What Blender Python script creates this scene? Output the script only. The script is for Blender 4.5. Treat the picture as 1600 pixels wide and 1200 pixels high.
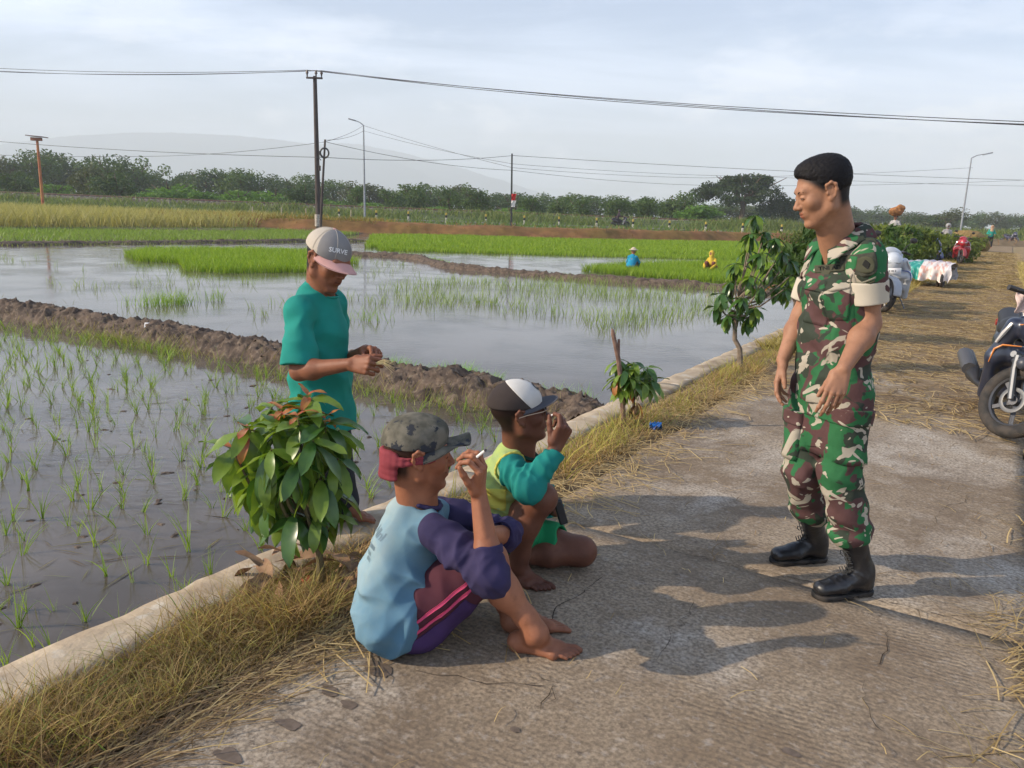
import bpy, bmesh, math, random
import numpy as np
from mathutils import Vector, Matrix
for o in list(bpy.data.objects): bpy.data.objects.remove(o)
scene = bpy.context.scene
COL = scene.collection
RAD = math.radians
# ---------------------------------------------------------------- camera
CAM_H, FPX, PITCH, ROLL = 1.45, 1208.0, math.atan(270/1208), math.radians(2.0)
cam_d = bpy.data.cameras.new('camera'); cam = bpy.data.objects.new('camera', cam_d); COL.objects.link(cam)
scene.camera = cam
cam_d.sensor_fit = 'HORIZONTAL'; cam_d.sensor_width = 36.0; cam_d.lens = 36.0*FPX/1600.0
cam_d.clip_start = 0.05; cam_d.clip_end = 20000
_f = Vector((0, math.cos(PITCH), -math.sin(PITCH))); _u = Vector((0, math.sin(PITCH), math.cos(PITCH))); _r = Vector((1,0,0))
_r2 = _r*math.cos(ROLL) + _u*math.sin(ROLL); _u2 = -_r*math.sin(ROLL) + _u*math.cos(ROLL)
cam.matrix_world = Matrix(((_r2.x,_u2.x,-_f.x,0),(_r2.y,_u2.y,-_f.y,0),(_r2.z,_u2.z,-_f.z,CAM_H),(0,0,0,1)))
# ---------------------------------------------------------------- sky, sun, exposure
SUN_EL, SUN_AZ = RAD(27.5), RAD(-100.0)      # azimuth from +Y clockwise: the sun stands on the left
world = bpy.data.worlds.new("World"); scene.world = world; world.use_nodes = True
nt = world.node_tree; nt.nodes.clear()
N = nt.nodes.new; L = nt.links.new
out = N('ShaderNodeOutputWorld'); bg = N('ShaderNodeBackground'); bg.inputs[1].default_value = 0.12
sky = N('ShaderNodeTexSky'); sky.sky_type = 'NISHITA'; sky.sun_disc = False
sky.sun_elevation = SUN_EL; sky.sun_rotation = SUN_AZ % (2*math.pi); sky.air_density = 1.0; sky.dust_density = 1.5; sky.ozone_density = 1.5
tc = N('ShaderNodeTexCoord'); sep = N('ShaderNodeSeparateXYZ'); L(tc.outputs['Generated'], sep.inputs[0])
# high thin cloud: project the direction on a flat layer
zz = N('ShaderNodeMath'); zz.operation = 'MAXIMUM'; zz.inputs[1].default_value = 0.0; L(sep.outputs[2], zz.inputs[0])
za = N('ShaderNodeMath'); za.operation = 'ADD'; za.inputs[1].default_value = 0.16; L(zz.outputs[0], za.inputs[0])
dx = N('ShaderNodeMath'); dx.operation = 'DIVIDE'; L(sep.outputs[0], dx.inputs[0]); L(za.outputs[0], dx.inputs[1])
dy = N('ShaderNodeMath'); dy.operation = 'DIVIDE'; L(sep.outputs[1], dy.inputs[0]); L(za.outputs[0], dy.inputs[1])
cmb = N('ShaderNodeCombineXYZ'); L(dx.outputs[0], cmb.inputs[0]); L(dy.outputs[0], cmb.inputs[1])
mp = N('ShaderNodeMapping'); mp.inputs['Rotation'].default_value = (0,0,RAD(20)); mp.inputs['Scale'].default_value = (0.55,1.3,1); mp.inputs['Location'].default_value = (3.1,0.4,0)
L(cmb.outputs[0], mp.inputs[0])
n1 = N('ShaderNodeTexNoise'); n1.inputs['Scale'].default_value = 1.1; n1.inputs['Detail'].default_value = 9; n1.inputs['Roughness'].default_value = 0.55; n1.inputs['Distortion'].default_value = 0.5
L(mp.outputs[0], n1.inputs['Vector'])
r1 = N('ShaderNodeMapRange'); r1.inputs[1].default_value = 0.40; r1.inputs[2].default_value = 0.66; r1.inputs[3].default_value = 0.05; r1.inputs[4].default_value = 0.85
L(n1.outputs[0], r1.inputs[0])
rq = N('ShaderNodeMapRange'); rq.inputs[1].default_value=.25; rq.inputs[2].default_value=.60; rq.inputs[3].default_value=1; rq.inputs[4].default_value=.15; L(sep.outputs[2], rq.inputs[0])
mq = N('ShaderNodeMath'); mq.operation='MULTIPLY'; L(r1.outputs[0],mq.inputs[0]); L(rq.outputs[0],mq.inputs[1])
mx = N('ShaderNodeMix'); mx.data_type = 'RGBA'; L(mq.outputs[0], mx.inputs[0]); tn = N('ShaderNodeMix'); tn.data_type='RGBA'; tn.blend_type='MULTIPLY'; tn.inputs[0].default_value=1; L(sky.outputs[0],tn.inputs[6]); tn.inputs[7].default_value=(.84,.96,1.16,1); L(tn.outputs[2], mx.inputs[6]); mx.inputs[7].default_value = (7.0,8.2,10.4,1)
# low heaped cloud near the horizon
n2 = N('ShaderNodeTexNoise'); n2.inputs['Scale'].default_value = 5.5; n2.inputs['Detail'].default_value = 7; n2.inputs['Roughness'].default_value = 0.6
mp2 = N('ShaderNodeMapping'); mp2.inputs['Scale'].default_value = (1,1,2.6); mp2.inputs['Location'].default_value = (0.35,0.0,0.12); L(tc.outputs['Generated'], mp2.inputs[0]); L(mp2.outputs[0], n2.inputs['Vector'])
r2 = N('ShaderNodeMapRange'); r2.interpolation_type='SMOOTHSTEP'; r2.inputs[1].default_value = 0.50; r2.inputs[2].default_value = 0.66; L(n2.outputs[0], r2.inputs[0])
rz = N('ShaderNodeMapRange'); rz.interpolation_type='SMOOTHSTEP'; rz.inputs[1].default_value = 0.30; rz.inputs[2].default_value = 0.05; L(sep.outputs[2], rz.inputs[0])
m2 = N('ShaderNodeMath'); m2.operation='MULTIPLY'; L(r2.outputs[0], m2.inputs[0]); L(rz.outputs[0], m2.inputs[1])
m3 = N('ShaderNodeMath'); m3.operation='MULTIPLY'; m3.inputs[1].default_value = 0.62; L(m2.outputs[0], m3.inputs[0])
mxx = N('ShaderNodeMix'); mxx.data_type='RGBA'; L(m3.outputs[0], mxx.inputs[0]); L(mx.outputs[2], mxx.inputs[6]); mxx.inputs[7].default_value = (10.6,10.7,11.3,1)
L(mxx.outputs[2], bg.inputs[0]); L(bg.outputs[0], out.inputs[0])
sun_d = bpy.data.lights.new('sun', 'SUN'); sun_d.energy = 5.0; sun_d.angle = RAD(0.53); sun_d.color = (1.0, 0.85, 0.66)
sun = bpy.data.objects.new('sun', sun_d); COL.objects.link(sun)
SUN_DIR = Vector((math.sin(SUN_AZ)*math.cos(SUN_EL), math.cos(SUN_AZ)*math.cos(SUN_EL), math.sin(SUN_EL)))
sun.rotation_euler = SUN_DIR.to_track_quat('Z','Y').to_euler()
vs = scene.view_settings; vs.view_transform = 'Standard'; vs.look = 'None'; vs.gamma = 1; vs.use_curve_mapping = False; vs.exposure = 0.56
scene.cycles.volume_bounces = 1
# ---------------------------------------------------------------- helpers
rng = np.random.default_rng(7); random.seed(7)
def ray(px, py):
    X=(px-800)/FPX; Y=(600-py)/FPX
    x=X*math.cos(ROLL)-Y*math.sin(ROLL); y=X*math.sin(ROLL)+Y*math.cos(ROLL)
    return np.array([x, math.cos(PITCH)+y*math.sin(PITCH), -math.sin(PITCH)+y*math.cos(PITCH)])
def P(px, py, Y):                       # the place seen at a picture point, at distance Y
    d = ray(px,py); t = Y/d[1]; return np.array([d[0]*t, Y, CAM_H+d[2]*t])
def G(px, py, z=0.0):                   # ground point
    d = ray(px,py); t = (z-CAM_H)/d[2]; return np.array([d[0]*t, d[1]*t, z])
RA = math.radians(31.95); RS, RC = math.sin(RA), math.cos(RA)
def uv(u, v, z=0.0): return np.array([u*RC+v*RS, -u*RS+v*RC, z])     # u across the road, v along it
def touv(x, y): return x*RC-y*RS, x*RS+y*RC
def nrm(v): v=np.asarray(v,float); return v/np.linalg.norm(v)

def mesh(name, V, Q=None, T=None, col=None, smooth=False, polys=None):
    me = bpy.data.meshes.new(name); V = np.asarray(V, np.float32).reshape(-1,3)
    me.vertices.add(len(V)); me.vertices.foreach_set('co', V.ravel())
    li=[]; ls=[]; c=0; n=0
    starts=[]
    for F,k in ((Q,4),(T,3)):
        if F is not None and len(F):
            F=np.asarray(F,np.int32).reshape(-1,k); li.append(F.ravel()); starts.append(c+np.arange(len(F))*k); c+=F.size; n+=len(F)
    if polys:
        for p in polys: li.append(np.asarray(p,np.int32)); starts.append(np.array([c])); c+=len(p); n+=1
    li=np.concatenate(li); st=np.concatenate(starts).astype(np.int32)
    me.loops.add(c); me.loops.foreach_set('vertex_index', li); me.polygons.add(n); me.polygons.foreach_set('loop_start', st)
    if smooth: me.polygons.foreach_set('use_smooth', np.ones(n,bool))
    me.update(calc_edges=True)
    if col is not None:
        a = me.color_attributes.new('Col','FLOAT_COLOR','POINT'); cc=np.ones((len(V),4),np.float32); cc[:,:3]=col; a.data.foreach_set('color', cc.ravel())
    me.validate(clean_customdata=False)
    return me
def link(name, me, m=None, parent=None, loc=None):
    o = bpy.data.objects.new(name, me)
    if m is not None and me is not None and not me.materials: me.materials.append(m)
    COL.objects.link(o)
    if parent is not None: o.parent = parent
    if loc is not None: o.location = loc
    return o
def tag(o, label=None, cat=None, group=None, kind=None):
    if label: o['label']=label
    if cat: o['category']=cat
    if group: o['group']=group
    if kind: o['kind']=kind
    return o
def thing(name, label, cat, loc=(0,0,0), rz=0.0, group=None):
    o = bpy.data.objects.new(name, None); COL.objects.link(o); o.empty_display_size=0.1
    o.location = loc; o.rotation_euler=(0,0,rz); return tag(o,label,cat,group)
def wpart(name, me, m, parent):       # mesh given in world coordinates, parented to a thing that stands elsewhere
    o = link(name, me, m, parent); L0 = parent.location if parent.parent is None else None
    q = parent; off = Vector((0,0,0))
    while q is not None: off += q.location; q = q.parent
    o.location = -off
    return o
def copy_tree(o, parent=None):
    c = o.copy(); COL.objects.link(c); c.parent = parent
    for ch in list(o.children): copy_tree(ch, c)
    return c

class MB:                               # collects simple solids
    def __init__(s): s.V=[]; s.Q=[]; s.T=[]; s.n=0
    def add(s, V, Q=None, T=None):
        V=np.asarray(V,float).reshape(-1,3); s.V.append(V)
        if Q is not None and len(Q): s.Q.append(np.asarray(Q)+s.n)
        if T is not None and len(T): s.T.append(np.asarray(T)+s.n)
        s.n+=len(V); return s
    def box(s, c, size, R=None, taper=1.0):
        h=np.array(size)/2; V=np.array([[x,y,z] for z in (-1,1) for y in (-1,1) for x in (-1,1)],float)
        V[4:,:2]*=taper; V=V*h
        if R is not None: V=V@np.asarray(R).T
        return s.add(V+np.asarray(c), [[0,2,3,1],[4,5,7,6],[0,1,5,4],[2,6,7,3],[0,4,6,2],[1,3,7,5]])
    def tube(s, pts, r, n=8, cap=True, squash=None):
        pts=np.asarray(pts,float); m=len(pts); r=np.full(m,r,float) if np.isscalar(r) else np.asarray(r,float)
        t=np.gradient(pts,axis=0) if m>2 else np.array([pts[1]-pts[0]]*2); t/=np.linalg.norm(t,axis=1)[:,None]
        up=np.array([0,0,1.]) if abs(t[0][2])<.9 else np.array([1.,0,0]); rings=[]
        a=np.cross(t[0],up); a/=np.linalg.norm(a)
        for i in range(m):
            a=a-t[i]*(a@t[i]); a/=np.linalg.norm(a); b=np.cross(t[i],a)
            th=np.arange(n)*2*math.pi/n
            rings.append(pts[i]+r[i]*(np.cos(th)[:,None]*a+np.sin(th)[:,None]*b*(squash or 1)))
        V=np.concatenate(rings); Q=[]
        for i in range(m-1):
            for j in range(n): Q.append([i*n+j,i*n+(j+1)%n,(i+1)*n+(j+1)%n,(i+1)*n+j])
        T=[]
        if cap:
            V=np.concatenate([V,[pts[0]],[pts[-1]]]); k=m*n
            for j in range(n): T.append([k,(j+1)%n,j]); T.append([k+1,(m-1)*n+j,(m-1)*n+(j+1)%n])
        return s.add(V,Q,T)
    def torus(s, c, R, r, ax=(0,1,0), n=36, m=10, arc=(0,2*math.pi), sq=1.0):
        ax=nrm(ax); u=np.cross(ax,[0,0,1.]) if abs(ax[2])<.9 else np.array([1.,0,0]); u=nrm(u); w=np.cross(u,ax)
        full=abs(arc[1]-arc[0]-2*math.pi)<1e-6; th=np.linspace(arc[0],arc[1],n+1); 
        if full: th=th[:-1]
        ph=np.arange(m)*2*math.pi/m; V=[]
        for t in th:
            d=math.cos(t)*u+math.sin(t)*w
            V.append(np.asarray(c)+d*R+r*(np.cos(ph)[:,None]*d+sq*np.sin(ph)[:,None]*ax))
        V=np.concatenate(V); k=len(th); Q=[]
        for i in range(k if full else k-1):
            for j in range(m): Q.append([i*m+j,((i+1)%k)*m+j,((i+1)%k)*m+(j+1)%m,i*m+(j+1)%m])
        return s.add(V,Q)
    def disc(s, c, R, ax=(0,1,0), th=0.01, n=24):
        ax=nrm(ax); return s.tube([np.asarray(c)-ax*th/2,np.asarray(c)+ax*th/2],R,n)
    def me(s, name, smooth=True, bevel=0): 
        return mesh(name,np.concatenate(s.V), np.concatenate(s.Q) if s.Q else None, np.concatenate(s.T) if s.T else None, smooth=smooth)
    def build(s, name, m, parent=None, smooth=True, bevel=0.0):
        o = link(name, s.me(name,False), m, parent)
        if smooth:
            me=o.data; me.polygons.foreach_set('use_smooth', np.ones(len(me.polygons),bool))
            me.set_sharp_from_angle(angle=RAD(38))
        if bevel:
            b=o.modifiers.new('bevel','BEVEL'); b.width=bevel; b.segments=2; b.limit_method='ANGLE'; b.harden_normals=False
        return o
# ---------------------------------------------------------------- materials
MATS={}
def mat(name, col=(.5,.5,.5), rough=.6, spec=.5, col2=None, vs=8.0, vt=(.4,.6), detail=6, bump=0.0, bs=60.0, metal=0.0, attr=False, trans=0.0, sss=0.0, coat=0.0, dist=0.0, stretch=None, r2=None, col3=None, vs3=2.0, vt3=(.5,.65)):
    if name in MATS: return MATS[name]
    m=bpy.data.materials.new(name); m.use_nodes=True; t=m.node_tree; t.nodes.clear(); N=t.nodes.new; L=t.links.new
    o=N('ShaderNodeOutputMaterial'); b=N('ShaderNodeBsdfPrincipled'); b.inputs['Base Color'].default_value=(*col,1); b.inputs['Roughness'].default_value=rough
    b.inputs['Metallic'].default_value=metal; b.inputs['Specular IOR Level'].default_value=spec; b.inputs['Coat Weight'].default_value=coat
    tc=N('ShaderNodeTexCoord'); vec=tc.outputs['Object']
    if stretch:
        mp=N('ShaderNodeMapping'); mp.inputs['Scale'].default_value=stretch; L(vec,mp.inputs[0]); vec=mp.outputs[0]
    cs=None
    if col2:
        n=N('ShaderNodeTexNoise'); n.inputs['Scale'].default_value=vs; n.inputs['Detail'].default_value=detail; n.inputs['Distortion'].default_value=dist; L(vec,n.inputs['Vector'])
        r=N('ShaderNodeMapRange'); r.inputs[1].default_value=vt[0]; r.inputs[2].default_value=vt[1]; L(n.outputs[0],r.inputs[0])
        x=N('ShaderNodeMix'); x.data_type='RGBA'; L(r.outputs[0],x.inputs[0]); x.inputs[6].default_value=(*col,1); x.inputs[7].default_value=(*col2,1); cs=x.outputs[2]
        if r2 is not None:
            rr=N('ShaderNodeMapRange'); rr.inputs[1].default_value=vt[0]; rr.inputs[2].default_value=vt[1]; rr.inputs[3].default_value=rough; rr.inputs[4].default_value=r2; L(n.outputs[0],rr.inputs[0]); L(rr.outputs[0],b.inputs['Roughness'])
    if col3:
        n=N('ShaderNodeTexNoise'); n.inputs['Scale'].default_value=vs3; n.inputs['Detail'].default_value=8; n.inputs['Roughness'].default_value=.6; L(vec,n.inputs['Vector'])
        r=N('ShaderNodeMapRange'); r.inputs[1].default_value=vt3[0]; r.inputs[2].default_value=vt3[1]; L(n.outputs[0],r.inputs[0])
        x=N('ShaderNodeMix'); x.data_type='RGBA'; L(r.outputs[0],x.inputs[0]); x.inputs[7].default_value=(*col3,1)
        if cs: L(cs,x.inputs[6])
        else: x.inputs[6].default_value=(*col,1)
        cs=x.outputs[2]
    if attr:
        a=N('ShaderNodeAttribute'); a.attribute_name='Col'
        x=N('ShaderNodeMix'); x.data_type='RGBA'; x.blend_type='MULTIPLY'; x.inputs[0].default_value=1
        if cs: L(cs,x.inputs[6])
        else: x.inputs[6].default_value=(*col,1)
        L(a.outputs[0],x.inputs[7]); cs=x.outputs[2]
    if cs: L(cs,b.inputs['Base Color'])
    if sss: 
        b.inputs['Subsurface Weight'].default_value=sss; b.inputs['Subsurface Radius'].default_value=(.012,.005,.003); b.inputs['Subsurface Scale'].default_value=1.0
    if bump:
        n=N('ShaderNodeTexNoise'); n.inputs['Scale'].default_value=bs; n.inputs['Detail'].default_value=5; L(vec,n.inputs['Vector'])
        bu=N('ShaderNodeBump'); bu.inputs['Strength'].default_value=min(1,bump); bu.inputs['Distance'].default_value=.25/bs*max(1,bump); L(n.outputs[0],bu.inputs['Height']); L(bu.outputs[0],b.inputs['Normal'])
    if trans:
        tr=N('ShaderNodeBsdfTranslucent'); ms=N('ShaderNodeMixShader'); ms.inputs[0].default_value=trans
        if cs:
            g=N('ShaderNodeMix'); g.data_type='RGBA'; g.blend_type='MULTIPLY'; g.inputs[0].default_value=1; L(cs,g.inputs[6]); g.inputs[7].default_value=(1.5,1.5,.7,1); L(g.outputs[2],tr.inputs[0])
        else: tr.inputs[0].default_value=(col[0]*1.5,col[1]*1.5,col[2]*.7,1)
        L(b.outputs[0],ms.inputs[1]); L(tr.outputs[0],ms.inputs[2]); L(ms.outputs[0],o.inputs[0])
    else: L(b.outputs[0],o.inputs[0])
    m['b']=b.name; MATS[name]=m; return m
def fabric(name, col, col2=None, var=.18, rough=.85, weave=900, **k):
    c2 = col2 or tuple(min(1,c*(1-var)) for c in col)
    return mat(name, col, rough, .25, c2, vs=k.pop('vs',9), vt=k.pop('vt',(.35,.65)), bump=.25, bs=k.pop('bs',220), **k)
# blades -------------------------------------------------------------
def blades(base, h, w, lean, az, curve=.5, seg=3, cols=None, tipc=1.15):
    """base (n,3); every blade a tapering strip that bends over"""
    n=len(base); h=np.broadcast_to(h,n); w=np.broadcast_to(w,n); lean=np.broadcast_to(lean,n); az=np.broadcast_to(az,n); curve=np.broadcast_to(curve,n)
    d=np.stack([np.cos(az),np.sin(az)],1); side=np.stack([-d[:,1],d[:,0]],1); yaw=rng.uniform(0,math.pi,n)
    side=np.stack([np.cos(yaw),np.sin(yaw)],1)
    V=np.zeros((n,(seg)*2+1,3)); C=np.zeros((n,seg*2+1,3)); cols=np.ones((n,3)) if cols is None else cols
    for i in range(seg+1):
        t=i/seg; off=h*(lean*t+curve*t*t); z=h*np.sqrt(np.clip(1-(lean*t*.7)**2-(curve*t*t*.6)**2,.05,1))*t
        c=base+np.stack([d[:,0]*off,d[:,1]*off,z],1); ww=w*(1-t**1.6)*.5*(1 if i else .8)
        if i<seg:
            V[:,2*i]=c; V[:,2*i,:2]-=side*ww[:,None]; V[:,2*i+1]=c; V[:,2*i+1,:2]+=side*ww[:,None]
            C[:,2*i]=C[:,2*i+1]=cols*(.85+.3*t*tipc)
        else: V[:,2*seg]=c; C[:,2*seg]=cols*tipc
    k=seg*2+1; b=(np.arange(n)*k)[:,None]
    Q=np.concatenate([b+np.array([2*i,2*i+1,2*i+3,2*i+2]) for i in range(seg-1)]) if seg>1 else None
    T=b+np.array([2*seg-2,2*seg-1,2*seg])
    return V.reshape(-1,3),Q,T,C.reshape(-1,3)
def in_poly(pts, poly):
    x,y=pts[:,0],pts[:,1]; ins=np.zeros(len(pts),bool); n=len(poly); j=n-1
    for i in range(n):
        xi,yi=poly[i][:2]; xj,yj=poly[j][:2]
        c=((yi>y)!=(yj>y)) & (x<(xj-xi)*(y-yi)/(yj-yi+1e-12)+xi); ins^=c; j=i
    return ins
def scatter_poly(poly, dens):
    poly=np.array([p[:2] for p in poly]); lo=poly.min(0); hi=poly.max(0); n=int(np.prod(hi-lo)*dens)
    p=rng.uniform(lo,hi,(n,2)); return p[in_poly(p,poly)]
def vnoise(x,y,s=1.0,seed=0):
    x=np.asarray(x)*s+seed*13.7; y=np.asarray(y)*s-seed*7.3
    return (np.sin(1.3*x+1.7*np.sin(.9*y+seed))+np.sin(1.9*y+1.3*np.sin(1.1*x+2*seed))+.6*np.sin(2.7*x-2.1*y+1.1*np.sin(1.7*x+seed))+.4*np.sin(4.1*y+3.3*x))/3.0
def fbm(x,y,s=1.0,seed=0,octs=4):
    r=0; a=1.0; tot=0
    for k in range(octs):
        X_=np.asarray(x)*s+seed*17.3+k*5.1; Y_=np.asarray(y)*s-seed*9.7+k*3.7; xi=np.floor(X_); yi=np.floor(Y_); fx=X_-xi; fy=Y_-yi; fx=fx*fx*(3-2*fx); fy=fy*fy*(3-2*fy)
        h=lambda i,j: (np.sin(i*127.1+j*311.7+seed*7.7)*43758.5453)%1.0
        r=r+a*((h(xi,yi)*(1-fx)+h(xi+1,yi)*fx)*(1-fy)+(h(xi,yi+1)*(1-fx)+h(xi+1,yi+1)*fx)*fy); tot+=a; a*=.55; s=s*2.03
    return r/tot*2-1
def smooth01(x,a,b): t=np.clip((x-a)/(b-a),0,1); return t*t*(3-2*t)
# ---------------------------------------------------------------- implicit bodies: smooth union of tapered limbs, meshed by surface nets
def frame(fwd, up=(0,0,1)):
    f=nrm(fwd); l=nrm(np.cross(up,f)); u=np.cross(f,l); return np.stack([f,l,u],1)     # columns: forward, left, up
def wn(p, s, seed=0):
    x,y,z=p[:,0]*s+seed,p[:,1]*s+seed*2.1,p[:,2]*s-seed*1.3
    return (np.sin(x+1.6*np.sin(.8*y+.5*z))+np.sin(1.2*y+1.4*np.sin(1.1*z+.3*x))+np.sin(.9*z+1.5*np.sin(.7*x-.6*y)))/3
class Sdf:
    def __init__(s): s.pr=[]; s.folds=[]; s.noise=[]; s.crump=[]
    def cone(s,a,b,ra,rb=None,k=.02,flat=None,op='add'):
        rb=ra if rb is None else rb; a=np.asarray(a,float); b=np.asarray(b,float); R=max(ra,rb)*(max(1,flat[1]) if flat else 1)
        s.pr.append(('c',op,k,(a+b)/2,np.linalg.norm(b-a)/2+R,(a,b,ra,rb,flat))); return s
    def chain(s,pts,rs,k=.02,flat=None):
        for i in range(len(pts)-1): s.cone(pts[i],pts[i+1],rs[i],rs[i+1],k,flat)
        return s
    def ell(s,c,rad,R=None,k=.02,op='add'):
        c=np.asarray(c,float); rad=np.asarray(rad,float); R=np.eye(3) if R is None else R
        s.pr.append(('e',op,k,c,rad.max(),(c,rad,R))); return s
    def box(s,c,half,R=None,rnd=.005,k=.005,op='add'):
        c=np.asarray(c,float); half=np.asarray(half,float); R=np.eye(3) if R is None else R
        s.pr.append(('b',op,k,c,np.linalg.norm(half)+rnd,(c,half,R,rnd))); return s
    def cut(s,c,n,k=.004):              # keep the side the normal does not point to
        s.pr.append(('p','int',k,None,None,(np.asarray(c,float),nrm(n)))); return s
    def merge(s,o,k=.01): s.pr.append(('g','add',k,None,None,o)); return s
    def fold(s,c,rad,d,freq,amp,ph=0.0): s.folds.append((np.asarray(c,float),rad,nrm(d),freq,amp,ph)); return s
    def ev(s,p,full=False,disp=True):
        d=np.full(len(p),1.0 if not full else 9.0)
        for kind,op,k,c,R,a in s.pr:
            if kind=='g': q=a.ev(p,full,disp); idx=None
            elif kind=='p': q=(p-a[0])@a[1]; idx=None
            else:
                if full: idx=None; pp=p
                else:
                    m=((p-c)**2).sum(1)<(R+k+.025)**2; idx=np.nonzero(m)[0]
                    if not len(idx): continue
                    pp=p[idx]
                if kind=='c':
                    A,B,ra,rb,fl=a; ab=B-A; t=np.clip(((pp-A)@ab)/max(ab@ab,1e-12),0,1); v=pp-A-t[:,None]*ab
                    if fl: ax=np.asarray(fl[0],float); vn=v@ax; v=v-np.outer(vn*(1-1/fl[1]),ax)
                    q=np.sqrt((v*v).sum(1))-(ra+(rb-ra)*t)
                elif kind=='e':
                    C,rd,Rm=a; v=((pp-C)@Rm)/rd; l=np.sqrt((v*v).sum(1)); g=np.sqrt(((v/rd)**2).sum(1)); q=l*(l-1)/np.maximum(g,1e-6)
                else:
                    C,hf,Rm,rn=a; v=np.abs((pp-C)@Rm)-hf+rn; q=np.sqrt((np.maximum(v,0)**2).sum(1))+np.minimum(v.max(1),0)-rn
            cur=d if idx is None else d[idx]
            if op=='add': h=np.clip(.5+.5*(cur-q)/k,0,1); r=cur*(1-h)+q*h-k*h*(1-h)
            elif op=='sub': q=-q; h=np.clip(.5-.5*(cur-q)/k,0,1); r=cur*(1-h)+q*h+k*h*(1-h)
            else: h=np.clip(.5-.5*(cur-q)/k,0,1); r=cur*(1-h)+q*h+k*h*(1-h)
            if idx is None: d=r
            else: d[idx]=r
        if disp and not full:
            for c,R,dr,fr,am,ph in s.folds:
                v=p-c; r2=(v*v).sum(1)/(R*R); m=r2<4
                if not m.any(): continue
                x=(v[m]@dr)*fr+1.6*wn(p[m],fr*.35,ph)+ph; f=2*np.sqrt(np.sin(x*.5)**2+.02)-1.1; d[m]=d[m]+am*np.exp(-r2[m]*1.3)*f
            for fr,am,sd in s.noise: d=d+am*wn(p,fr,sd)
            for fr,am,sd in s.crump:
                q_=p+.03*np.stack([wn(p,fr*.5,sd+3),wn(p,fr*.5,sd+5),wn(p,fr*.5,sd+9)],1); d=d+am*(2.2*np.sqrt(wn(q_,fr,sd)**2+.004)-.7)
        return d
    def bounds(s):
        lo=np.full(3,9e9); hi=-lo
        for kind,op,k,c,R,a in s.pr:
            if kind=='g': l,h=a.bounds()
            elif op!='add': continue
            else: l,h=c-R,c+R
            lo=np.minimum(lo,l); hi=np.maximum(hi,h)
        return lo,hi
def march(S, h, lo=None, hi=None, B=6):
    l,u=S.bounds(); lo=l-2*h if lo is None else np.maximum(lo,l-2*h); hi=u+2*h if hi is None else np.minimum(hi,u+2*h)
    nb=np.ceil((hi-lo)/(h*B)).astype(int); dims=nb*B+1
    bc=np.stack(np.meshgrid(*[np.arange(k) for k in nb],indexing='ij'),-1).reshape(-1,3)
    dc=S.ev(lo+(bc+.5)*h*B,full=True); act=np.abs(dc)<h*B*.87*1.35+.012
    D=np.repeat(np.repeat(np.repeat(np.where(dc<0,-1.,1.).reshape(nb).astype(np.float32),B,0),B,1),B,2); D=np.pad(D,((0,1),)*3,mode='edge')
    off=np.stack(np.meshgrid(*[np.arange(B+1)]*3,indexing='ij'),-1).reshape(-1,3); ba=bc[act]*B
    for i in range(0,len(ba),1500):
        g=(ba[i:i+1500,None,:]+off[None]).reshape(-1,3); D[g[:,0],g[:,1],g[:,2]]=S.ev(lo+g*h)
    D[0]=D[-1]=1; D[:,0]=D[:,-1]=1; D[:,:,0]=D[:,:,-1]=1
    I=D<0; cn=np.zeros(np.array(D.shape)-1,np.int8)
    for a in (0,1):
        for b in (0,1):
            for c in (0,1): cn+=I[a:D.shape[0]-1+a,b:D.shape[1]-1+b,c:D.shape[2]-1+c]
    cells=np.argwhere((cn>0)&(cn<8)); idx=np.full(cn.shape,-1,np.int64); idx[tuple(cells.T)]=np.arange(len(cells))
    acc=np.zeros((len(cells),3)); cnt=np.zeros(len(cells))
    cor=[np.array([a,b,c]) for a in (0,1) for b in (0,1) for c in (0,1)]
    for a in cor:
        for ax in range(3):
            if a[ax]==0:
                b=a.copy(); b[ax]=1; ga=cells+a; gb=cells+b; va=D[tuple(ga.T)]; vb=D[tuple(gb.T)]; m=(va<0)!=(vb<0)
                t=va[m]/(va[m]-vb[m]); acc[m]+=ga[m]+t[:,None]*(b-a); cnt[m]+=1
    V=lo+acc/cnt[:,None]*h; Q=[]
    for ax in range(3):
        sl0=[slice(None)]*3; sl1=[slice(None)]*3; sl0[ax]=slice(0,-1); sl1[ax]=slice(1,None)
        s0=I[tuple(sl0)]; s1=I[tuple(sl1)]; e=np.argwhere(s0!=s1); o1,o2=[k for k in range(3) if k!=ax]
        e=e[(e[:,o1]>0)&(e[:,o2]>0)&(e[:,o1]<D.shape[o1]-1)&(e[:,o2]<D.shape[o2]-1)]
        def at(d1,d2): g=e.copy(); g[:,o1]-=d1; g[:,o2]-=d2; return idx[tuple(g.T)]
        q=np.stack([at(1,1),at(0,1),at(0,0),at(1,0)],1); ins=s0[tuple(e.T)]
        fl=ins if ax!=1 else ~ins
        q[~fl]=q[~fl][:,::-1]; Q.append(q[(q>=0).all(1)])
    return V,np.concatenate(Q)
def body_obj(name, S, h, m, parent, extra=None, **k):
    V,Q=march(S,h,**k); col=None
    if extra: col=extra(V)
    return wpart(name, mesh(name,V,Q,smooth=True,col=col), m, parent)
def trace(S, p, d, maxd=.4):            # walk rays p along d to the surface
    p=p.copy(); t=np.zeros(len(p)); d=np.broadcast_to(nrm(d),p.shape)
    for _ in range(40):
        q=S.ev(p+d*t[:,None],full=True); t+=np.clip(q,-.02,.05)*.85
    t=np.clip(t,0,maxd)
    for _ in range(6):
        q=S.ev(p+d*t[:,None]); q=np.where(np.abs(q)<.03,q,0); t+=q*.8
    return p+d*t[:,None]
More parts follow.
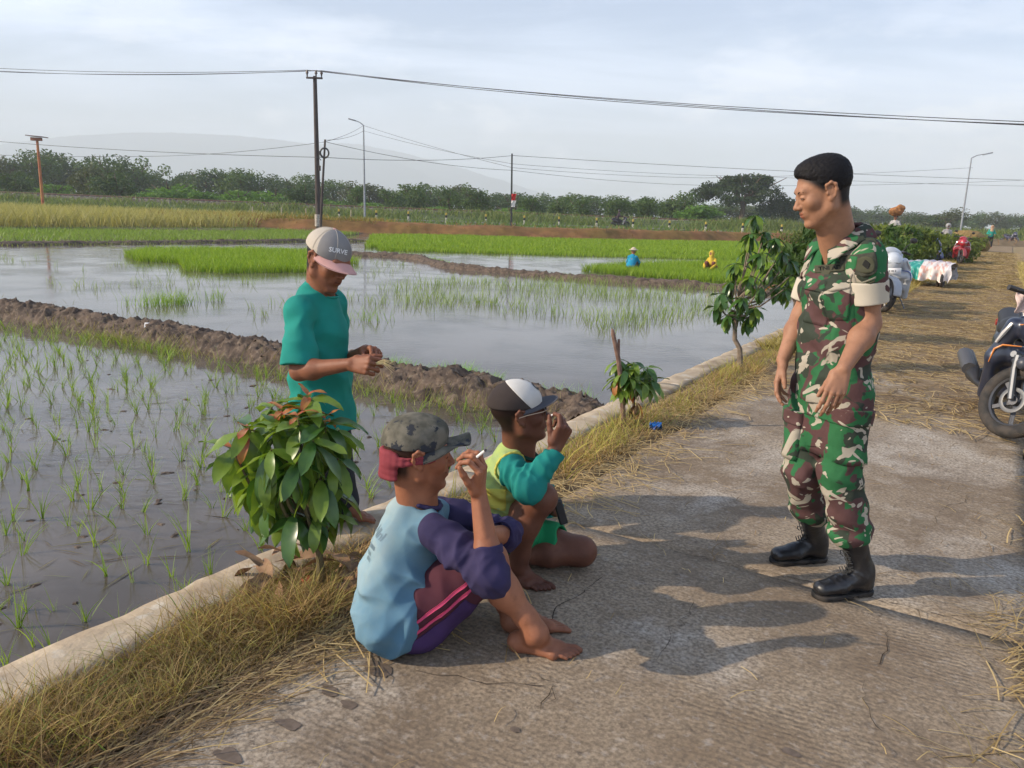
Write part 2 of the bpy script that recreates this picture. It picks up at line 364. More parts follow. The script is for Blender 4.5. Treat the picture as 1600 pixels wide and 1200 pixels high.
def patch(name, S, c, n, up, w, h, m, parent, off=.002, thick=.003, shape=None, nu=14, nv=10):
    """a flat panel laid on the cloth: pocket, flap, tape, badge"""
    n=nrm(n); v=nrm(np.asarray(up)-n*np.dot(up,n)); u=np.cross(v,n)
    gu,gv=np.meshgrid(np.linspace(-1,1,nu),np.linspace(-1,1,nv),indexing='ij'); a=gu.copy(); b=gv.copy()
    if shape: a,b=shape(gu,gv)
    q=np.asarray(c)+n*.12+(a.ravel()*w/2)[:,None]*u+(b.ravel()*h/2)[:,None]*v
    s=trace(S,q,-n); top=s+n*(off+thick); bot=s-n*.004; k=nu*nv; V=np.concatenate([top,bot]); Q=[]
    I=np.arange(k).reshape(nu,nv)
    for i in range(nu-1):
        for j in range(nv-1): Q.append([I[i,j],I[i+1,j],I[i+1,j+1],I[i,j+1]])
    ed=[I[i,0] for i in range(nu)]+[I[-1,j] for j in range(1,nv)]+[I[i,-1] for i in range(nu-2,-1,-1)]+[I[0,j] for j in range(nv-2,0,-1)]
    for i in range(len(ed)): a0,b0=ed[i],ed[(i+1)%len(ed)]; Q.append([a0,a0+k,b0+k,b0])
    return wpart(name, mesh(name,V,Q), m, parent)
def text_mesh(s, size=1.0, bold=0.0):
    cu=bpy.data.curves.new('lettering','FONT'); cu.body=s; cu.size=size; cu.align_x='CENTER'; cu.align_y='CENTER'; cu.offset=bold; cu.resolution_u=2
    o=bpy.data.objects.new('lettering',cu); COL.objects.link(o); dg=bpy.context.evaluated_depsgraph_get(); me=bpy.data.meshes.new_from_object(o.evaluated_get(dg))
    V=np.array([v.co[:] for v in me.vertices]).reshape(-1,3); F=[list(p.vertices) for p in me.polygons]
    bpy.data.objects.remove(o); bpy.data.curves.remove(cu); bpy.data.meshes.remove(me); return V,F
def lettering(name, s, S, c, n, up, size, m, parent, off=.0045, bold=0.0, slant=0):
    V,F=text_mesh(s,size,bold); n=nrm(n); v=nrm(np.asarray(up)-n*np.dot(up,n)); u=np.cross(v,n)
    q=np.asarray(c)+n*.12+V[:,:1]*u+V[:,1:2]*v; p=trace(S,q,-n)+n*off if S is not None else np.asarray(c)+V[:,:1]*u+V[:,1:2]*v+n*off
    return wpart(name, mesh(name,p,polys=F), m, parent)
# ---------------------------------------------------------------- the ground, water, banks
BIG=4700
WZ=-.25
def ground_mat():
    m=mat('field earth',(.115,.085,.050),.95,.2,(.06,.085,.025),vs=.25,vt=(.42,.62),bump=.5,bs=5,col3=(.16,.12,.06),vs3=.9,vt3=(.5,.62)); return m
def far_far():
    g=mat('far farmland',(.075,.105,.035),.95,.2,(.16,.13,.06),vs=.02,vt=(.45,.6)); mb=MB()
    mb.add([[-BIG,-40,-.7],[BIG,-40,-.7],[BIG,95,-.7],[-BIG,95,-.7]],[[0,1,2,3]]); o=mb.build('ground_base',ground_mat()); tag(o,kind='structure')
    X=np.array([-BIG,-200,-60,60,200,BIG]); Y=np.array([90,140,400,BIG]); 
    V=[[x,y,z] for y,z in ((94,-.35),(100,.25),(400,.2),(BIG,.0)) for x in (-BIG,BIG)]
    mb=MB(); mb.add(V,[[0,1,3,2],[2,3,5,4],[4,5,7,6]]); o=mb.build('farmland',g,smooth=False); tag(o,kind='structure')
far_far()
# far bank line between the paddies and the road by the railway
BK=np.array([[-200,47],[-16.5,49],[4.3,51.5],[17.5,58],[33,64],[200,68]],float)
def bank_y(x): return np.interp(x,BK[:,0],BK[:,1])
GOLD=np.array([[-90,34],[-24,36],[-17,46],[-14,60],[-90,60]],float)
def terrain_h(x,y):
    u,v=touv(x,y); z=np.full(x.shape,-.42)
    z=np.where(u>-2.36,-.05+.012*vnoise(x,y,3.0,2),z)
    w=y-bank_y(x)+.5*vnoise(x,y,.5,1); up=smooth01(w,-.3,1.3); z=z*(1-up)+up*(.20+.10*vnoise(x,y,.6,4)*np.exp(-((w-1.5)/2.5)**2)+.28*np.exp(-((w-1.8)/1.5)**2))
    gl=smooth01(-(x+14-(y-40)*.15),0,3)*smooth01(y-(36+(x+24)*.9).clip(30,50),-.5,.5); z=np.maximum(z,-.42+gl*.34)
    # pale field stands just above the water
    pf=smooth01(-(x+9.4),0,.4)*smooth01(y-np.interp(x,[-60,-17.5,-9.6],[9,26.4,37]),-.15,.25); z=np.maximum(z,-.42+pf*.23)
    z=z+.85*smooth01(y,81,88)
    far=smooth01(v,60,66)*smooth01(u,-14,-2.3); z=np.maximum(z,-.42+.4*far)
    return z
def terrain():
    def ax(lo,hi,a,n): t=np.linspace(-1,1,n); s=np.sinh(a*t)/np.sinh(a); return np.where(s<0,-s*lo,s*hi)
    xs=ax(-130,130,3.4,420); ys=np.concatenate([np.linspace(-6,8,110)[:-1],8+(94.3-8)*(np.linspace(0,1,300)**1.35)])
    gx,gy=np.meshgrid(xs,ys,indexing='ij'); z=terrain_h(gx,gy); V=np.stack([gx,gy,z],-1).reshape(-1,3); n,m_=gx.shape
    i,j=np.meshgrid(np.arange(n-1),np.arange(m_-1),indexing='ij'); a=(i*m_+j).ravel(); Q=np.stack([a,a+m_,a+m_+1,a+1],1)
    # colours of the soil itself: mud, red earth of the bank, brown turf
    C=np.ones((len(V),3))*np.array([.13,.10,.075]); x,y=V[:,0],V[:,1]; w=y-bank_y(x)
    red=smooth01(w,-.6,.2)*(1-smooth01(w,6,11)); red*=np.where(x<-60,0,1); nz=vnoise(x,y,1.3,3)*.5+.5
    C=C*(1-red[:,None])+red[:,None]*(np.array([.27,.125,.060])*(1-.35*nz[:,None])+np.array([.02,.05,.0])*nz[:,None])
    gr=smooth01(w,5,10); C=C*(1-gr[:,None])+gr[:,None]*(np.array([.085,.11,.035])+.03*nz[:,None])
    u,v=touv(x,y); vg=((u>-2.4)&(w<5))|((v>60)&(np.abs(u)<9)&(y<80)); C[vg]=np.array([.20,.145,.085])
    o=link('terrain',mesh('terrain',V,Q,smooth=True,col=C),mat('soil',(1,1,1),.95,.15,(.72,.72,.72),vs=1.6,vt=(.4,.6),attr=True,bump=.6,bs=6)); tag(o,kind='structure')
terrain()
def water():
    m=bpy.data.materials.new('paddy water'); m.use_nodes=True; t=m.node_tree; N=t.nodes.new; L=t.links.new; b=t.nodes['Principled BSDF']
    b.inputs['IOR'].default_value=1.33; b.inputs['Specular IOR Level'].default_value=.5
    tc=N('ShaderNodeTexCoord')
    n=N('ShaderNodeTexNoise'); n.inputs['Scale'].default_value=1.1; n.inputs['Detail'].default_value=7; n.inputs['Roughness'].default_value=.62; L(tc.outputs['Object'],n.inputs['Vector'])
    r=N('ShaderNodeMapRange'); r.inputs[1].default_value=.42; r.inputs[2].default_value=.62; L(n.outputs[0],r.inputs[0])
    x=N('ShaderNodeMix'); x.data_type='RGBA'; L(r.outputs[0],x.inputs[0]); x.inputs[6].default_value=(.135,.112,.090,1); x.inputs[7].default_value=(.085,.070,.055,1); L(x.outputs[2],b.inputs['Base Color'])
    r2=N('ShaderNodeMapRange'); r2.inputs[1].default_value=.40; r2.inputs[2].default_value=.70; r2.inputs[3].default_value=.05; r2.inputs[4].default_value=.16; L(n.outputs[0],r2.inputs[0]); L(r2.outputs[0],b.inputs['Roughness'])
    mp=N('ShaderNodeMapping'); mp.inputs['Scale'].default_value=(1.0,2.2,1); mp.inputs['Rotation'].default_value=(0,0,.25); L(tc.outputs['Object'],mp.inputs[0])
    n2=N('ShaderNodeTexNoise'); n2.inputs['Scale'].default_value=7; n2.inputs['Detail'].default_value=3; n2.inputs['Distortion'].default_value=.6; L(mp.outputs[0],n2.inputs['Vector'])
    n3=N('ShaderNodeTexNoise'); n3.inputs['Scale'].default_value=.55; n3.inputs['Detail'].default_value=2; L(tc.outputs['Object'],n3.inputs['Vector'])
    r3=N('ShaderNodeMapRange'); r3.inputs[1].default_value=.45; r3.inputs[2].default_value=.65; r3.inputs[3].default_value=.12; r3.inputs[4].default_value=1; L(n3.outputs[0],r3.inputs[0])
    mm=N('ShaderNodeMath'); mm.operation='MULTIPLY'; L(n2.outputs[0],mm.inputs[0]); L(r3.outputs[0],mm.inputs[1])
    bu=N('ShaderNodeBump'); bu.inputs['Strength'].default_value=.30; bu.inputs['Distance'].default_value=.012; L(mm.outputs[0],bu.inputs['Height']); L(bu.outputs[0],b.inputs['Normal'])
    V=[uv(-2.44,-8,WZ),uv(-2.44,70,WZ),[30,80,WZ],[-120,80,WZ],[-120,-12,WZ]]
    o=link('water',mesh('water',V,polys=[[4,3,2,1,0]][0:1]),m); me=o.data
    if me.polygons[0].normal.z<0: me.flip_normals()
    tag(o,kind='structure')
water()
# ---------------------------------------------------------------- concrete road in slabs, curb wall, verges
def concrete_mat():
    m=bpy.data.materials.new('road concrete'); m.use_nodes=True; t=m.node_tree; N=t.nodes.new; L=t.links.new; b=t.nodes['Principled BSDF']; b.inputs['Roughness'].default_value=.88; b.inputs['Specular IOR Level'].default_value=.3
    tc=N('ShaderNodeTexCoord'); vec=tc.outputs['Object']                        # object axes run along the road: y along, x across
    def noise(s,d=8,r=.6,st=None,dist=0,loc=(0,0,0)):
        mp=N('ShaderNodeMapping'); mp.inputs['Scale'].default_value=st or (1,1,1); mp.inputs['Location'].default_value=loc; L(vec,mp.inputs[0]); n=N('ShaderNodeTexNoise'); n.inputs['Scale'].default_value=s; n.inputs['Detail'].default_value=d; n.inputs['Roughness'].default_value=r; n.inputs['Distortion'].default_value=dist; L(mp.outputs[0],n.inputs['Vector']); return n.outputs[0]
    def rng_(v,a,c,o0=0,o1=1):
        r=N('ShaderNodeMapRange'); r.inputs[1].default_value=a; r.inputs[2].default_value=c; r.inputs[3].default_value=o0; r.inputs[4].default_value=o1; L(v,r.inputs[0]); return r.outputs[0]
    def mix(f,a,c,mode='MIX'):
        x=N('ShaderNodeMix'); x.data_type='RGBA'; x.blend_type=mode
        if isinstance(f,float): x.inputs[0].default_value=f
        else: L(f,x.inputs[0])
        for k,v in ((6,a),(7,c)):
            if isinstance(v,tuple): x.inputs[k].default_value=(*v,1)
            else: L(v,x.inputs[k])
        return x.outputs[2]
    def math_(op,a,c):
        x=N('ShaderNodeMath'); x.operation=op
        for k,v in ((0,a),(1,c)):
            if isinstance(v,(int,float)): x.inputs[k].default_value=v
            else: L(v,x.inputs[k])
        return x.outputs[0]
    c=mix(rng_(noise(1.1,7,.58),.38,.62),(.235,.170,.108),(.42,.335,.235))
    c=mix(rng_(noise(1.15,9,.66,(1,.7,1),.5,(3,7,0)),.50,.64),c,(.56,.49,.40))             # pale worn patches
    c=mix(rng_(noise(2.3,9,.7,None,.3,(9,2,0)),.50,.66,0,.75),c,(.17,.118,.075))            # brown dirt
    c=mix(rng_(noise(70,3,.6),.35,.65,0,.8),c,(.13,.10,.07)); c=mix(rng_(noise(22,7,.78,None,0,(5,5,0)),.55,.66,0,.85),c,(.105,.080,.060)); c=mix(rng_(noise(24,8,.7,None,0,(1,8,0)),.54,.70,0,.5),c,(.46,.41,.35))
    # damp brown spill stains
    vo=N('ShaderNodeTexVoronoi'); vo.inputs['Scale'].default_value=1.7; mp=N('ShaderNodeMapping'); L(vec,mp.inputs[0]); ad=N('ShaderNodeVectorMath'); ad.operation='ADD'; nz=N('ShaderNodeTexNoise'); nz.inputs['Scale'].default_value=7; nz.inputs['Detail'].default_value=4; L(vec,nz.inputs['Vector']); sc=N('ShaderNodeVectorMath'); sc.operation='SCALE'; sc.inputs['Scale'].default_value=.16; L(nz.outputs['Color'],sc.inputs[0]); L(mp.outputs[0],ad.inputs[0]); L(sc.outputs[0],ad.inputs[1]); L(ad.outputs[0],vo.inputs['Vector'])
    st=rng_(vo.outputs['Distance'],.115,.095); sepc=N('ShaderNodeSeparateColor'); L(vo.outputs['Color'],sepc.inputs[0]); st=math_('MULTIPLY',st,rng_(sepc.outputs[0],.62,.64)); c=mix(math_('MULTIPLY',st,.8),c,(.085,.060,.045))
    # straw-littered stretch far down the road
    sp=N('ShaderNodeSeparateXYZ'); L(vec,sp.inputs[0]); far=rng_(sp.outputs[1],6.2,9.5); sn=rng_(noise(9,7,.7,(.35,1.6,1)),.38,.58); c=mix(math_('MULTIPLY',far,math_('ADD',math_('MULTIPLY',sn,.55),.35)),c,mix(rng_(noise(24,5,.7,(.4,1.5,1)),.4,.6),(.34,.225,.095),(.16,.105,.050)))
    L(c,b.inputs['Base Color'])
    # broom grooves across the road (lines of constant y, slightly skewed)
    wv=N('ShaderNodeTexWave'); wv.wave_type='BANDS'; wv.bands_direction='Y'; wv.inputs['Scale'].default_value=12.5; wv.inputs['Distortion'].default_value=4.5; wv.inputs['Detail'].default_value=3; wv.inputs['Detail Scale'].default_value=1.3; wv.inputs['Detail Roughness'].default_value=.6
    mp3=N('ShaderNodeMapping'); mp3.inputs['Rotation'].default_value=(0,0,-.11); L(vec,mp3.inputs[0]); L(mp3.outputs[0],wv.inputs['Vector'])
    msk=math_('MULTIPLY',rng_(noise(1.3,6,.7,None,0,(2,2,0)),.46,.60),rng_(sp.outputs[1],3.2,4.5,1,.2)); gro=math_('MULTIPLY',wv.outputs[0],msk)
    h=math_('ADD',math_('MULTIPLY',gro,.42),math_('ADD',math_('MULTIPLY',noise(45,6,.7),.5),math_('MULTIPLY',noise(9,5,.6),.5)))
    bu=N('ShaderNodeBump'); bu.inputs['Strength'].default_value=.9; bu.inputs['Distance'].default_value=.006; L(h,bu.inputs['Height']); L(bu.outputs[0],b.inputs['Normal'])
    return m
CONC=concrete_mat()
ROAD=bpy.data.objects.new('road',None); COL.objects.link(ROAD); ROAD['kind']='structure'; ROAD.rotation_euler=(0,0,-RA)
U0,U1=-1.76,.30
joints=[-3.0,3.12,9.3,15.4,21.5,27.6,33.7,39.8,46,52,58,64,70,76]
for a,b_ in zip(joints[:-1],joints[1:]):
    nu=24; nv=60; us=np.linspace(U0,U1,nu); vs_=np.linspace(a+.002,b_-.002,nv); gu,gv=np.meshgrid(us,vs_,indexing='ij')
    edge=.035*vnoise(gv,gv*0,4,1)*(np.abs((gu-U0)/(U1-U0)-.5)>.47)
    z=.006*vnoise(gu,gv,1.3,3)+.002*vnoise(gu,gv,7,5); z=z-.004*np.exp(-np.minimum(gv-a,b_-gv)/.01)
    V=np.stack([gu+edge,gv,z],-1).reshape(-1,3); I=np.arange(nu*nv).reshape(nu,nv); Q=np.stack([I[:-1,:-1],I[1:,:-1],I[1:,1:],I[:-1,1:]],-1).reshape(-1,4)
    ed=list(I[:,0])+list(I[-1,1:])+list(I[-2::-1,-1])+list(I[0,-2:0:-1]); ed=np.array(ed); K=len(V); V=np.concatenate([V,V[ed]-[0,0,.12]]); k=len(ed); Q2=[[ed[i],K+i,K+(i+1)%k,ed[(i+1)%k]] for i in range(k)]
    link('slab',mesh('slab',V,np.concatenate([Q,Q2]),smooth=False),CONC,ROAD)
def crack(name,pts,w):
    pts=np.array(pts,float); P_=[];
    for i in range(len(pts)-1):
        n=max(2,int(np.linalg.norm(pts[i+1]-pts[i])/.035))
        for k in range(n): t=k/n; p=pts[i]*(1-t)+pts[i+1]*t; P_.append(p+rng.normal(0,.011,2))
    P_.append(pts[-1]); P_=np.array(P_); V=[];Q=[]
    for i,p in enumerate(P_):
        d=P_[min(i+1,len(P_)-1)]-P_[max(i-1,0)]; n=np.array([-d[1],d[0]]); n/=np.linalg.norm(n)+1e-9; ww=w*rng.uniform(.15,.75)*(.2 if i in (0,len(P_)-1) else 1)
        zz=.006*vnoise(p[0],p[1],1.3,3)+.002*vnoise(p[0],p[1],7,5)+.0035; V+= [[*(p+n*ww/2),zz],[*(p-n*ww/2),zz]]
        if i: Q.append([2*i-2,2*i,2*i+1,2*i-1])
    link(name,mesh(name,V,Q),mat('crack dark',(.045,.035,.028),1,.1),ROAD)
def RP(x,y): g=G(x,y); return touv(g[0],g[1])
for pts,w in (([(945,790+110),(880,840+110),(838,1000)],.006),([(1045,862),(1290,915),(1420,948),(1575,990)],.006),([(1330,925),(1400,893),(1445,898)],.004),([(1385,985),(1378,1020),(1362,1040)],.006),([(1352,1065),(1358,1110),(1385,1150)],.004),([(1028,1030),(1060,985),(1085,940)],.004),([(640,880+170),(860,1075),(845,1110)],.005),([(830,1055),(872,1068),(852,1100)],.006),([(1455,820),(1480,790),(1520,780)],.004)):
    crack('crack',[RP(*p) for p in pts],w)
def stain(name,px,py,r,seed):
    c=np.array(RP(px,py)); V=[[c[0],c[1],0]]; n=28
    for i in range(n):
        a=i/n*2*math.pi; q=r*(1+.55*float(fbm(np.cos(a)*1.3+seed,np.sin(a)*1.3,1,seed,4))); V.append([c[0]+math.cos(a)*q*1.25,c[1]+math.sin(a)*q*.8,0])
    V=np.array(V); V[:,2]=.006*vnoise(V[:,0],V[:,1],1.3,3)+.002*vnoise(V[:,0],V[:,1],7,5)+.0025; link(name,mesh(name,V,T=[[0,i+1,(i+1)%n+1] for i in range(n)]),mat('damp stain',(.115,.085,.062),.6,.4,(.16,.12,.09),vs=40),ROAD)
for k,(x,y,r) in enumerate(((450,1130,.030),(357,1181,.034),(592,1044,.045),(515,1078,.026),(1235,1178,.02),(806,1140,.014),(545,1100,.02))): stain('stain',x,y,r,k+1)
# curb wall
CURB=thing('concrete_curb','low pale concrete retaining curb between the flooded paddy and the dry verge','curb wall',(0,0,0),-RA)
cm=mat('curb concrete',(.46,.37,.26),.9,.3,(.27,.205,.14),vs=4,vt=(.4,.62),bump=.8,bs=40,col3=(.50,.45,.37),vs3=9,vt3=(.56,.68))
for k in range(24):
    a=-2.6+k*3.0; nv=40; us=np.array([-2.478,-2.475,-2.468,-2.40,-2.30,-2.238,-2.232,-2.23]); zs=np.array([-.6,-.012,.008,.012,.012,.009,-.01,-.25]); vv=np.linspace(a+.002,a+2.998,nv)
    gu,gv=np.meshgrid(us,vv,indexing='ij'); gz=np.repeat(zs[:,None],nv,1)+.008*vnoise(gu*3,gv,4,2)*(np.abs(gu+2.36)<.09); _e=(np.abs(gu+2.354)>.08); gu=gu+.007*vnoise(gv,gu*3,5,1)+_e*.020*fbm(gv,gu*2,13,2,3); gz=gz-_e*np.abs(.018*fbm(gv,gu*9,17,3,3))*(gz>-.1)
    I=np.arange(8*nv).reshape(8,nv); Q=np.stack([I[:-1,:-1],I[1:,:-1],I[1:,1:],I[:-1,1:]],-1).reshape(-1,4)
    link('curb_segment',mesh('curb_segment',np.stack([gu,gv,gz],-1).reshape(-1,3),Q,polys=[list(I[::-1,0]),list(I[:,-1])]),cm,CURB)
# verges: strip of soil left of the road, straw covered margin right of it
def strip(name,u0,u1,v0,v1,f,m,nu=14,nv=300,kind='structure'):
    us=np.linspace(u0,u1,nu); vv=v0+(v1-v0)*np.linspace(0,1,nv)**1.6; gu,gv=np.meshgrid(us,vv,indexing='ij'); z=f(gu,gv); I=np.arange(nu*nv).reshape(nu,nv); Q=np.stack([I[:-1,:-1],I[1:,:-1],I[1:,1:],I[:-1,1:]],-1).reshape(-1,4)
    x=gu*RC+gv*RS; y=-gu*RS+gv*RC; o=link(name,mesh(name,np.stack([x,y,z],-1).reshape(-1,3),Q,smooth=True),m); tag(o,kind=kind); return o
vm=mat('verge earth',(.19,.135,.080),.95,.2,(.115,.080,.048),vs=6,vt=(.4,.6),bump=.9,bs=30,col3=(.33,.25,.13),vs3=14,vt3=(.5,.62))
VERGE_Z=lambda u,v: -.012+.024*vnoise(u*2,v,3,2)*np.sin(np.clip((u+2.26)/.5,0,1)*math.pi)+.010*np.sin(np.clip((u+2.26)/.5,0,1)*math.pi)
strip('verge',-2.262,-1.735,-2,72,VERGE_Z,vm)
strip('right_verge',.285,6.0,-3,75,lambda u,v: -.004+.05*smooth01(u,.3,1.2)*(1+.5*vnoise(u,v,1.7,6))+.02*vnoise(u,v,5,3)*smooth01(u,.3,.6),mat('straw covered earth',(.33,.24,.13),.95,.2,(.24,.17,.09),vs=9,vt=(.4,.6),bump=.9,bs=30,col3=(.20,.18,.07),vs3=1.2,vt3=(.52,.62)),30,200)
# mud banks ---------------------------------------------------------
def dyke(name,label,pts,width,top,seed=1,res=.05):
    pts=np.array([list(p)[:2] for p in pts],float); seg=np.linalg.norm(np.diff(pts,axis=0),axis=1); s=np.concatenate([[0],np.cumsum(seg)]); n=int(s[-1]/res); t=np.linspace(0,s[-1],n)
    c=np.stack([np.interp(t,s,pts[:,0]),np.interp(t,s,pts[:,1])],1); k=max(3,int(.5/res)); pad=np.pad(c,((k,k),(0,0)),'edge'); c=np.stack([np.convolve(pad[:,i],np.ones(2*k+1)/(2*k+1),'valid') for i in (0,1)],1)
    d=np.gradient(c,axis=0); d/=np.linalg.norm(d,axis=1)[:,None]; nn=np.stack([-d[:,1],d[:,0]],1); m_=max(9,int(width*1.6/res)); a=np.linspace(-1,1,m_)
    W=width*(1+.18*vnoise(t,t*0,1.1,seed)); g=c[:,None,:]+nn[:,None,:]*(a[None,:,None]*W[:,None,None]*.5*1.25)
    prof=np.clip(1-np.abs(a)**2.2,0,1)[None,:]*(1+.16*fbm(t,t*0,1.7,seed,3))[:,None]; x,y=g[...,0],g[...,1]; b=WZ-.12
    lump=.045*fbm(x,y,6,seed,3)+.050*fbm(x,y,17,seed+1,3)-.055*np.abs(fbm(x,y,27,seed+2,2))+rng.normal(0,.008,x.shape); z=b+(top-b)*prof*(1+.08*vnoise(t,t*0,.9,seed+3))[:,None]+lump*(.25+.75*prof)*min(1,(top-b)*3.2)
    jx=.05*fbm(x,y,11,seed+5,3); V=np.stack([x+jx,y+jx,z],-1).reshape(-1,3); I=np.arange(n*m_).reshape(n,m_); Q=np.stack([I[:-1,:-1],I[:-1,1:],I[1:,1:],I[1:,:-1]],-1).reshape(-1,4)[:,::-1]
    o=link(name,mesh(name,V,Q,smooth=False),mat('bank mud',(.125,.090,.066),.9,.3,(.060,.044,.034),vs=7,vt=(.4,.6),bump=1.0,bs=28,col3=(.19,.145,.105),vs3=18,vt3=(.52,.66))); tag(o,label,'mud bank'); return c,nn
D1,N1=dyke('mud_bank','dark lumpy mud bank between the near paddy and the wide flooded paddy',[[-26,17.0],[-14.5,13.6],G(0,477,-.1),G(250,512,-.1),G(445,548,-.1),G(640,583,-.1),G(800,608,-.1),G(930,630,-.1),uv(-2.60,5.05),uv(-2.42,5.0)],.58,-.02,1,.028)
D2,N2=dyke('mud_bank','narrow mud bank winding across the far paddy before the bright green seedbeds',[[-6.2,27.5],[-4.2,27.3],G(655,403,-.2),G(700,416,-.2),G(850,429,-.2),G(1000,440,-.2),G(1140,449,-.2),G(1240,457,-.2),uv(-2.47,16.5)],.50,-.10,3,.08)
D3,N3=dyke('mud_bank','low dark bank edging the pale young rice field at far left',[[-50,14.5],G(0,381,-.2),G(490,376,-.2),[-7.5,38.5]],.55,-.13,5,.12)
# red earth on the far bank: straw and clods
# ---------------------------------------------------------------- rice, grass, straw
GRASS=mat('rice blade',(1,1,1),.5,.35,attr=True,trans=.35)
DRY=mat('dry grass blade',(1,1,1),.75,.2,attr=True,trans=.25)
def field(name,pts,z,h,w,lean,cols,m=GRASS,seg=2,kind='stuff',curve=.35,label=None,cat=None):
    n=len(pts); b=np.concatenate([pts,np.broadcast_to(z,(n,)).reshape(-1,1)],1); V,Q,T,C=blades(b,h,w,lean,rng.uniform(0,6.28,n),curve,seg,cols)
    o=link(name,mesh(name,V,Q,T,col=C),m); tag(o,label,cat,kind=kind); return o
def gcol(n,a,b,var=.12): t=rng.uniform(0,1,(n,1)); return (np.array(a)*(1-t)+np.array(b)*t)*rng.uniform(1-var,1+var,(n,1))
# bright green seedbeds
def seedbed(poly,dens,h=.24,w=.02):
    p=scatter_poly(poly,dens); n=len(p); hh=h*(1+.18*vnoise(p[:,0],p[:,1],1.7,4)+rng.normal(0,.08,n)); return field('rice_seedbed',p,-.30,hh+.05,w,rng.uniform(.0,.25,n),gcol(n,(.13,.24,.016),(.27,.37,.030),.2))
def pp(*a): return [G(x,y,-.25)[:2] for x,y in a]
seedbed(pp((193,400),(215,409),(280,412),(288,424),(350,428),(492,426),(560,412),(500,396),(350,393),(230,394)),420)
seedbed(pp((905,424),(1000,433),(1100,441),(1170,446),(1260,440),(1260,420),(1130,413),(1010,416),(930,420)),420)
seedbed(pp((570,387),(700,389),(900,396),(1050,399),(1240,407))+[[20,60.0],[17.5,58],[4.3,50.8],[-5,49.6],[-8.5,46]],110,.20,.045)
seedbed([G(590,392,-.25)[:2],G(1150,407,-.25)[:2],G(1180,403,-.25)[:2],G(590,387,-.25)[:2]],200,.16,.03)
# pale young rice field, golden crop behind it
p=scatter_poly([[-60,13],[-17.5,26.8],[-9.7,37.3],[-9.6,48],[-18,48.5],[-24,37],[-60,30]],85); n=len(p); field('rice_field',p,-.30,rng.uniform(.22,.34,n),.035,rng.uniform(.05,.4,n),gcol(n,(.135,.23,.035),(.23,.31,.060)))
p=scatter_poly([[-70,30],[-24,36],[-17,46],[-15.5,52],[-18,60],[-70,60]],26); n=len(p); field('ripe_crop',p,-.15,rng.uniform(.75,1.15,n)*(1+.12*vnoise(p[:,0],p[:,1],.8,2)),.075,rng.uniform(.0,.35,n),gcol(n,(.30,.28,.10),(.42,.38,.16)),DRY)
# scattered rice standing in the wide paddy
p=scatter_poly(pp((585,450),(700,436),(900,440),(1060,446),(1190,462),(1120,490),(1010,520),(960,535),(900,500),(760,490),(640,478)),95); c=vnoise(p[:,0],p[:,1],.9,7); p=p[c+rng.normal(0,.25,len(p))>-.1]; n=len(p)
field('scattered_rice',p,WZ-.02,rng.uniform(.12,.30,n),.011,rng.uniform(.0,.35,n),gcol(n,(.17,.26,.055),(.27,.36,.09)))
p=scatter_poly(pp((0,430),(170,470),(420,500),(560,470),(700,520),(820,520),(1100,505),(560,400),(0,395)),10); c=vnoise(p[:,0],p[:,1],.7,9); p=p[c+rng.normal(0,.3,len(p))>.35]; p=np.repeat(p,5,0)+rng.normal(0,.05,(len(p)*5,2)); n=len(p); field('scattered_rice',p,WZ-.02,rng.uniform(.10,.28,n),.010,rng.uniform(.0,.4,n),gcol(n,(.16,.25,.05),(.27,.34,.09)))
for x,y,k in ((240,478,130),(275,474,170),(560,500,60),(472,482,50),(340,470,40)):
    q=G(x,y,WZ)[:2]; p=q+rng.normal(0,1,(k,2))*(np.array([.22,.14]) if x!=340 else np.array([.09,.06])); o=field('rice_clump',p,WZ-.02,rng.uniform(.15,.34,k),.010,rng.uniform(.0,.35,k),gcol(k,(.15,.27,.03),(.26,.38,.06)),kind=None,label={240:'loose green rice clump standing alone in the wide paddy, far left of the bund crossing',275:'denser bright rice clump just right of a looser one in the wide paddy',560:'thin rice clump in open water just right of the teal shirt',472:'thin rice clump in open water just left of the teal shirt',340:'sparse rice wisps right of the dense clump in the wide paddy'}[x],cat='rice plant')
# near paddy: seedling tufts one by one
def tuft_mesh(k,h=.19):
    nb=rng.integers(5,10); b=np.concatenate([rng.normal(0,.007,(nb,2)),np.zeros((nb,1))],1); V,Q,T,C=blades(b,rng.uniform(.55,1.1,nb)*h,.0058,rng.uniform(.02,.42,nb),rng.uniform(0,6.28,nb),rng.uniform(.0,.6,nb),4,gcol(nb,(.16,.27,.035),(.27,.38,.065)))
    return mesh('rice_seedling',V,Q,T,col=C)
TM=[tuft_mesh(k) for k in range(14)]
cand=[]
for i in range(-60,120):
    for j in range(0,80):
        u=-2.62-j*.17+random.gauss(0,.045)+.05*math.sin(i*.5); v=-1+i*.21+random.gauss(0,.05); x,y,_=uv(u,v)
        if y<.9: continue
        q=np.array([x,y]); d=np.sqrt(((D1-q)**2).sum(1)).min(); side=(q-D1[np.argmin(((D1-q)**2).sum(1))])@N1[np.argmin(((D1-q)**2).sum(1))]
        if d<.42 or side>0 or x<-14: continue
        if random.random()<.12+.30*(vnoise(x,y,1.1,5)>0.3): continue
        dd=_f.x*x+_f.y*y+_f.z*(WZ-CAM_H); sx=x/dd*FPX
        if abs(sx)>880: continue
        cand.append((dd,x,y))
cand.sort(); print('tufts',len(cand))
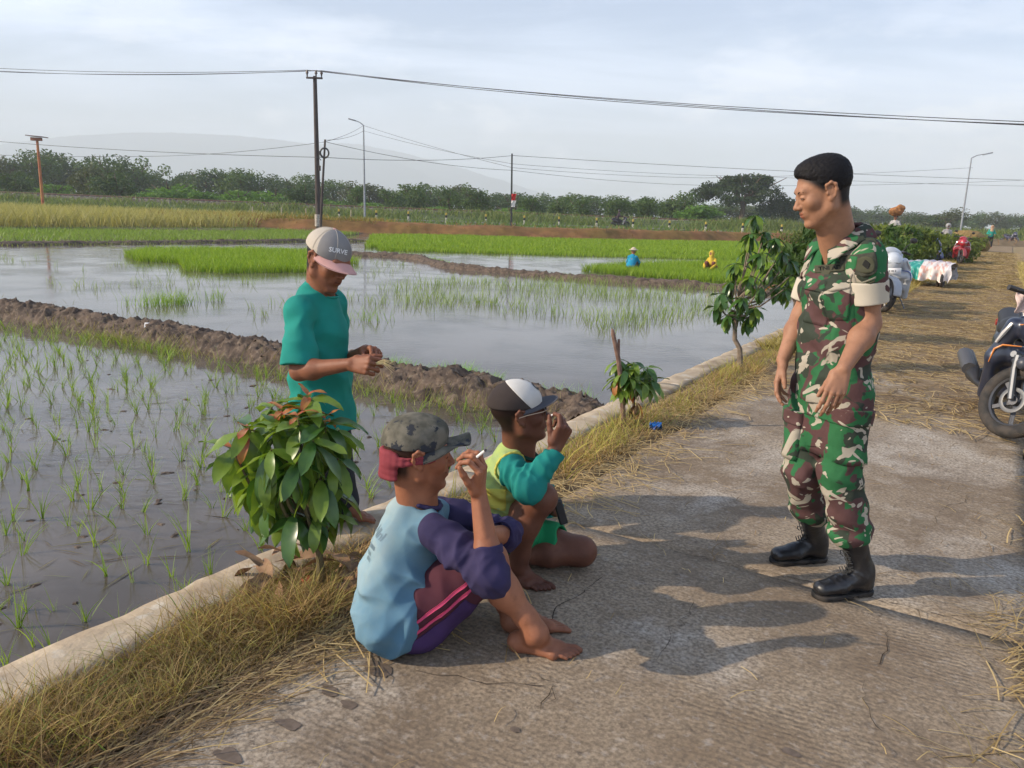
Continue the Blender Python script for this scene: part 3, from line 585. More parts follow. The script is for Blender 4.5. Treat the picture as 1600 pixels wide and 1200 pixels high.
for k,(dd,x,y) in enumerate(cand[:300]):
    o=link('rice_seedling',TM[k%14],GRASS,None,(x,y,WZ-.012)); o.rotation_euler=(random.gauss(0,.10),random.gauss(0,.10),random.uniform(0,6.28)); s=random.uniform(.65,1.25); o.scale=(s,s,s*random.uniform(.8,1.15))
    tag(o,'young rice seedling tuft standing in the shallow muddy water of the near paddy','rice seedling','rice seedlings planted in the near paddy')
rest=cand[300:]; VV=[];QQ=[];TT=[];CC=[];n0=0; src=[]
for me in TM:
    V=np.empty(len(me.vertices)*3); me.vertices.foreach_get('co',V); V=V.reshape(-1,3); C=np.empty(len(V)*4); me.color_attributes['Col'].data.foreach_get('color',C); C=C.reshape(-1,4)[:,:3]; Q=[list(p.vertices) for p in me.polygons if len(p.vertices)==4]; T=[list(p.vertices) for p in me.polygons if len(p.vertices)==3]; src.append((V,np.array(Q),np.array(T),C))
for k,(dd,x,y) in enumerate(rest):
    V,Q,T,C=src[k%14]; a=random.uniform(0,6.28); s=random.uniform(.6,1.2); c_,s_=math.cos(a),math.sin(a); V2=np.stack([(V[:,0]*c_-V[:,1]*s_)*s*1.2+x,(V[:,0]*s_+V[:,1]*c_)*s*1.2+y,V[:,2]*s+WZ-.012],1); VV.append(V2); QQ.append(Q+n0); TT.append(T+n0); CC.append(C); n0+=len(V)
o=link('rice_seedlings',mesh('rice_seedlings',np.concatenate(VV),np.concatenate(QQ),np.concatenate(TT),col=np.concatenate(CC)),GRASS); tag(o,kind='stuff')
# floating litter in the near paddy: fallen blades and mud crumbs
n=1500; u=-2.6-np.abs(rng.normal(0,3.2,n)); v=rng.uniform(-.5,9,n); xy=np.stack([u*RC+v*RS,-u*RS+v*RC],1); k=np.array([((q-D1[np.argmin(((D1-q)**2).sum(1))])@N1[np.argmin(((D1-q)**2).sum(1))])<-.3 for q in xy]); xy=xy[k]; n=len(xy)
a=rng.uniform(0,6.28,n); Lh=rng.uniform(.03,.11,n)*rng.choice([1,1,1.8],n); d=np.stack([np.cos(a),np.sin(a)],1); sd=np.stack([-d[:,1],d[:,0]],1)*rng.uniform(.0015,.004,(n,1)); zz=np.full((n,1),WZ+.004)
V=np.stack([np.hstack([xy-d*Lh[:,None]-sd,zz]),np.hstack([xy-sd,zz+.003]),np.hstack([xy+d*Lh[:,None],zz]),np.hstack([xy+sd,zz+.003])],1).reshape(-1,3); Q=np.arange(n*4).reshape(-1,4); C=np.repeat(gcol(n,(.20,.20,.08),(.16,.11,.06),.4),4,0)
o=link('floating_litter',mesh('floating_litter',V,Q,col=C),DRY); tag(o,kind='stuff')
n=260; u=-2.6-np.abs(rng.normal(0,3.0,n)); v=rng.uniform(0,8,n); mb=MB(); R_=random
for i in range(n):
    x,y,_=uv(u[i],v[i]); q=np.array([x,y]); 
    if ((q-D1[np.argmin(((D1-q)**2).sum(1))])@N1[np.argmin(((D1-q)**2).sum(1))])>-.3: continue
    s=R_.uniform(.012,.055); mb.box((x,y,WZ),(s*R_.uniform(1,2.4),s*R_.uniform(.5,1.2),.010),frame((R_.uniform(-1,1),R_.uniform(-1,1)+.01,.1)),.4)
o=mb.build('mud_clods',mat('bank mud')); tag(o,kind='stuff')
# grass along the mud banks
def along(D,Nn,n,off,sp,h,cols,w=.010,name='bank_grass',z=WZ,m=GRASS,rngs=(0,1)):
    i=rng.integers(int(len(D)*rngs[0]),int(len(D)*rngs[1]),n); p=D[i]+Nn[i]*(off+rng.normal(0,sp,(n,1))); k=vnoise(p[:,0],p[:,1],1.4,8)+rng.normal(0,.3,n)>-.25; p=p[k]; n=len(p); return field(name,p,z-.02,rng.uniform(.4,1.1,n)*h,w,rng.uniform(.1,.6,n),cols(n),m,3)
along(D1,N1,9000,-.42,.10,.17,lambda n:gcol(n,(.17,.22,.045),(.30,.30,.09)),.007); along(D1,N1,2500,-.22,.12,.14,lambda n:gcol(n,(.20,.20,.06),(.30,.24,.10)),.007,z=WZ+.10)
along(D1,N1,900,.05,.2,.10,lambda n:gcol(n,(.22,.16,.08),(.16,.17,.05)),.006,z=-.08)
along(D2,N2,3500,.35,.12,.16,lambda n:gcol(n,(.15,.26,.03),(.24,.33,.06)),.014); along(D3,N3,3500,-.3,.15,.15,lambda n:gcol(n,(.16,.22,.05),(.25,.26,.09)),.016)
# bundles of seedlings waiting at the foot of the bank
for j,(x,y,k,s) in enumerate(((615,590,260,1.0),(645,596,200,.9),(694,602,260,1.0),(722,600,240,1.0),(762,612,240,.95),(905,640,90,1.0),(866,632,80,.9))):
    q=G(x,y,WZ+.04)[:2]; p=q+rng.normal(0,.045,(k,2)); o=field('seedling_bundle',p,WZ+.02,rng.uniform(.16,.27,k)*s,.006,rng.uniform(.1,.5,k),gcol(k,(.13,.33,.02),(.24,.45,.05)),seg=3,kind=None,
      label=['bright green bundle of rice seedlings nearest the hands of the teal shirted man','second seedling bundle from the left at the foot of the mud bank','middle bright green seedling bundle leaning on the mud bank, left of a twin bundle','seedling bundle right of its twin at the foot of the mud bank','rightmost bright seedling bundle above the camouflage hat','sparse darker tuft on the bank right of the black and white cap','sparse small tuft on the bank just above the sunglasses'][j],cat='rice bundle',)
# dry verge grass ------------------------------------------------------
def verge(n,u0,u1,v0,v1,h,w,lean,pal,name='dry_grass',seg=4,zf=VERGE_Z,thin=None,power=1.0,curve=(.2,1.1)):
    u=rng.uniform(u0,u1,n); v=v0+(v1-v0)*rng.uniform(0,1,n)**power
    if thin is not None: k=thin(u,v); u,v=u[k],v[k]
    n=len(u); x=u*RC+v*RS; y=-u*RS+v*RC; z=zf(u,v); b=np.stack([x,y,z],1); pn=fbm(x,y,3.2,4,3)[:,None]; cols=gcol(n,*pal,.34)*(1+.35*pn*np.array([1,.7,.5]))
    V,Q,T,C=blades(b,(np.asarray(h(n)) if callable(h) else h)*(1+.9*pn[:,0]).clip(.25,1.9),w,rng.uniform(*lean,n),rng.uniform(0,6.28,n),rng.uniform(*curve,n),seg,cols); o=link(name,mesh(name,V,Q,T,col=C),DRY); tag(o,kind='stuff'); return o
rr_=lambda a,b:(lambda n:rng.uniform(a,b,n))
edge=lambda u,v: (rng.uniform(0,1,len(u))<np.clip((u+2.25)/.14,0,1)*np.clip((-1.80-u)/.06+.25*vnoise(u,v,5,1),0,1))&(vnoise(u*2,v,2.3,3)+rng.normal(0,.4,len(u))>-.40)
verge(13000,-2.30,-1.78,-.2,2.0,rr_(.04,.15),.0034,(.1,.7),((.22,.14,.06),(.42,.30,.14)),thin=edge)
verge(4200,-2.28,-1.80,-.2,2.2,rr_(.05,.17),.0036,(.05,.5),((.24,.22,.06),(.40,.34,.12)),thin=edge)
verge(9000,-2.27,-1.78,-.2,2.3,rr_(.03,.10),.0036,(.3,.9),((.12,.075,.04),(.24,.15,.075)),thin=edge)
verge(9000,-2.26,-1.80,2.0,9.0,rr_(.03,.10),.0045,(.3,.9),((.34,.225,.095),(.50,.36,.18)),thin=edge,power=1.25)
verge(1600,-2.2,-1.86,2.5,9.0,rr_(.08,.18),.005,(.05,.5),((.28,.28,.06),(.40,.36,.10)),thin=edge,power=1.2)
verge(16000,-2.28,-1.70,9,40,rr_(.06,.18),.012,(.2,.8),((.34,.26,.08),(.46,.38,.15)),power=1.3,seg=3)
verge(900,-2.24,-1.80,.2,6,rr_(.05,.14),.0048,(.2,.9),((.10,.17,.03),(.20,.27,.06)),thin=lambda u,v: fbm(u,v,2.6,9,3)>.12,name='green_weeds')
RZ=lambda u,v: -.004+.05*smooth01(u,.3,1.2)*(1+.5*vnoise(u,v,1.7,6))
verge(14000,.42,2.2,4,40,rr_(.06,.25),.012,(.1,.7),((.38,.30,.10),(.50,.42,.18)),zf=RZ,power=1.4,seg=3,name='right_grass'); verge(5000,.55,5,1,12,rr_(.08,.25),.006,(.1,.7),((.30,.30,.07),(.48,.40,.16)),zf=RZ,seg=3,name='right_grass')
# straw lying on the road and on its margins
def straw(n,u0,u1,v0,v1,L0,L1,w,pal,zoff=.006,power=1.0,name='straw_litter',thin=None,ang=None,bend=.25,zf=None):
    u=rng.uniform(u0,u1,n); v=v0+(v1-v0)*rng.uniform(0,1,n)**power
    if thin is not None: k=thin(u,v); u,v=u[k],v[k]
    n=len(u); a=rng.uniform(0,6.28,n) if ang is None else rng.normal(ang,.5,n); Lg=rng.uniform(L0,L1,n); seg=3; V=np.zeros((n,(seg+1)*2,3)); x=u*RC+v*RS; y=-u*RS+v*RC; z0=(zf(u,v) if zf else 0)+zoff+rng.uniform(0,.012,n)
    px,py=x.copy(),y.copy(); bd=rng.normal(0,bend,n); tz=rng.normal(0,.05,n)
    for i in range(seg+1):
        t=i/seg; aa=a+bd*t; nx,ny=-np.sin(aa)*w/2,np.cos(aa)*w/2; zz=z0+tz*Lg*(t-.5)*.4+.012*np.sin(t*3.1)*rng.uniform(0,1,n)
        V[:,2*i]=np.stack([px-nx,py-ny,np.maximum(zz,z0-.003)],1); V[:,2*i+1]=np.stack([px+nx,py+ny,np.maximum(zz,z0-.003)+w*.3],1); px=px+np.cos(aa)*Lg/seg; py=py+np.sin(aa)*Lg/seg
    b=(np.arange(n)*(seg+1)*2)[:,None]; Q=np.concatenate([b+np.array([2*i,2*i+2,2*i+3,2*i+1]) for i in range(seg)]); o=link(name,mesh(name,V.reshape(-1,3),Q,col=np.repeat(gcol(n,*pal,.25),(seg+1)*2,0)),DRY); tag(o,kind='stuff')
pal=((.36,.25,.11),(.56,.43,.22)); pal2=((.17,.115,.065),(.30,.21,.12))
straw(2600,-1.98,-1.62,-.2,2.3,.06,.22,.0030,pal2,ang=-RA+math.pi/2,thin=lambda u,v: rng.uniform(0,1,len(u))<np.exp(-((u+1.80)/.10)**2)); straw(1400,-1.95,-1.60,.2,3.0,.05,.25,.0034,pal,ang=-RA+math.pi/2,thin=lambda u,v: rng.uniform(0,1,len(u))<np.exp(-((u+1.80)/.11)**2))
straw(5200,-2.22,-1.30,1.6,7.5,.06,.28,.0040,pal,power=1.2,thin=lambda u,v: rng.uniform(0,1,len(u))<np.exp(-((u+1.90)/.24)**2)); 
straw(110,-1.6,.25,.8,6,.03,.13,.0026,pal); straw(260,-1.7,.3,3,7,.03,.14,.0032,pal2)
straw(9000,-1.8,.35,6.3,24,.06,.30,.006,pal,power=1.35,thin=lambda u,v: vnoise(u,v,1.5,3)+(v-8)*.25+rng.normal(0,.4,len(u))>0); straw(5000,-1.8,.35,6.8,24,.06,.30,.006,pal2,power=1.35,thin=lambda u,v: vnoise(u,v,1.5,5)+(v-8)*.2+rng.normal(0,.4,len(u))>0)
straw(7000,-1.8,.5,22,56,.12,.5,.014,pal,power=1.2); straw(4000,-1.8,.5,22,56,.12,.5,.014,pal2,power=1.2)
straw(7000,.2,1.6,3,25,.08,.35,.006,pal,power=1.3,zf=RZ,thin=lambda u,v: rng.uniform(0,1,len(u))<smooth01(u+.35*vnoise(v,v,1,2),.25,.6)); straw(420,.12,.5,1.6,3.6,.08,.30,.0042,pal,zf=RZ,thin=lambda u,v: rng.uniform(0,1,len(u))<smooth01(u+.2*vnoise(v,v,2,2),.10,.42))
# straw wisps near the lower right corner
q=touv(*G(1585,1060)[:2]); straw(260,q[0]-.03,q[0]+.45,q[1]-.22,q[1]+.2,.08,.28,.004,pal,zoff=.01,ang=-RA+.9,bend=.6)
# grass and scrub on the far bank
def farpatch(n,x0,x1,y0,y1,h,w,pal,m=GRASS,name='scrub_grass',cond=None,z=None):
    p=np.stack([rng.uniform(x0,x1,n),rng.uniform(y0,y1,n)],1)
    if cond is not None: p=p[cond(p)]
    zz=terrain_h(p[:,0],p[:,1])-.03 if z is None else z; n=len(p); field(name,p,zz,rng.uniform(.4,1.15,n)*h*(1+.5*vnoise(p[:,0],p[:,1],.35,3)).clip(.2,2),w,rng.uniform(.1,.6,n),gcol(n,*pal,.2),m)
farpatch(26000,-70,75,52,90,.55,.10,((.085,.15,.030),(.17,.22,.06)),cond=lambda p:(vnoise(p[:,0],p[:,1],.25,5)+rng.normal(0,.3,len(p))>-.2)&(p[:,1]>bank_y(p[:,0])+6)&((p[:,1]<73)|(p[:,1]>81)))
farpatch(7000,-24,-9,46,60,.5,.06,((.33,.22,.07),(.20,.20,.06)),DRY,cond=lambda p:p[:,1]>bank_y(p[:,0])+1)
farpatch(9000,-20,60,49,80,.30,.06,((.36,.20,.09),(.26,.14,.06)),DRY,cond=lambda p:(p[:,1]>bank_y(p[:,0])+.6)&(p[:,1]<bank_y(p[:,0])+6)&(vnoise(p[:,0],p[:,1],.9,2)>-.3))
farpatch(16000,-75,90,81.5,87.5,.75,.11,((.085,.14,.035),(.20,.22,.07)),cond=lambda p:vnoise(p[:,0],p[:,1],.2,6)+rng.normal(0,.3,len(p))>-.3)
farpatch(5000,20,60,60,90,.5,.08,((.12,.17,.04),(.22,.22,.07)),cond=lambda p:(p[:,1]>bank_y(p[:,0])+5)&(np.abs(touv(p[:,0],p[:,1])[0]+.7)>1.6))
# ---------------------------------------------------------------- railway, poles, wires
def railway():
    m=mat('ballast',(.17,.145,.125),.95,.2,(.10,.085,.075),vs=2.2,vt=(.4,.6),bump=1,bs=6); xs=np.linspace(-190,260,300); zt=1.50-.0052*(xs+60); prof=[(-3.6,-1.4),(-2.3,-.35),(-1.9,-.06),(1.9,-.06),(2.3,-.35),(3.6,-1.6)]
    V=np.array([[x,90+py+.12*math.sin(x*1.7+py),z+pz+.05*math.sin(x*2.3+py*5)] for x,z in zip(xs,zt) for py,pz in prof]); n=len(xs); Q=[[i*6+j,(i+1)*6+j,(i+1)*6+j+1,i*6+j+1] for i in range(n-1) for j in range(5)]
    rt=thing('railway','railway line on a grey ballast bank running across the whole view behind the fields','railway',(0,90,0)); 
    wpart('ballast',mesh('ballast',V,Q),m,rt); ru=mat('rusty rail',(.095,.050,.038),.6,.4,(.14,.075,.05),vs=3)
    for dy in (-.53,.53):
        mb=MB(); V=[]
        for x,z in ((-190,1.5-.0052*(-130)),(260,1.5-.0052*320)): 
            for a,b in ((-.035,.0),(.035,.0),(.035,.17),(-.035,.17)): V.append([x,90+dy+a,z+b-.0])
        mb.add(V,[[0,4,5,1],[1,5,6,2],[2,6,7,3],[3,7,4,0]]); wpart('rail',mb.me('rail',False),ru,rt)
    sb=MB(); 
    for x in np.arange(-120,170,.62): sb.box((x,90,1.5-.0052*(x+60)-.06),(.24,2.0,.16))
    o=wpart('sleepers',sb.me('sleepers',False),mat('sleeper',(.25,.22,.19),.9,.2),rt); o['kind']='stuff'
railway()
mb=MB(); mb.add([[-190,73.5,.26],[60,73.5,.26],[60,80,.26],[-190,80,.26]],[[0,1,2,3]]); o=mb.build('main_road',mat('old asphalt',(.13,.12,.115),.9,.2,(.17,.15,.13),vs=1)); tag(o,kind='structure')
wood=mat('dark pole',(.060,.045,.042),.85,.3,(.095,.075,.065),vs=9,stretch=(1,1,.15)); steel=mat('galvanised steel',(.30,.32,.34),.5,.5,(.24,.25,.27),vs=5); wire=mat('wire',(.05,.05,.055),.6)
def pole(name,label,cat,bx,by,bz,tx,ty,tz,r0,r1,m,group=None):
    t=thing(name,label,cat,(bx,by,bz),0,group); mb=MB(); mb.tube([(0,0,-.3),((tx-bx)*.5,(ty-by)*.5,(tz-bz)*.5),(tx-bx,ty-by,tz-bz)],[r0,(r0+r1)/2,r1],10); mb.build('pole',m,t); return t
g=G(498,360,-.1); top=P(492,119,g[1]); g=np.array([P(498,360,g[1])[0],g[1],-.2]); PT=top
t=pole('utility_pole','tall dark utility pole with insulators on top rising behind the man in teal','utility pole',g[0],g[1],g[2],top[0],top[1],top[2],.17,.11,wood)
T0=top-g; mb=MB(); mb.box(T0+[0,-.12,-.12],(.95,.10,.10)); mb.build('crossarm',wood,t,False,.01)
for dx_,dz in ((-.42,0),(.10,-.05),(.42,-.1)):
    mb=MB(); mb.tube([T0+[dx_,-.12,-.08+dz*0],T0+[dx_,-.12,.10],T0+[dx_,-.12,.14],T0+[dx_,-.12,.30]],[.03,.05,.09,.05],8); mb.build('insulator',mat('brown insulator',(.06,.03,.025),.3),t)
mb=MB(); mb.tube([(.0,-.16,.35),(.0,-.165,1.05)],[.19,.185],12); mb.build('white_band',mat('pole white paint',(.55,.50,.42),.9,.2,(.35,.30,.25),vs=14),t)
mb=MB(); mb.box(T0*.42+[.16,-.1,0],(.14,.14,.30)); mb.build('junction_box',wood,t,False,.01)
g2=P(500,345,47); g2[2]=0; tp=P(508,218,47); t=pole('utility_pole','thin leaning pole with a coil of black cable just right of the tall dark pole','utility pole',g2[0],47,0,tp[0],47,tp[2],.08,.055,wood)
ct=P(507,239,46.8)-np.array([g2[0],47,0]); mb=MB(); mb.torus(ct,.27,.05,(.25,1,0),28,8); mb.torus(ct+[.02,-.05,.01],.25,.04,(.1,1,.1),28,8); mb.tube([ct+[-.28,-.03,.1],ct+[-.31,-.03,-.3],ct+[-.2,-.03,-.42]],.025,5); mb.build('cable_coil',mat('black cable',(.02,.02,.022),.5),t)
def lamp(label,px0,py0,px1,py1,Y,arm,bz=.2,m=steel):
    b=P(px0,py0,Y); tt=P(px1,py1,Y); t=thing('street_lamp',label,'street lamp',(b[0],Y,bz),0,'street lamps by the railway road'); D=tt-np.array([b[0],Y,bz]); mb=MB(); mb.tube([(0,0,-.3),D*.5,D],[.11,.085,.06],8); mb.build('pole',m,t); mb=MB(); mb.tube([D,D+[arm*.4,0,.28],D+[arm,0,.45]],[.055,.05,.045],6); mb.build('arm',m,t)
    mb=MB(); mb.box(D+np.array([arm*1.25,0,.50]),(abs(arm)*.6+.2,.28,.12),frame((1 if arm>0 else -1,0,.25*(1 if arm>0 else 1)))); mb.build('lamp_head',m,t,False,.03); return D+np.array([b[0],Y,bz])
LA=lamp('slim grey street lamp standing just right of the tall dark pole, its arm pointing left',570,334,568,196,80,-.9)
LB=lamp('slim grey street lamp above the far end of the road, arm pointing right',1501,360,1518,247,85,1.3)
# solar lamp on an orange pole
b=P(66,308,72); tt=P(58,219,72); t=thing('solar_lamp','orange pole with a flat solar panel on top at far left before the railway','solar lamp',(b[0],72,1.0)); D=tt-np.array([b[0],72,1.0]); mb=MB(); mb.tube([(0,0,-1),D],[.13,.11],8); mb.build('pole',mat('orange pole paint',(.50,.22,.07),.7,.3,(.42,.12,.06),vs=1.2),t)
mb=MB(); mb.box(D+[0,0,.32],(1.5,1.0,.07),frame((1,0,-.06))); mb.build('solar_panel',mat('panel back',(.16,.10,.09),.6),t,False,.01); mb=MB(); mb.box(D+[0,-.1,.08],(.9,.35,.28)); mb.build('battery_box',mat('orange box',(.30,.12,.07),.7),t,False,.02)
# dark thin pole with a red and white flag at the middle
b=P(799,356,62); tt=P(800,240,62); t=thing('utility_pole','thin black pole in the middle distance with red and white cloth','utility pole',(b[0],62,.2)); D=tt-np.array([b[0],62,.2]); mb=MB(); mb.tube([(0,0,-.4),D],[.085,.06],8); mb.build('pole',mat('black steel pole',(.018,.018,.02),.5),t); PM=tt
f0=P(799,308,61.8)-np.array([b[0],62,.2])
for k,(c,nm) in enumerate((((.55,.02,.02),'red_cloth'),((.75,.73,.70),'white_cloth'))):
    V=[];nx,nz=7,9
    for i in range(nx):
        for j in range(nz): V.append(f0+np.array([.02+.36*i/(nx-1)*(1-.3*j/nz),.06*math.sin(i*1.7+j),.26-k*.5-.5*j/(nz-1)]))
    wp=link(nm,mesh(nm,V,[[i*nz+j,(i+1)*nz+j,(i+1)*nz+j+1,i*nz+j+1] for i in range(nx-1) for j in range(nz-1)],smooth=True),mat(nm,c,.8),t)
def cable(name,label,pts,sag,r=.018,group=None):
    t=thing(name,label,'cable',tuple(pts[0]),0,group); A=[]
    for a,b in zip(pts[:-1],pts[1:]):
        a=np.array(a);b=np.array(b)
        for k in range(24): s=k/24; p=a*(1-s)+b*s; p[2]-=sag*4*s*(1-s); A.append(p)
    A.append(np.array(pts[-1])); mb=MB(); mb.tube(np.array(A)-np.array(pts[0]),r,5); mb.build('strand',wire,t)
top=PT
for k,(dx_,yl,yr) in enumerate(((-.42,101,184),(.10,104,187),(.42,108,190))):
    a=top+np.array([dx_,-.12,.30]); l=P(-150,yl-4,58); r=P(1750,yr+12,30)
    cable('power_line',['uppermost of the three wires meeting at the top of the tall dark pole','middle of the three wires meeting at the top of the tall dark pole','lowest of the three wires meeting at the top of the tall dark pole'][k],[l,a,r],.35 if k!=1 else .45,.016,'wires on the tall pole')
cable('telephone_line','thin low wire rising from the left edge towards the pole with the coil',[P(-100,212,60),P(508,246,47),P(801,243,62),P(1700,284,75)],.25,.016)
cable('telephone_line','thin wire sagging from the left edge below the other and past the tall pole',[P(-100,238,66),P(250,244,60),P(506,222,47),LA,P(801,262,70),P(1100,278,80),P(1520,262,88)],.15,.014)
cable('telephone_line','faint wire from the coil pole sloping down to the right over the far trees',[P(510,222,47.1),P(800,266,62),P(1150,290,80),P(1700,276,90)],.3,.014)
cable('telephone_line','second faint wire from the coil pole sloping right above the tree line',[P(508,219,47.2),LA+np.array([0,0,-.5]),P(801,256,66),P(1200,276,82),P(1700,292,88)],.2,.014)
# bollards
bw=mat('bollard white paint',(.50,.46,.38),.8); by=mat('bollard yellow paint',(.50,.36,.06),.8); bk_=mat('bollard black paint',(.03,.03,.03),.8); first=None
for k,px in enumerate((530,588,638,697,759,819,873,932,989,1046,1103,1161,1222)):
    p=P(px,352,72); base=(p[0],72,.22)
    if first is None:
        t=thing('bollard','x','bollard',base,0,'bollards along the railway road'); mb=MB(); mb.box((0,0,.19),(.17,.17,.5)); mb.build('white_base',bw,t,False,.015); mb=MB(); mb.box((0,0,.55),(.165,.165,.22)); mb.build('black_band',bk_,t,False,.01); mb=MB(); mb.box((0,0,.77),(.17,.17,.22),None,.85); mb.build('yellow_top',by,t,False,.02); first=t
    else: t=copy_tree(first); t.location=base
    w=['leftmost','second from the left','third from the left','fourth from the left','fifth from the left, left of the thin black pole','just right of the thin black pole','seventh from the left','left of the distant motorcycle rider','just right of the distant motorcycle rider','second right of the distant motorcycle rider','third right of the distant motorcycle rider','beside the top of the leafy roadside tree','nearest the soldier\'s face, rightmost'][k]; t['label']='white, black and yellow roadside bollard, '+w
for k,px in enumerate((395,440,478,548)):
    b=P(px,352,56); t=thing('fence_post','thin pale wooden post in scrub beyond the ripe field, '+['leftmost of four','second of four','left of the tall pole','right of the tall pole'][k],'post',(b[0],56,0),0,'thin posts in the scrub'); mb=MB(); mb.tube([(0,0,-.2),(.03,0,1.15)],[.05,.04],6); mb.build('post',mat('pale post',(.38,.33,.25),.9),t)
# ---------------------------------------------------------------- trees
LEAF=mat('tree foliage',(1,1,1),.55,.3,attr=True,trans=.3); BARK=mat('bark',(.15,.11,.08),.9,.2,(.09,.07,.05),vs=14,bump=.8,bs=30)
def crown_mesh(blobs,n,size,c0,c1,seed,flat=.0,hang=0.0,aspect=1.0):
    r=np.random.default_rng(seed); bl=np.array([b[:6] for b in blobs],float); wt=bl[:,3]*bl[:,4]*bl[:,5]; idx=r.choice(len(bl),n,p=wt/wt.sum()); d=r.normal(0,1,(n,3)); d/=np.linalg.norm(d,axis=1)[:,None]; rad=r.uniform(0,1,n)**(.33)*r.uniform(.82,1.05,n)
    p=bl[idx,:3]+d*bl[idx,3:6]*rad[:,None]; p+=.10*bl[idx,3:4]*np.stack([np.sin(p[:,1]*5+p[:,2]*7),np.sin(p[:,0]*6+p[:,2]*5),np.sin(p[:,0]*7+p[:,1]*4)],1)
    nn=r.normal(0,1,(n,3))+d*.9+np.array([0,0,flat]); nn/=np.linalg.norm(nn,axis=1)[:,None]; a=np.cross(nn,r.normal(0,1,(n,3))); a[:,2]-=hang; a/=np.linalg.norm(a,axis=1)[:,None]; b=np.cross(nn,a); s=size*r.uniform(.6,1.3,(n,1))
    V=np.stack([p-a*s,p+b*s*.45*aspect+nn*s*.12,p+a*s,p-b*s*.45*aspect+nn*s*.12],1).reshape(-1,3); Q=np.arange(4*n).reshape(-1,4); t=np.clip(r.uniform(0,1,n)*.7+.3*r.uniform(0,1,len(bl))[idx],0,1)[:,None]; C=np.repeat((np.array(c0)*(1-t)+np.array(c1)*t),4,0)
    return mesh('crown',V,Q,col=C)
def rblobs(seed,w,h,n=9,lo=.25):
    r=np.random.default_rng(seed); B=[]
    for k in range(n):
        a=r.uniform(0,6.28); rr=w*.34*math.sqrt(r.uniform(0,1)); z=h*(lo+(1-lo)*r.uniform(.1,.82)); s=r.uniform(.16,.28)*w; B.append((rr*math.cos(a)*1.25,rr*math.sin(a),z,s*1.15,s,s*.75*h/w if h<w else s*.85))
    B.append((0,0,h*.55,w*.30,w*.30,h*.28)); return B
def trunk_mesh(h,r,seed,k=4):
    rr=np.random.default_rng(seed); mb=MB(); mb.tube([(0,0,-.3),(.03*h,0,h*.3),(.0,.02*h,h*.6)],[r*1.2,r,r*.6],7)
    for i in range(k): a=rr.uniform(0,6.28); z=h*rr.uniform(.28,.5); mb.tube([(.02*h,0,z),(math.cos(a)*h*.16,math.sin(a)*h*.16,z+h*.18),(math.cos(a)*h*.28,math.sin(a)*h*.28,z+h*.33)],[r*.6,r*.4,r*.15],5)
    return mb.me('trunk',True)
PAL=[((.030,.062,.020),(.080,.130,.038)),((.048,.085,.024),(.100,.165,.040)),((.070,.150,.020),(.160,.300,.040)),((.050,.068,.028),(.100,.120,.050))]
LMK=[(-200,30,'at the far left edge'),(30,58,'left of the orange solar lamp'),(58,130,'right of the orange solar lamp'),(130,230,'behind the ripe crop at left'),(230,340,'under the left mountain'),(340,430,'behind the end of the ripe crop'),(430,494,'just left of the tall dark pole'),(494,568,'between tall dark pole and slim lamp'),(568,680,'just right of the slim grey lamp'),(680,798,'left of the thin black flag pole'),(798,900,'right of the thin black flag pole'),(900,1010,'behind the distant motorcycle rider'),(1010,1100,'left of the umbrella tree'),(1100,1235,'below the umbrella tree'),(1235,1330,'behind the soldier'),(1330,1500,'above the roadside thicket'),(1500,1560,'right of the right hand lamp'),(1560,2000,'at the far right edge')]
ORD=['first','second','third','fourth','fifth','sixth','seventh','eighth','ninth','tenth']; CNT={}
def place_words(px,kind):
    w=[c for a,b,c in LMK if a<=px<b][0]; k=(w,kind); CNT[k]=CNT.get(k,0)+1; return w,ORD[min(9,CNT[k]-1)]
PROTO={}
def far_tree(k,var,x,y,z,w,h,label,name='far_tree',group='trees beyond the railway',leaf=.34):
    key=(k,var)
    if key not in PROTO: PROTO[key]=(crown_mesh(rblobs(k*7+var*3+1,1,1 if k!=2 else .75,11,.03 if k==2 else .06),1900,leaf/9,*PAL[k],k*10+var,.3),trunk_mesh(1,.035,k+var))
    t=thing(name,label,'tree' if k!=2 or h>4 else 'bush',(x,y,z),0,group); c,tr=PROTO[key]
    o=link('crown',c,LEAF,t); o.scale=(w,w,h); o.rotation_euler=(0,0,random.uniform(0,6.28)); o=link('trunk',tr,BARK,t); o.scale=(w,w,h); return t
def prof(px,T): return float(np.interp(px,[a for a,b in T],[b for a,b in T]))
BT=[(-80,238),(0,240),(60,238),(110,246),(150,252),(200,246),(240,256),(262,268),(300,266),(350,262),(420,272),(450,262),(480,274),(540,280),(600,296),(650,284),(720,290),(780,296),(830,302),(900,304),(1000,306),(1100,312),(1250,322),(1320,322),(1400,324),(1450,332),(1530,333),(1600,336),(1700,338)]
n=0; kinds=['dark dense','mid green','bright bushy','olive']
px=-70
while px<1690:
    Y=random.uniform(140,165) if px<1230 else random.uniform(210,250); yt=prof(px,BT)+random.uniform(-3,9); c=P(px,yt,Y); z0=.1; h=c[2]-z0; w=h*random.uniform(1.0,1.35) if h<11 else h*random.uniform(.75,1.0); w=max(w,9)
    k=random.choice([0,0,1,1,3]); w_,o_=place_words(px,'back'); far_tree(k,random.randint(0,2),c[0],Y,z0,w,h*1.12,'%s tree from the left in the wood line %s'%(o_,w_)); px+=w/Y*FPX*.40; n+=1
print('back trees',n)
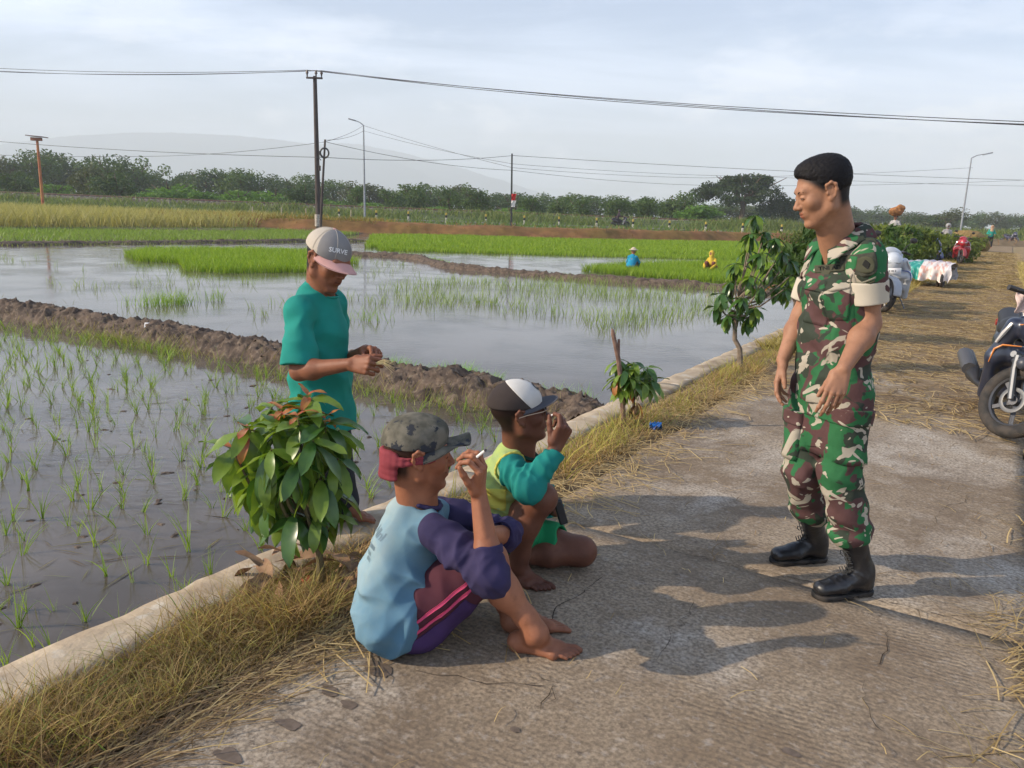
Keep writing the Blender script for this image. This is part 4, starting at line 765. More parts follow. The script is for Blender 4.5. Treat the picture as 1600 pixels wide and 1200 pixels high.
FT=[(-60,268,2),(25,262,0),(85,278,2),(135,262,3),(180,262,0),(225,288,2),(262,272,2),(318,290,2),(372,287,2),(430,285,2),(475,282,0),(530,300,2),(556,288,1),(612,292,1),(648,284,1),(700,292,1),(742,290,1),(830,306,1),(880,304,1),(905,307,1),(962,306,1),(1010,308,1),(1062,296,1),(1092,310,2),(445,308,2),(505,308,2),(680,312,2),(585,309,2),(795,312,2)]
DESC={0:'dark dense tree',1:'mid green leafy tree',2:'bright green rounded bush',3:'olive brown spreading tree'}
for i,(px,yt,k) in enumerate(sorted(FT)):
    Y=random.uniform(98,112) if yt<305 else random.uniform(96,99); c=P(px,yt,Y); h=max(1.6,c[2]-.2); w=h*random.uniform(1.7,2.3) if k==2 else h*random.uniform(1.0,1.3)
    w_,o_=place_words(px,DESC[k]); far_tree(k,random.randint(0,2),c[0],Y,.1,w,h*1.1,'%s %s close behind the railway, %s'%(o_,DESC[k],w_),group='front trees behind the railway, '+DESC[k])
# umbrella tree
c=P(1165,262,125); t=thing('rain_tree','big dark umbrella shaped tree standing above the tree line left of the soldier\'s head','tree',(c[0],125,.2)); H0=c[2]-.2; rr=np.random.default_rng(5); B=[]
for k in range(34):
    a=rr.uniform(0,6.28); q=rr.uniform(.1,1)**.6; x=math.cos(a)*q*7.0; y=math.sin(a)*q*5.5; z=H0*(.90-.36*q*q+rr.uniform(-.16,.03)); B.append((x,y,z,rr.uniform(1.1,2.0),rr.uniform(1.0,1.8),rr.uniform(.5,1.0)))
B+= [(5.8,0,H0*.45,1.8,1.6,1.6),(4.5,1,H0*.35,2,2,1.5),(-5.3,0,H0*.62,1.4,1.4,.6),(-2,0,H0*.45,2.0,1.6,1.0),(2,0,H0*.5,1.8,1.6,.9),(7.6,0,H0*.30,2.0,2,1.9)]
link('crown',crown_mesh(B,13000,.24,(.022,.044,.016),(.060,.095,.030),3,.6),LEAF,t); mb=MB(); mb.tube([(0,0,-.3),(.2,0,H0*.3),(.1,0,H0*.45)],[.45,.38,.3],8)
for k in range(12):
    a=k*.55; q=rr.uniform(3.5,6.5); mb.tube([(.1,0,H0*rr.uniform(.3,.45)),(math.cos(a)*q*.5,math.sin(a)*q*.4,H0*.66),(math.cos(a)*q,math.sin(a)*q*.8,H0*.85)],[.22,.13,.04],5)
mb.build('trunk',BARK,t)
c=P(1480,325,150); far_tree(3,1,c[0],150,.1,9,c[2]-.1,'lone olive tree left of the right hand street lamp at the horizon',name='far_tree',group=None); c=P(1465,330,150); far_tree(0,2,c[0],152,.1,8,c[2]-.1,'low dark tree left of the lone olive tree by the right hand street lamp',group=None)
# mountains
def mountain(name,label,pts,Y,seed):
    xs=np.linspace(pts[0][0],pts[-1][0],160); V=[];nd=14
    for px in xs:
        yt=np.interp(px,[a for a,b in pts],[b for a,b in pts]); c=P(px,yt,Y); ht=c[2]+float(fbm(px,0,.05,seed,5))*7
        for j in range(nd): t=j/(nd-1); V.append([c[0]*(1+.25*(1-t)*0),Y-500*(1-t)*(1-t*.2),-2+ht*(t**1.15)*(1+.10*(1-t)*math.sin(px*.05+t*9))])
        V.append([c[0],Y+150,-2])
    k=nd+1; Q=[[i*k+j,(i+1)*k+j,(i+1)*k+j+1,i*k+j+1] for i in range(159) for j in range(k-1)]
    o=link(name,mesh(name,V,Q,smooth=True),mat('mountain forest',(.09,.13,.15),.95,.1,(.10,.135,.145),vs=.01)); tag(o,kind='structure')
mountain('mountain','x',[(-350,330),(-200,262),(-80,238),(40,219),(120,211),(200,207),(260,206),(330,209),(400,214),(470,222),(540,233),(600,247),(660,268),(740,330)],3800,2)
mountain('mountain','x',[(300,340),(400,260),(460,232),(520,222),(560,225),(620,236),(700,256),(780,280),(860,305),(960,345)],4100,6)
# ---------------------------------------------------------------- verge plants with real leaves
LG_=[mat('mango leaf green',(.036,.098,.016),.30,.6,(.070,.150,.024),vs=9,trans=.22),mat('mango leaf light',(.130,.220,.026),.35,.5,(.20,.29,.04),vs=9,trans=.32),mat('young leaf red',(.42,.085,.035),.38,.5,(.45,.20,.05),vs=12,trans=.30),mat('dry leaf brown',(.22,.12,.065),.7,.3,(.33,.20,.11),vs=14)]
def leaf_mesh(L,W,droop,fold,mi,seed,name='leaf'):
    r=random.Random(seed); n=6; V=[];Q=[]; ph=r.uniform(0,6)
    for i in range(n+1):
        t=i/n; ww=W*.5*math.sin(math.pi*min(1,t*.93+.03))**.75*(1 if t<1 else .1); ang=droop*t; x=L*(math.sin(ang)/max(droop,1e-3) if droop>.01 else t); z=-L*((1-math.cos(ang))/max(droop,1e-3)) ; wv=.006*math.sin(t*9+ph)
        V+= [[x,-ww,z+fold*ww+wv],[x,0,z],[x,ww,z+fold*ww-wv]]
        if i:
            a=(i-1)*3; b=i*3; Q+= [[a,b,b+1,a+1],[a+1,b+1,b+2,a+2]]
    V+=[[-.02,.0015,.001],[-.02,-.0015,.001],[0,0,0]]; me=mesh(name,V,Q,T=[[len(V)-3,len(V)-2,1]],smooth=True); me.materials.append(LG_[mi]); return me
LM={mi:[leaf_mesh(.19*(1+.12*k%.3),.066+.005*(k%3),.25+.22*k,.25+.1*(k%2),mi,k+mi*10) for k in range(5)] for mi in range(4)}
def leaf(parent,p,az,pitch,mi,s,roll=0.0):
    me=random.choice(LM[mi]); o=bpy.data.objects.new('leaf',me); COL.objects.link(o); o.parent=parent; o.location=Vector(p)
    o.rotation_mode='XYZ'; o.matrix_local=Matrix.Translation(Vector(p))@Matrix.Rotation(az,4,'Z')@Matrix.Rotation(pitch,4,'Y')@Matrix.Rotation(roll,4,'X')@Matrix.Scale(s,4); return o
def whorl(parent,p,n,mis,s,pitch=(.35,1.2),up=0.0,bias=None):
    for k in range(n):
        az=2.4*k+random.uniform(-.4,.4); t=k/max(1,n-1); pt=pitch[0]+(pitch[1]-pitch[0])*t+random.uniform(-.2,.2); mi=random.choices(range(4),mis)[0]
        leaf(parent,np.array(p)-[0,0,t*.045*s],az,pt,mi,s*random.uniform(.7,1.12),random.uniform(-.35,.35))
# the big sapling in front
b=G(497,925); t=thing('mango_sapling','bushy sapling with large glossy leaves and reddish young tips on the near verge','sapling',b); O=np.array(b)
W=[(482,624,2.78,14,'r'),(424,636,2.84,9,'y'),(388,668,2.70,14,'y'),(362,700,2.76,10,'y'),(436,662,2.72,14,'r'),(466,656,2.66,13,'r'),(508,660,2.70,15,'r'),(530,672,2.80,13,'g'),(490,688,2.60,14,'g'),(424,702,2.60,14,'g'),(392,722,2.80,12,'g'),(528,716,2.66,13,'g'),(464,722,2.56,14,'g'),(500,748,2.60,13,'g'),(430,764,2.68,13,'g'),(524,768,2.76,10,'g'),(398,755,2.72,10,'g'),(460,800,2.64,10,'g'),(498,800,2.66,7,'g'),(440,640,2.76,8,'y'),(455,745,2.85,10,'g'),(415,730,2.60,10,'g')]
st=MB(); base=np.array([0,0,0.]); fork=P(497,850,2.70)-O
st.tube([base,(fork+base)/2+[.01,0,0],fork],[.016,.015,.013],8)
for (x,y,Y,n,c) in W:
    p=P(x,y,Y)-O; mid=(p+fork)/2+np.array([(p[0]-fork[0])*.18,0,-.03]); st.tube([fork-[0,0,.03],mid,p],[.009,.007,.004],6)
    if c=='r': whorl(t,p+[0,0,.02],4,(0,.25,1,0),.42,(-.7,.0)); whorl(t,p,n-3,(.45,.55,.06,0),.82,(-.4,1.0))
    elif c=='y': whorl(t,p+[0,0,.01],4,(0,.6,.5,0),.5,(-.4,.2)); whorl(t,p,n-3,(.25,.75,.06,0),.8,(-.3,1.0))
    else: whorl(t,p,n,(.48,.52,.0,0),.80,(.25,1.40))
st.build('stem',mat('green brown stem',(.12,.10,.04),.7,.3,(.16,.12,.07),vs=20),t)
# withered leaves at its foot
for k,(x,y) in enumerate(((430,878),(415,890),(440,895),(422,905),(455,900),(540,880),(548,892),(530,900),(470,905),(520,915),(400,885),(445,880),(552,872),(410,900),(425,868),(450,888),(435,908),(468,892),(418,898),(545,868),(532,880),(556,885),(408,878),(460,878))):
    q=G(x,y,.065); o=bpy.data.objects.new('fallen_leaf',random.choice(LM[3])); COL.objects.link(o); o.matrix_world=Matrix.Translation(Vector(q))@Matrix.Rotation(random.uniform(0,6.28),4,'Z')@Matrix.Rotation(random.uniform(-.6,.5),4,'Y')@Matrix.Rotation(random.uniform(-.8,.8),4,'X')@Matrix.Scale(random.uniform(.6,.95),4)
    tag(o,'withered curled brown leaf lying at the foot of the big sapling','leaf','withered leaves under the big sapling')
q=G(477,907,.05); S=Sdf(); S.ell(q,np.array([.016,.014,.013])); S.ell(q+np.array([.012,.0,.008]),np.array([.010,.010,.012])); S.noise=[(90,.002,1)]; V,Q=march(S,.003); o=link('flower',mesh('flower',V,Q,smooth=True),mat('red petal',(.60,.03,.03),.6)); tag(o,'small bright red petal scrap among the withered leaves under the big sapling','flower')
# short sapling by the broken stake
b=G(988,662); t=thing('mango_sapling','short light green sapling beside a broken stake on the verge behind the squatting man','sapling',b); O=np.array(b); Yb=b[1]
st=MB(); f=P(990,620,Yb)-O; st.tube([(0,0,-.02),f*.5+[.005,0,0],f],[.014,.012,.010],6)
for x,y,dY,n in ((968,562,-.06,13),(990,566,-.08,14),(1012,574,.02,12),(964,588,-.08,12),(985,590,-.14,13),(1010,598,-.06,12),(1002,582,.1,11),(978,578,-.12,13),(1018,592,-.04,10),(972,604,-.12,10)):
    p=P(x,y,Yb+dY)-O; st.tube([f-[0,0,.03],(f+p)/2,p],[.007,.005,.003],5); whorl(t,p,n,(.35,.65,.02,.0),.66,(.1,1.2))
whorl(t,P(995,628,Yb-.03)-O,6,(.1,0,.5,.4),.6,(.9,1.5))
st.build('stem',BARK,t)
b=G(975,668); t=thing('broken_stake','bare broken wooden stake leaning among the leaves of the short sapling','stake',b); O=np.array(b); mb=MB(); tp=P(958,522,b[1]-.03)-O; md=P(966,560,b[1]-.02)-O; mb.tube([(0,0,-.03),P(972,610,b[1])-O,md,tp],[.020,.017,.016,.014],8); mb.tube([md+[0,0,.02],P(967,530,b[1]-.02)-O],[.011,.009],6); mb.tube([tp,tp+[-.008,0,.035]],[.016,.007],7); mb.build('stake_wood',mat('stake wood',(.17,.10,.075),.85,.2,(.24,.15,.11),vs=25,bump=.6,bs=60),t)
# young mango tree left of the soldier
b=G(1157,574); t=thing('mango_tree','young mango tree with bent grey trunk, between the men and the soldier','tree',b); O=np.array(b); Yb=b[1]
st=MB(); a1=P(1156,545,Yb)-O; a2=P(1148,530,Yb)-O; a3=P(1149,500,Yb)-O; st.tube([(0,0,-.03),a1,a2,a3],[.032,.026,.024,.019],8)
for x,y,dY,n in ((1182,336,0,15),(1172,365,-.15,13),(1196,362,.1,13),(1212,372,-.1,13),(1168,392,.1,12),(1190,395,-.2,14),(1222,392,0,13),(1150,412,-.05,13),(1204,420,.1,13),(1235,405,.1,12),(1142,440,.1,13),(1172,432,-.22,14),(1190,448,-.1,13),(1128,458,-.05,13),(1160,465,-.2,13),(1120,478,0,11),(1150,485,.05,12),(1180,480,-.1,12),(1215,445,.15,12),(1138,492,-.1,10),(1170,495,0,9),(1236,430,.05,11),(1228,450,-.05,9)):
    p=P(x,y,Yb+dY)-O; st.tube([a3+(p-a3)*[0,0,.3],(a3+p)/2+[0,0,-.02],p],[.012,.009,.005],5); whorl(t,p,n+3,(.82,.18,.004,0),.80,(.2,1.4))
st.build('trunk',mat('grey trunk',(.26,.20,.15),.85,.2,(.18,.14,.10),vs=20,bump=.6,bs=50),t)
# further verge trees: foliage joined
def vtree(v,u,h,w,label,n=700,leafs=.085,pal=((.030,.065,.014),(.075,.135,.025))):
    x,y,_=uv(u,v); t=thing('mango_tree',label,'tree',(x,y,0),0,'young trees along the verge'); r=np.random.default_rng(int(v*10)); B=[(r.normal(0,w*.22),r.normal(0,w*.22),h*r.uniform(.42,.95),w*.26,w*.26,h*.14) for k in range(9)]
    o=link('crown',crown_mesh(B,n,leafs,*pal,int(v*7),0,.8,.7),LEAF,t); mb=MB(); mb.tube([(0,0,-.03),(.02,0,h*.3),(-.02,0,h*.75)],[.03,.024,.012],6)
    for k in range(5): q=B[k]; mb.tube([(0,0,h*.35),(q[0]*.5,q[1]*.5,h*.5),(q[0],q[1],q[2])],[.012,.009,.005],4)
    mb.build('trunk',BARK,t)
order=['first beyond the near mango tree','second beyond the near mango tree','third beyond the near mango tree','fourth beyond the near mango tree','fifth','sixth','seventh','eighth']
for k,(v,h) in enumerate(((10.0,1.35),(13.1,1.15),(15.9,1.25),(18.7,1.2),(21.6,1.35),(24.5,1.3),(27.5,1.5),(31,1.5))): vtree(v,-2.15 if k<4 else -2.6,h,.8 if k else .72,'small leafy tree on the verge, '+order[k]+(' in the row' if k>3 else ''),1100 if k<3 else 650,.075 if k<3 else .09)
# roadside thicket at right behind the motorbikes
for k,(px,yt,Y,w) in enumerate(((1400,345,24,2.3),(1425,350,27,2.2),(1450,356,27,1.8),(1478,362,33,2.2),(1408,352,32,2.6),(1440,348,36,3.0),(1385,350,28,2.6),(1495,364,40,2.2),(1365,352,34,3.0),(1300,352,40,3.2),(1262,352,40,2.8),(1510,366,48,2.0))):
    c=P(px,yt,Y); B=rblobs(50+k,w,c[2]+.1,12,.0); t=thing('roadside_bush',ORD[k%10]+(' broad leaved bush of the thicket behind the parked motorcycles, counted from the front' if k<10 else ' bush from the back of the thicket behind the motorcycles'),'bush',(c[0],Y,-.1),0,'thicket behind the motorcycles'); link('crown',crown_mesh(B,1700,.10,(.055,.085,.014),(.17,.21,.035),k+60,.2,.5,1.0),LEAF,t)
    mb=MB(); 
    for j in range(4): a=j*1.6; mb.tube([(0,0,-.05),(math.cos(a)*w*.15,math.sin(a)*w*.15,c[2]*.5),(math.cos(a)*w*.25,math.sin(a)*w*.25,c[2]*.85)],[.03,.02,.01],5)
    mb.build('stems',BARK,t)
# blue scrap of plastic
q=G(1024,668,.03); V=[];n_=9
for i in range(n_):
    for j in range(n_): x=(i/(n_-1)-.5)*.085; y=(j/(n_-1)-.5)*.06; V.append([q[0]+x,q[1]+y,q[2]+.018*math.sin(i*1.9+j)+.014*math.cos(j*2.3-i)+.012])
o=link('plastic_scrap',mesh('plastic_scrap',V,[[i*n_+j,(i+1)*n_+j,(i+1)*n_+j+1,i*n_+j+1] for i in range(n_-1) for j in range(n_-1)]),mat('blue plastic',(.015,.13,.45),.35)); tag(o,'crumpled bright blue plastic scrap on the dry grass right of the short sapling','plastic scrap')
V=[[*G(225+dx_,512+dy_,-.08+dz)] for dx_,dy_,dz in ((0,0,0),(9,-1,0),(10,-8,.03),(1,-8,.04))]; o=link('plastic_scrap',mesh('plastic_scrap',V,[[0,1,2,3]]),mat('white plastic',(.7,.7,.68),.4)); so=o.modifiers.new('s','SOLIDIFY'); so.thickness=.004; tag(o,'tiny white plastic scrap caught on the near mud bank at left','plastic scrap')
# ---------------------------------------------------------------- people: shared anatomy
SKIN = dict(rough=.56, spec=.30, bump=.6, bs=210, sss=.05, attr=True)
def skin(name, c, c2): return mat(name, c, col2=c2, vs=14, vt=(.35,.65), col3=tuple(q*.72 for q in c), vs3=38, vt3=(.50,.74), **SKIN)
def add_head(S, c, fwd, up=(0,0,1), s=1.0, jaw=1.0, old=0.0):
    R=frame(fwd,up); c=np.asarray(c,float)
    def H(x,y,z): return c+s*(R@np.array([x,y,z],float))
    S.ell(H(-.012,0,.040),np.array([.098,.077,.084])*s,R,.02)
    S.ell(H(.028,0,-.010),np.array([.070,.064,.085])*s,R,.02)
    S.ell(H(.048,0,-.062),np.array([.044,.042,.045])*s,R,.02)
    for y in (-1,1):
        S.cone(H(.066,y*.014,-.100),H(.004,y*.052,-.058),.017*s,.019*s,.022)
        S.cone(H(.004,y*.054,-.058),H(-.004,y*.066,-.01),.016*s,.014*s,.02)
        S.ell(H(.066,y*.042,-.022),np.array([.018,.018,.018])*s,R,.026)           # cheek bone
    S.ell(H(.078,0,-.102),np.array([.016,.022,.014])*s,R,.014)                    # chin
    S.cone(H(.082,-.034,.026),H(.082,.034,.026),.0135*s,.0135*s,.016)             # brow
    for y in (-1,1): S.ell(H(.104,y*.031,.004),np.array([.018,.018,.013])*s,R,.010,'sub')
    S.cone(H(.086,0,.018),H(.108,0,-.024),.0075*s,.0105*s,.010)                   # nose
    S.ell(H(.110,0,-.029),np.array([.0125,.0125,.010])*s,R,.006)
    for y in (-1,1):
        S.ell(H(.100,y*.014,-.032),np.array([.012,.0075,.0085])*s,R,.005)
        S.ell(H(.105,y*.007,-.0405),np.array([.005,.0035,.004])*s,R,.003,'sub')
        S.ell(H(.083,y*.031,.003),np.array([.0150,.0165,.0125])*s,R,.004)         # lids
        S.ell(H(.0985,y*.032,.0005),np.array([.0075,.0125,.0030])*s,R,.003,'sub')
    S.ell(H(.082,0,-.058),np.array([.020,.028,.022])*s,R,.012)                    # muzzle
    S.cone(H(.0945,-.015,-.0548),H(.0945,.015,-.0548),.0050*s,.0050*s,.006)
    S.cone(H(.0925,-.012,-.0650),H(.0925,.012,-.0650),.0056*s,.0056*s,.006)
    S.ell(H(.101,0,-.0600),np.array([.008,.022,.0016])*s,R,.003,'sub')
    for y in (-1,1):                                                               # ears: rim, bowl, lobe
        pr=[(.012,.076,.012),(.010,.081,.026),(-.006,.087,.033),(-.020,.089,.022),(-.021,.086,.002),(-.012,.080,-.018),(.000,.076,-.028)]
        for a,b in zip(pr[:-1],pr[1:]): S.cone(H(a[0],y*a[1],a[2]),H(b[0],y*b[1],b[2]),.0050*s,.0050*s,.006)
        S.ell(H(-.005,y*.077,.004),np.array([.017,.005,.026])*s,R,.005); S.ell(H(.003,y*.0765,-.026),np.array([.008,.0055,.010])*s,R,.005)
        S.cone(H(-.010,y*.082,.018),H(-.008,y*.081,-.008),.0035*s,.003*s,.003); S.ell(H(.012,y*.077,-.004),np.array([.004,.005,.007])*s,R,.004)
    return H,R
def head_tint(H,R,s,lip=(.80,.55,.55),scalp=None,stub=None):
    c=H(0,0,0)
    def f(V,C):
        q=((V-c)@R)/s; x,y,z=q.T; near=(x*x+y*y+z*z<.15**2)
        m=near&(np.abs(y)<.020)&(x>.090)&(z>-.072)&(z<-.049); C[m]*=lip
        m=near&(np.abs(np.abs(y)-.032)<.0135)&(x>.086)&(np.abs(z-.0005)<.0035); C[m]*=(.25,.22,.22)
        if scalp is not None:
            w=smooth01(z-(.012+1.15*np.maximum(x-.020,0)),-.026,.010)*(1-smooth01(np.abs(y),.0765,.080)*(np.abs(x+.005)<.035)*(z<.04)); w[~near]=0
            back=smooth01(-x,.022,.045)*smooth01(z,-.085,-.045); back[~near]=0
            w=np.maximum(w,back)*scalp; C*=(1-w[:,None])+w[:,None]*np.array([.035,.05,.085])
        if stub is not None:
            w=smooth01(x,.03,.06)*smooth01(-z,.04,.06)*stub; w[~near]=0; C*=(1-w[:,None])+w[:,None]*np.array([.45,.45,.5])
        return C
    return f
def eyes(H,R,s,parent):
    for y in (-1,1):
        mb=MB(); n=12; V=[];Q=[]
        for i in range(n+1):
            for j in range(n): a=math.pi*i/n; b=2*math.pi*j/n; V.append(H(.0815+.0125*math.sin(a)*math.cos(b), y*.0315+.0125*math.sin(a)*math.sin(b), .002+.0125*math.cos(a)))
        for i in range(n):
            for j in range(n): Q.append([i*n+j,(i+1)*n+j,(i+1)*n+(j+1)%n,i*n+(j+1)%n])
        V=np.array(V); q=((V-H(0,0,0))@R)/s; d=np.hypot(q[:,1]-y*.0315,q[:,2]-.001); C=np.where(((d<.0062)&(q[:,0]>.08))[:,None],[.05,.03,.02],[.75,.72,.68])
        wpart('eye',mesh('eye',V,Q,smooth=True,col=C),mat('eyeball',(1,1,1),.15,.6,attr=True),parent)
def add_hand(S, W, X, Dn, sgn=1, curl=(30,30,30,30), pip=None, thumb=(.65,.62,-.35), tcurl=20, s=1.0, spread=.12, k=.0035):
    X=nrm(X); Y=nrm(np.cross(Dn,X)); Z=np.cross(X,Y); W=np.asarray(W,float)
    def H(x,y,z): return W+s*(X*x+Y*y*sgn+Z*z)
    kn=[(.090,.029,.003),(.094,.010,.006),(.089,-.010,.004),(.080,-.028,-.001)]
    for x,y,z in kn: S.cone(H(.008,y*.55,-.002),H(x-.004,y,z-.004),.0135*s,.0115*s,.012)
    S.cone(H(.02,.012,-.008),H(.06,.02,-.010),.014*s,.012*s,.012); S.cone(H(.02,-.014,-.008),H(.06,-.02,-.010),.014*s,.012*s,.012)
    Ls=[(.042,.026,.021),(.046,.029,.022),(.043,.027,.021),(.034,.021,.019)]; tips=[]
    for i,((x,y,z),Lf) in enumerate(zip(kn,Ls)):
        a=RAD(curl[i]); pp=RAD(pip[i]) if pip else a*1.15; p=H(x,y,z-.002); sp=(1.5-i)*spread
        rr=[.0090,.0082,.0073,.0062] if i<3 else [.0080,.0072,.0064,.0055]; ang=a; 
        for j in range(3):
            d=X*math.cos(ang)*math.cos(sp)+Y*sgn*math.sin(sp)*max(.2,math.cos(ang))-Z*math.sin(ang); d=nrm(d); q=p+d*Lf[j]*s
            S.cone(p,q,rr[j]*s,rr[j+1]*s,k); S.ell(p,np.full(3,rr[j]*1.06*s),None,k)
            p=q; ang+= pp if j==0 else pp*.6
        tips.append(p)
    b=H(.022,.024,-.008); d=nrm(X*thumb[0]+Y*sgn*thumb[1]+Z*thumb[2]); S.cone(H(.012,.010,-.008),b,.014*s,.0145*s,.012)
    p=b
    for j,(Lt,r0,r1) in enumerate(((.040,.0145,.0105),(.030,.0105,.0098),(.025,.0098,.0075))):
        q=p+d*Lt*s; S.cone(p,q,r0*s,r1*s,.006 if j else .010); p=q; d=nrm(d+ X*math.sin(RAD(tcurl))*.9 - Z*math.sin(RAD(tcurl))*.5)
    tips.append(p); return H,tips
def add_foot(S, ank, heel, X, sgn=1, s=1.0, up=(0,0,1)):
    X=nrm(X); Z=nrm(np.asarray(up)-X*np.dot(up,X)); Y=np.cross(Z,X); heel=np.asarray(heel,float)
    def H(x,y,z): return heel+s*(X*x+Y*y*sgn+Z*z)                  # heel on the ground; +y the big-toe side
    S.ell(H(.024,0,.028),np.array([.030,.027,.028])*s,np.stack([X,Y,Z],1),.02)
    S.cone(ank,H(.030,0,.035),.030*s,.028*s,.03); S.cone(ank,H(.105,.006,.045),.030*s,.025*s,.035)
    S.cone(H(.105,.008,.040),H(.175,.018,.020),.026*s,.017*s,.02); S.cone(H(.03,-.008,.020),H(.150,-.026,.014),.021*s,.014*s,.02)
    S.cone(H(.165,.028,.016),H(.155,-.030,.013),.016*s,.012*s,.02)
    S.ell(ank+Y*sgn*.026*s,np.full(3,.012*s),None,.015); S.ell(ank-Y*sgn*.028*s,np.full(3,.011*s),None,.015)
    for i,(y,x1,r) in enumerate(((.034,.236,.0125),(.014,.232,.0092),(-.001,.222,.0085),(-.015,.211,.0080),(-.028,.198,.0080))):
        S.cone(H(.165-.004*i,y*.93,.016),H(x1-.016,y,.0145),r*s,r*.88*s,.004); S.cone(H(x1-.016,y,.0145),H(x1,y,.009),r*.92*s,r*.8*s,.003)
    return H
def join_meshes(parts):
    V=[];Q=[];n=0
    for v,q in parts: V.append(v); Q.append(q+n); n+=len(v)
    return np.concatenate(V),np.concatenate(Q)
def body(parent, m, parts, tints=(), dirt=0):
    V,Q=join_meshes([march(S,h,**k) for S,h,k in parts]); C=np.ones((len(V),3))
    for f in tints: C=f(V,C)
    if dirt: w=(smooth01(-V[:,2],-dirt,-.01)*(.55+.45*wn(V,40,3)))[:,None].clip(0,1); C=C*(1-w)+w*C*np.array([.62,.62,.68])
    return wpart('body', mesh('body',V,Q,smooth=True,col=C), m, parent)
def cap_crown(H,R,s,tilt=0.0,h=.0):
    S=Sdf(); S.ell(H(-.012,0,.046),np.array([.108,.087,.090])*s,R,.01); n=nrm(R@np.array([-.12+tilt,0,-1.])); S.cut(H(.0,0,.030+h),n,.004)
    S.ell(H(-.012,0,.040),np.array([.101,.080,.083])*s,R,.004,'sub')
    return S
def visor(name,H,R,s,m,parent,length=.075,droop=.03,curve=.03,z0=.032,w=.082,thick=.0022,fw=.0,bend=None):
    """curved peak: from the front rim outwards"""
    nu,nv=25,9; V=[]
    for sd in (1,-1):
        for j in range(nv):
            t=j/(nv-1)
            for i in range(nu):
                a=(i/(nu-1)-.5)*2; th=a*RAD(78); x0=.094*math.cos(th)-.012; y0=w*math.sin(th)
                ext=length*max(0,(1-abs(a)**2.6))**.6; x=x0+ext*t; y=y0*(1+.06*t)
                z=z0-droop*t*ext/length-curve*(a*a)*(.35+.65*t)+ (bend(a,t) if bend else 0)
                V.append(H(x+fw,y,z+sd*thick/2))
    k=nu*nv; Q=[]
    for j in range(nv-1):
        for i in range(nu-1):
            q=[j*nu+i,j*nu+i+1,(j+1)*nu+i+1,(j+1)*nu+i]; Q.append(q[::-1]); Q.append([k+a for a in q])
    ed=[(i,i+1) for i in range(nu-1)]+[((nv-1)*nu+i,(nv-1)*nu+i+1) for i in range(nu-1)]
    for a,b in ed: Q.append([a,b,b+k,a+k])
    return wpart(name, mesh(name,V,Q,smooth=True), m, parent)
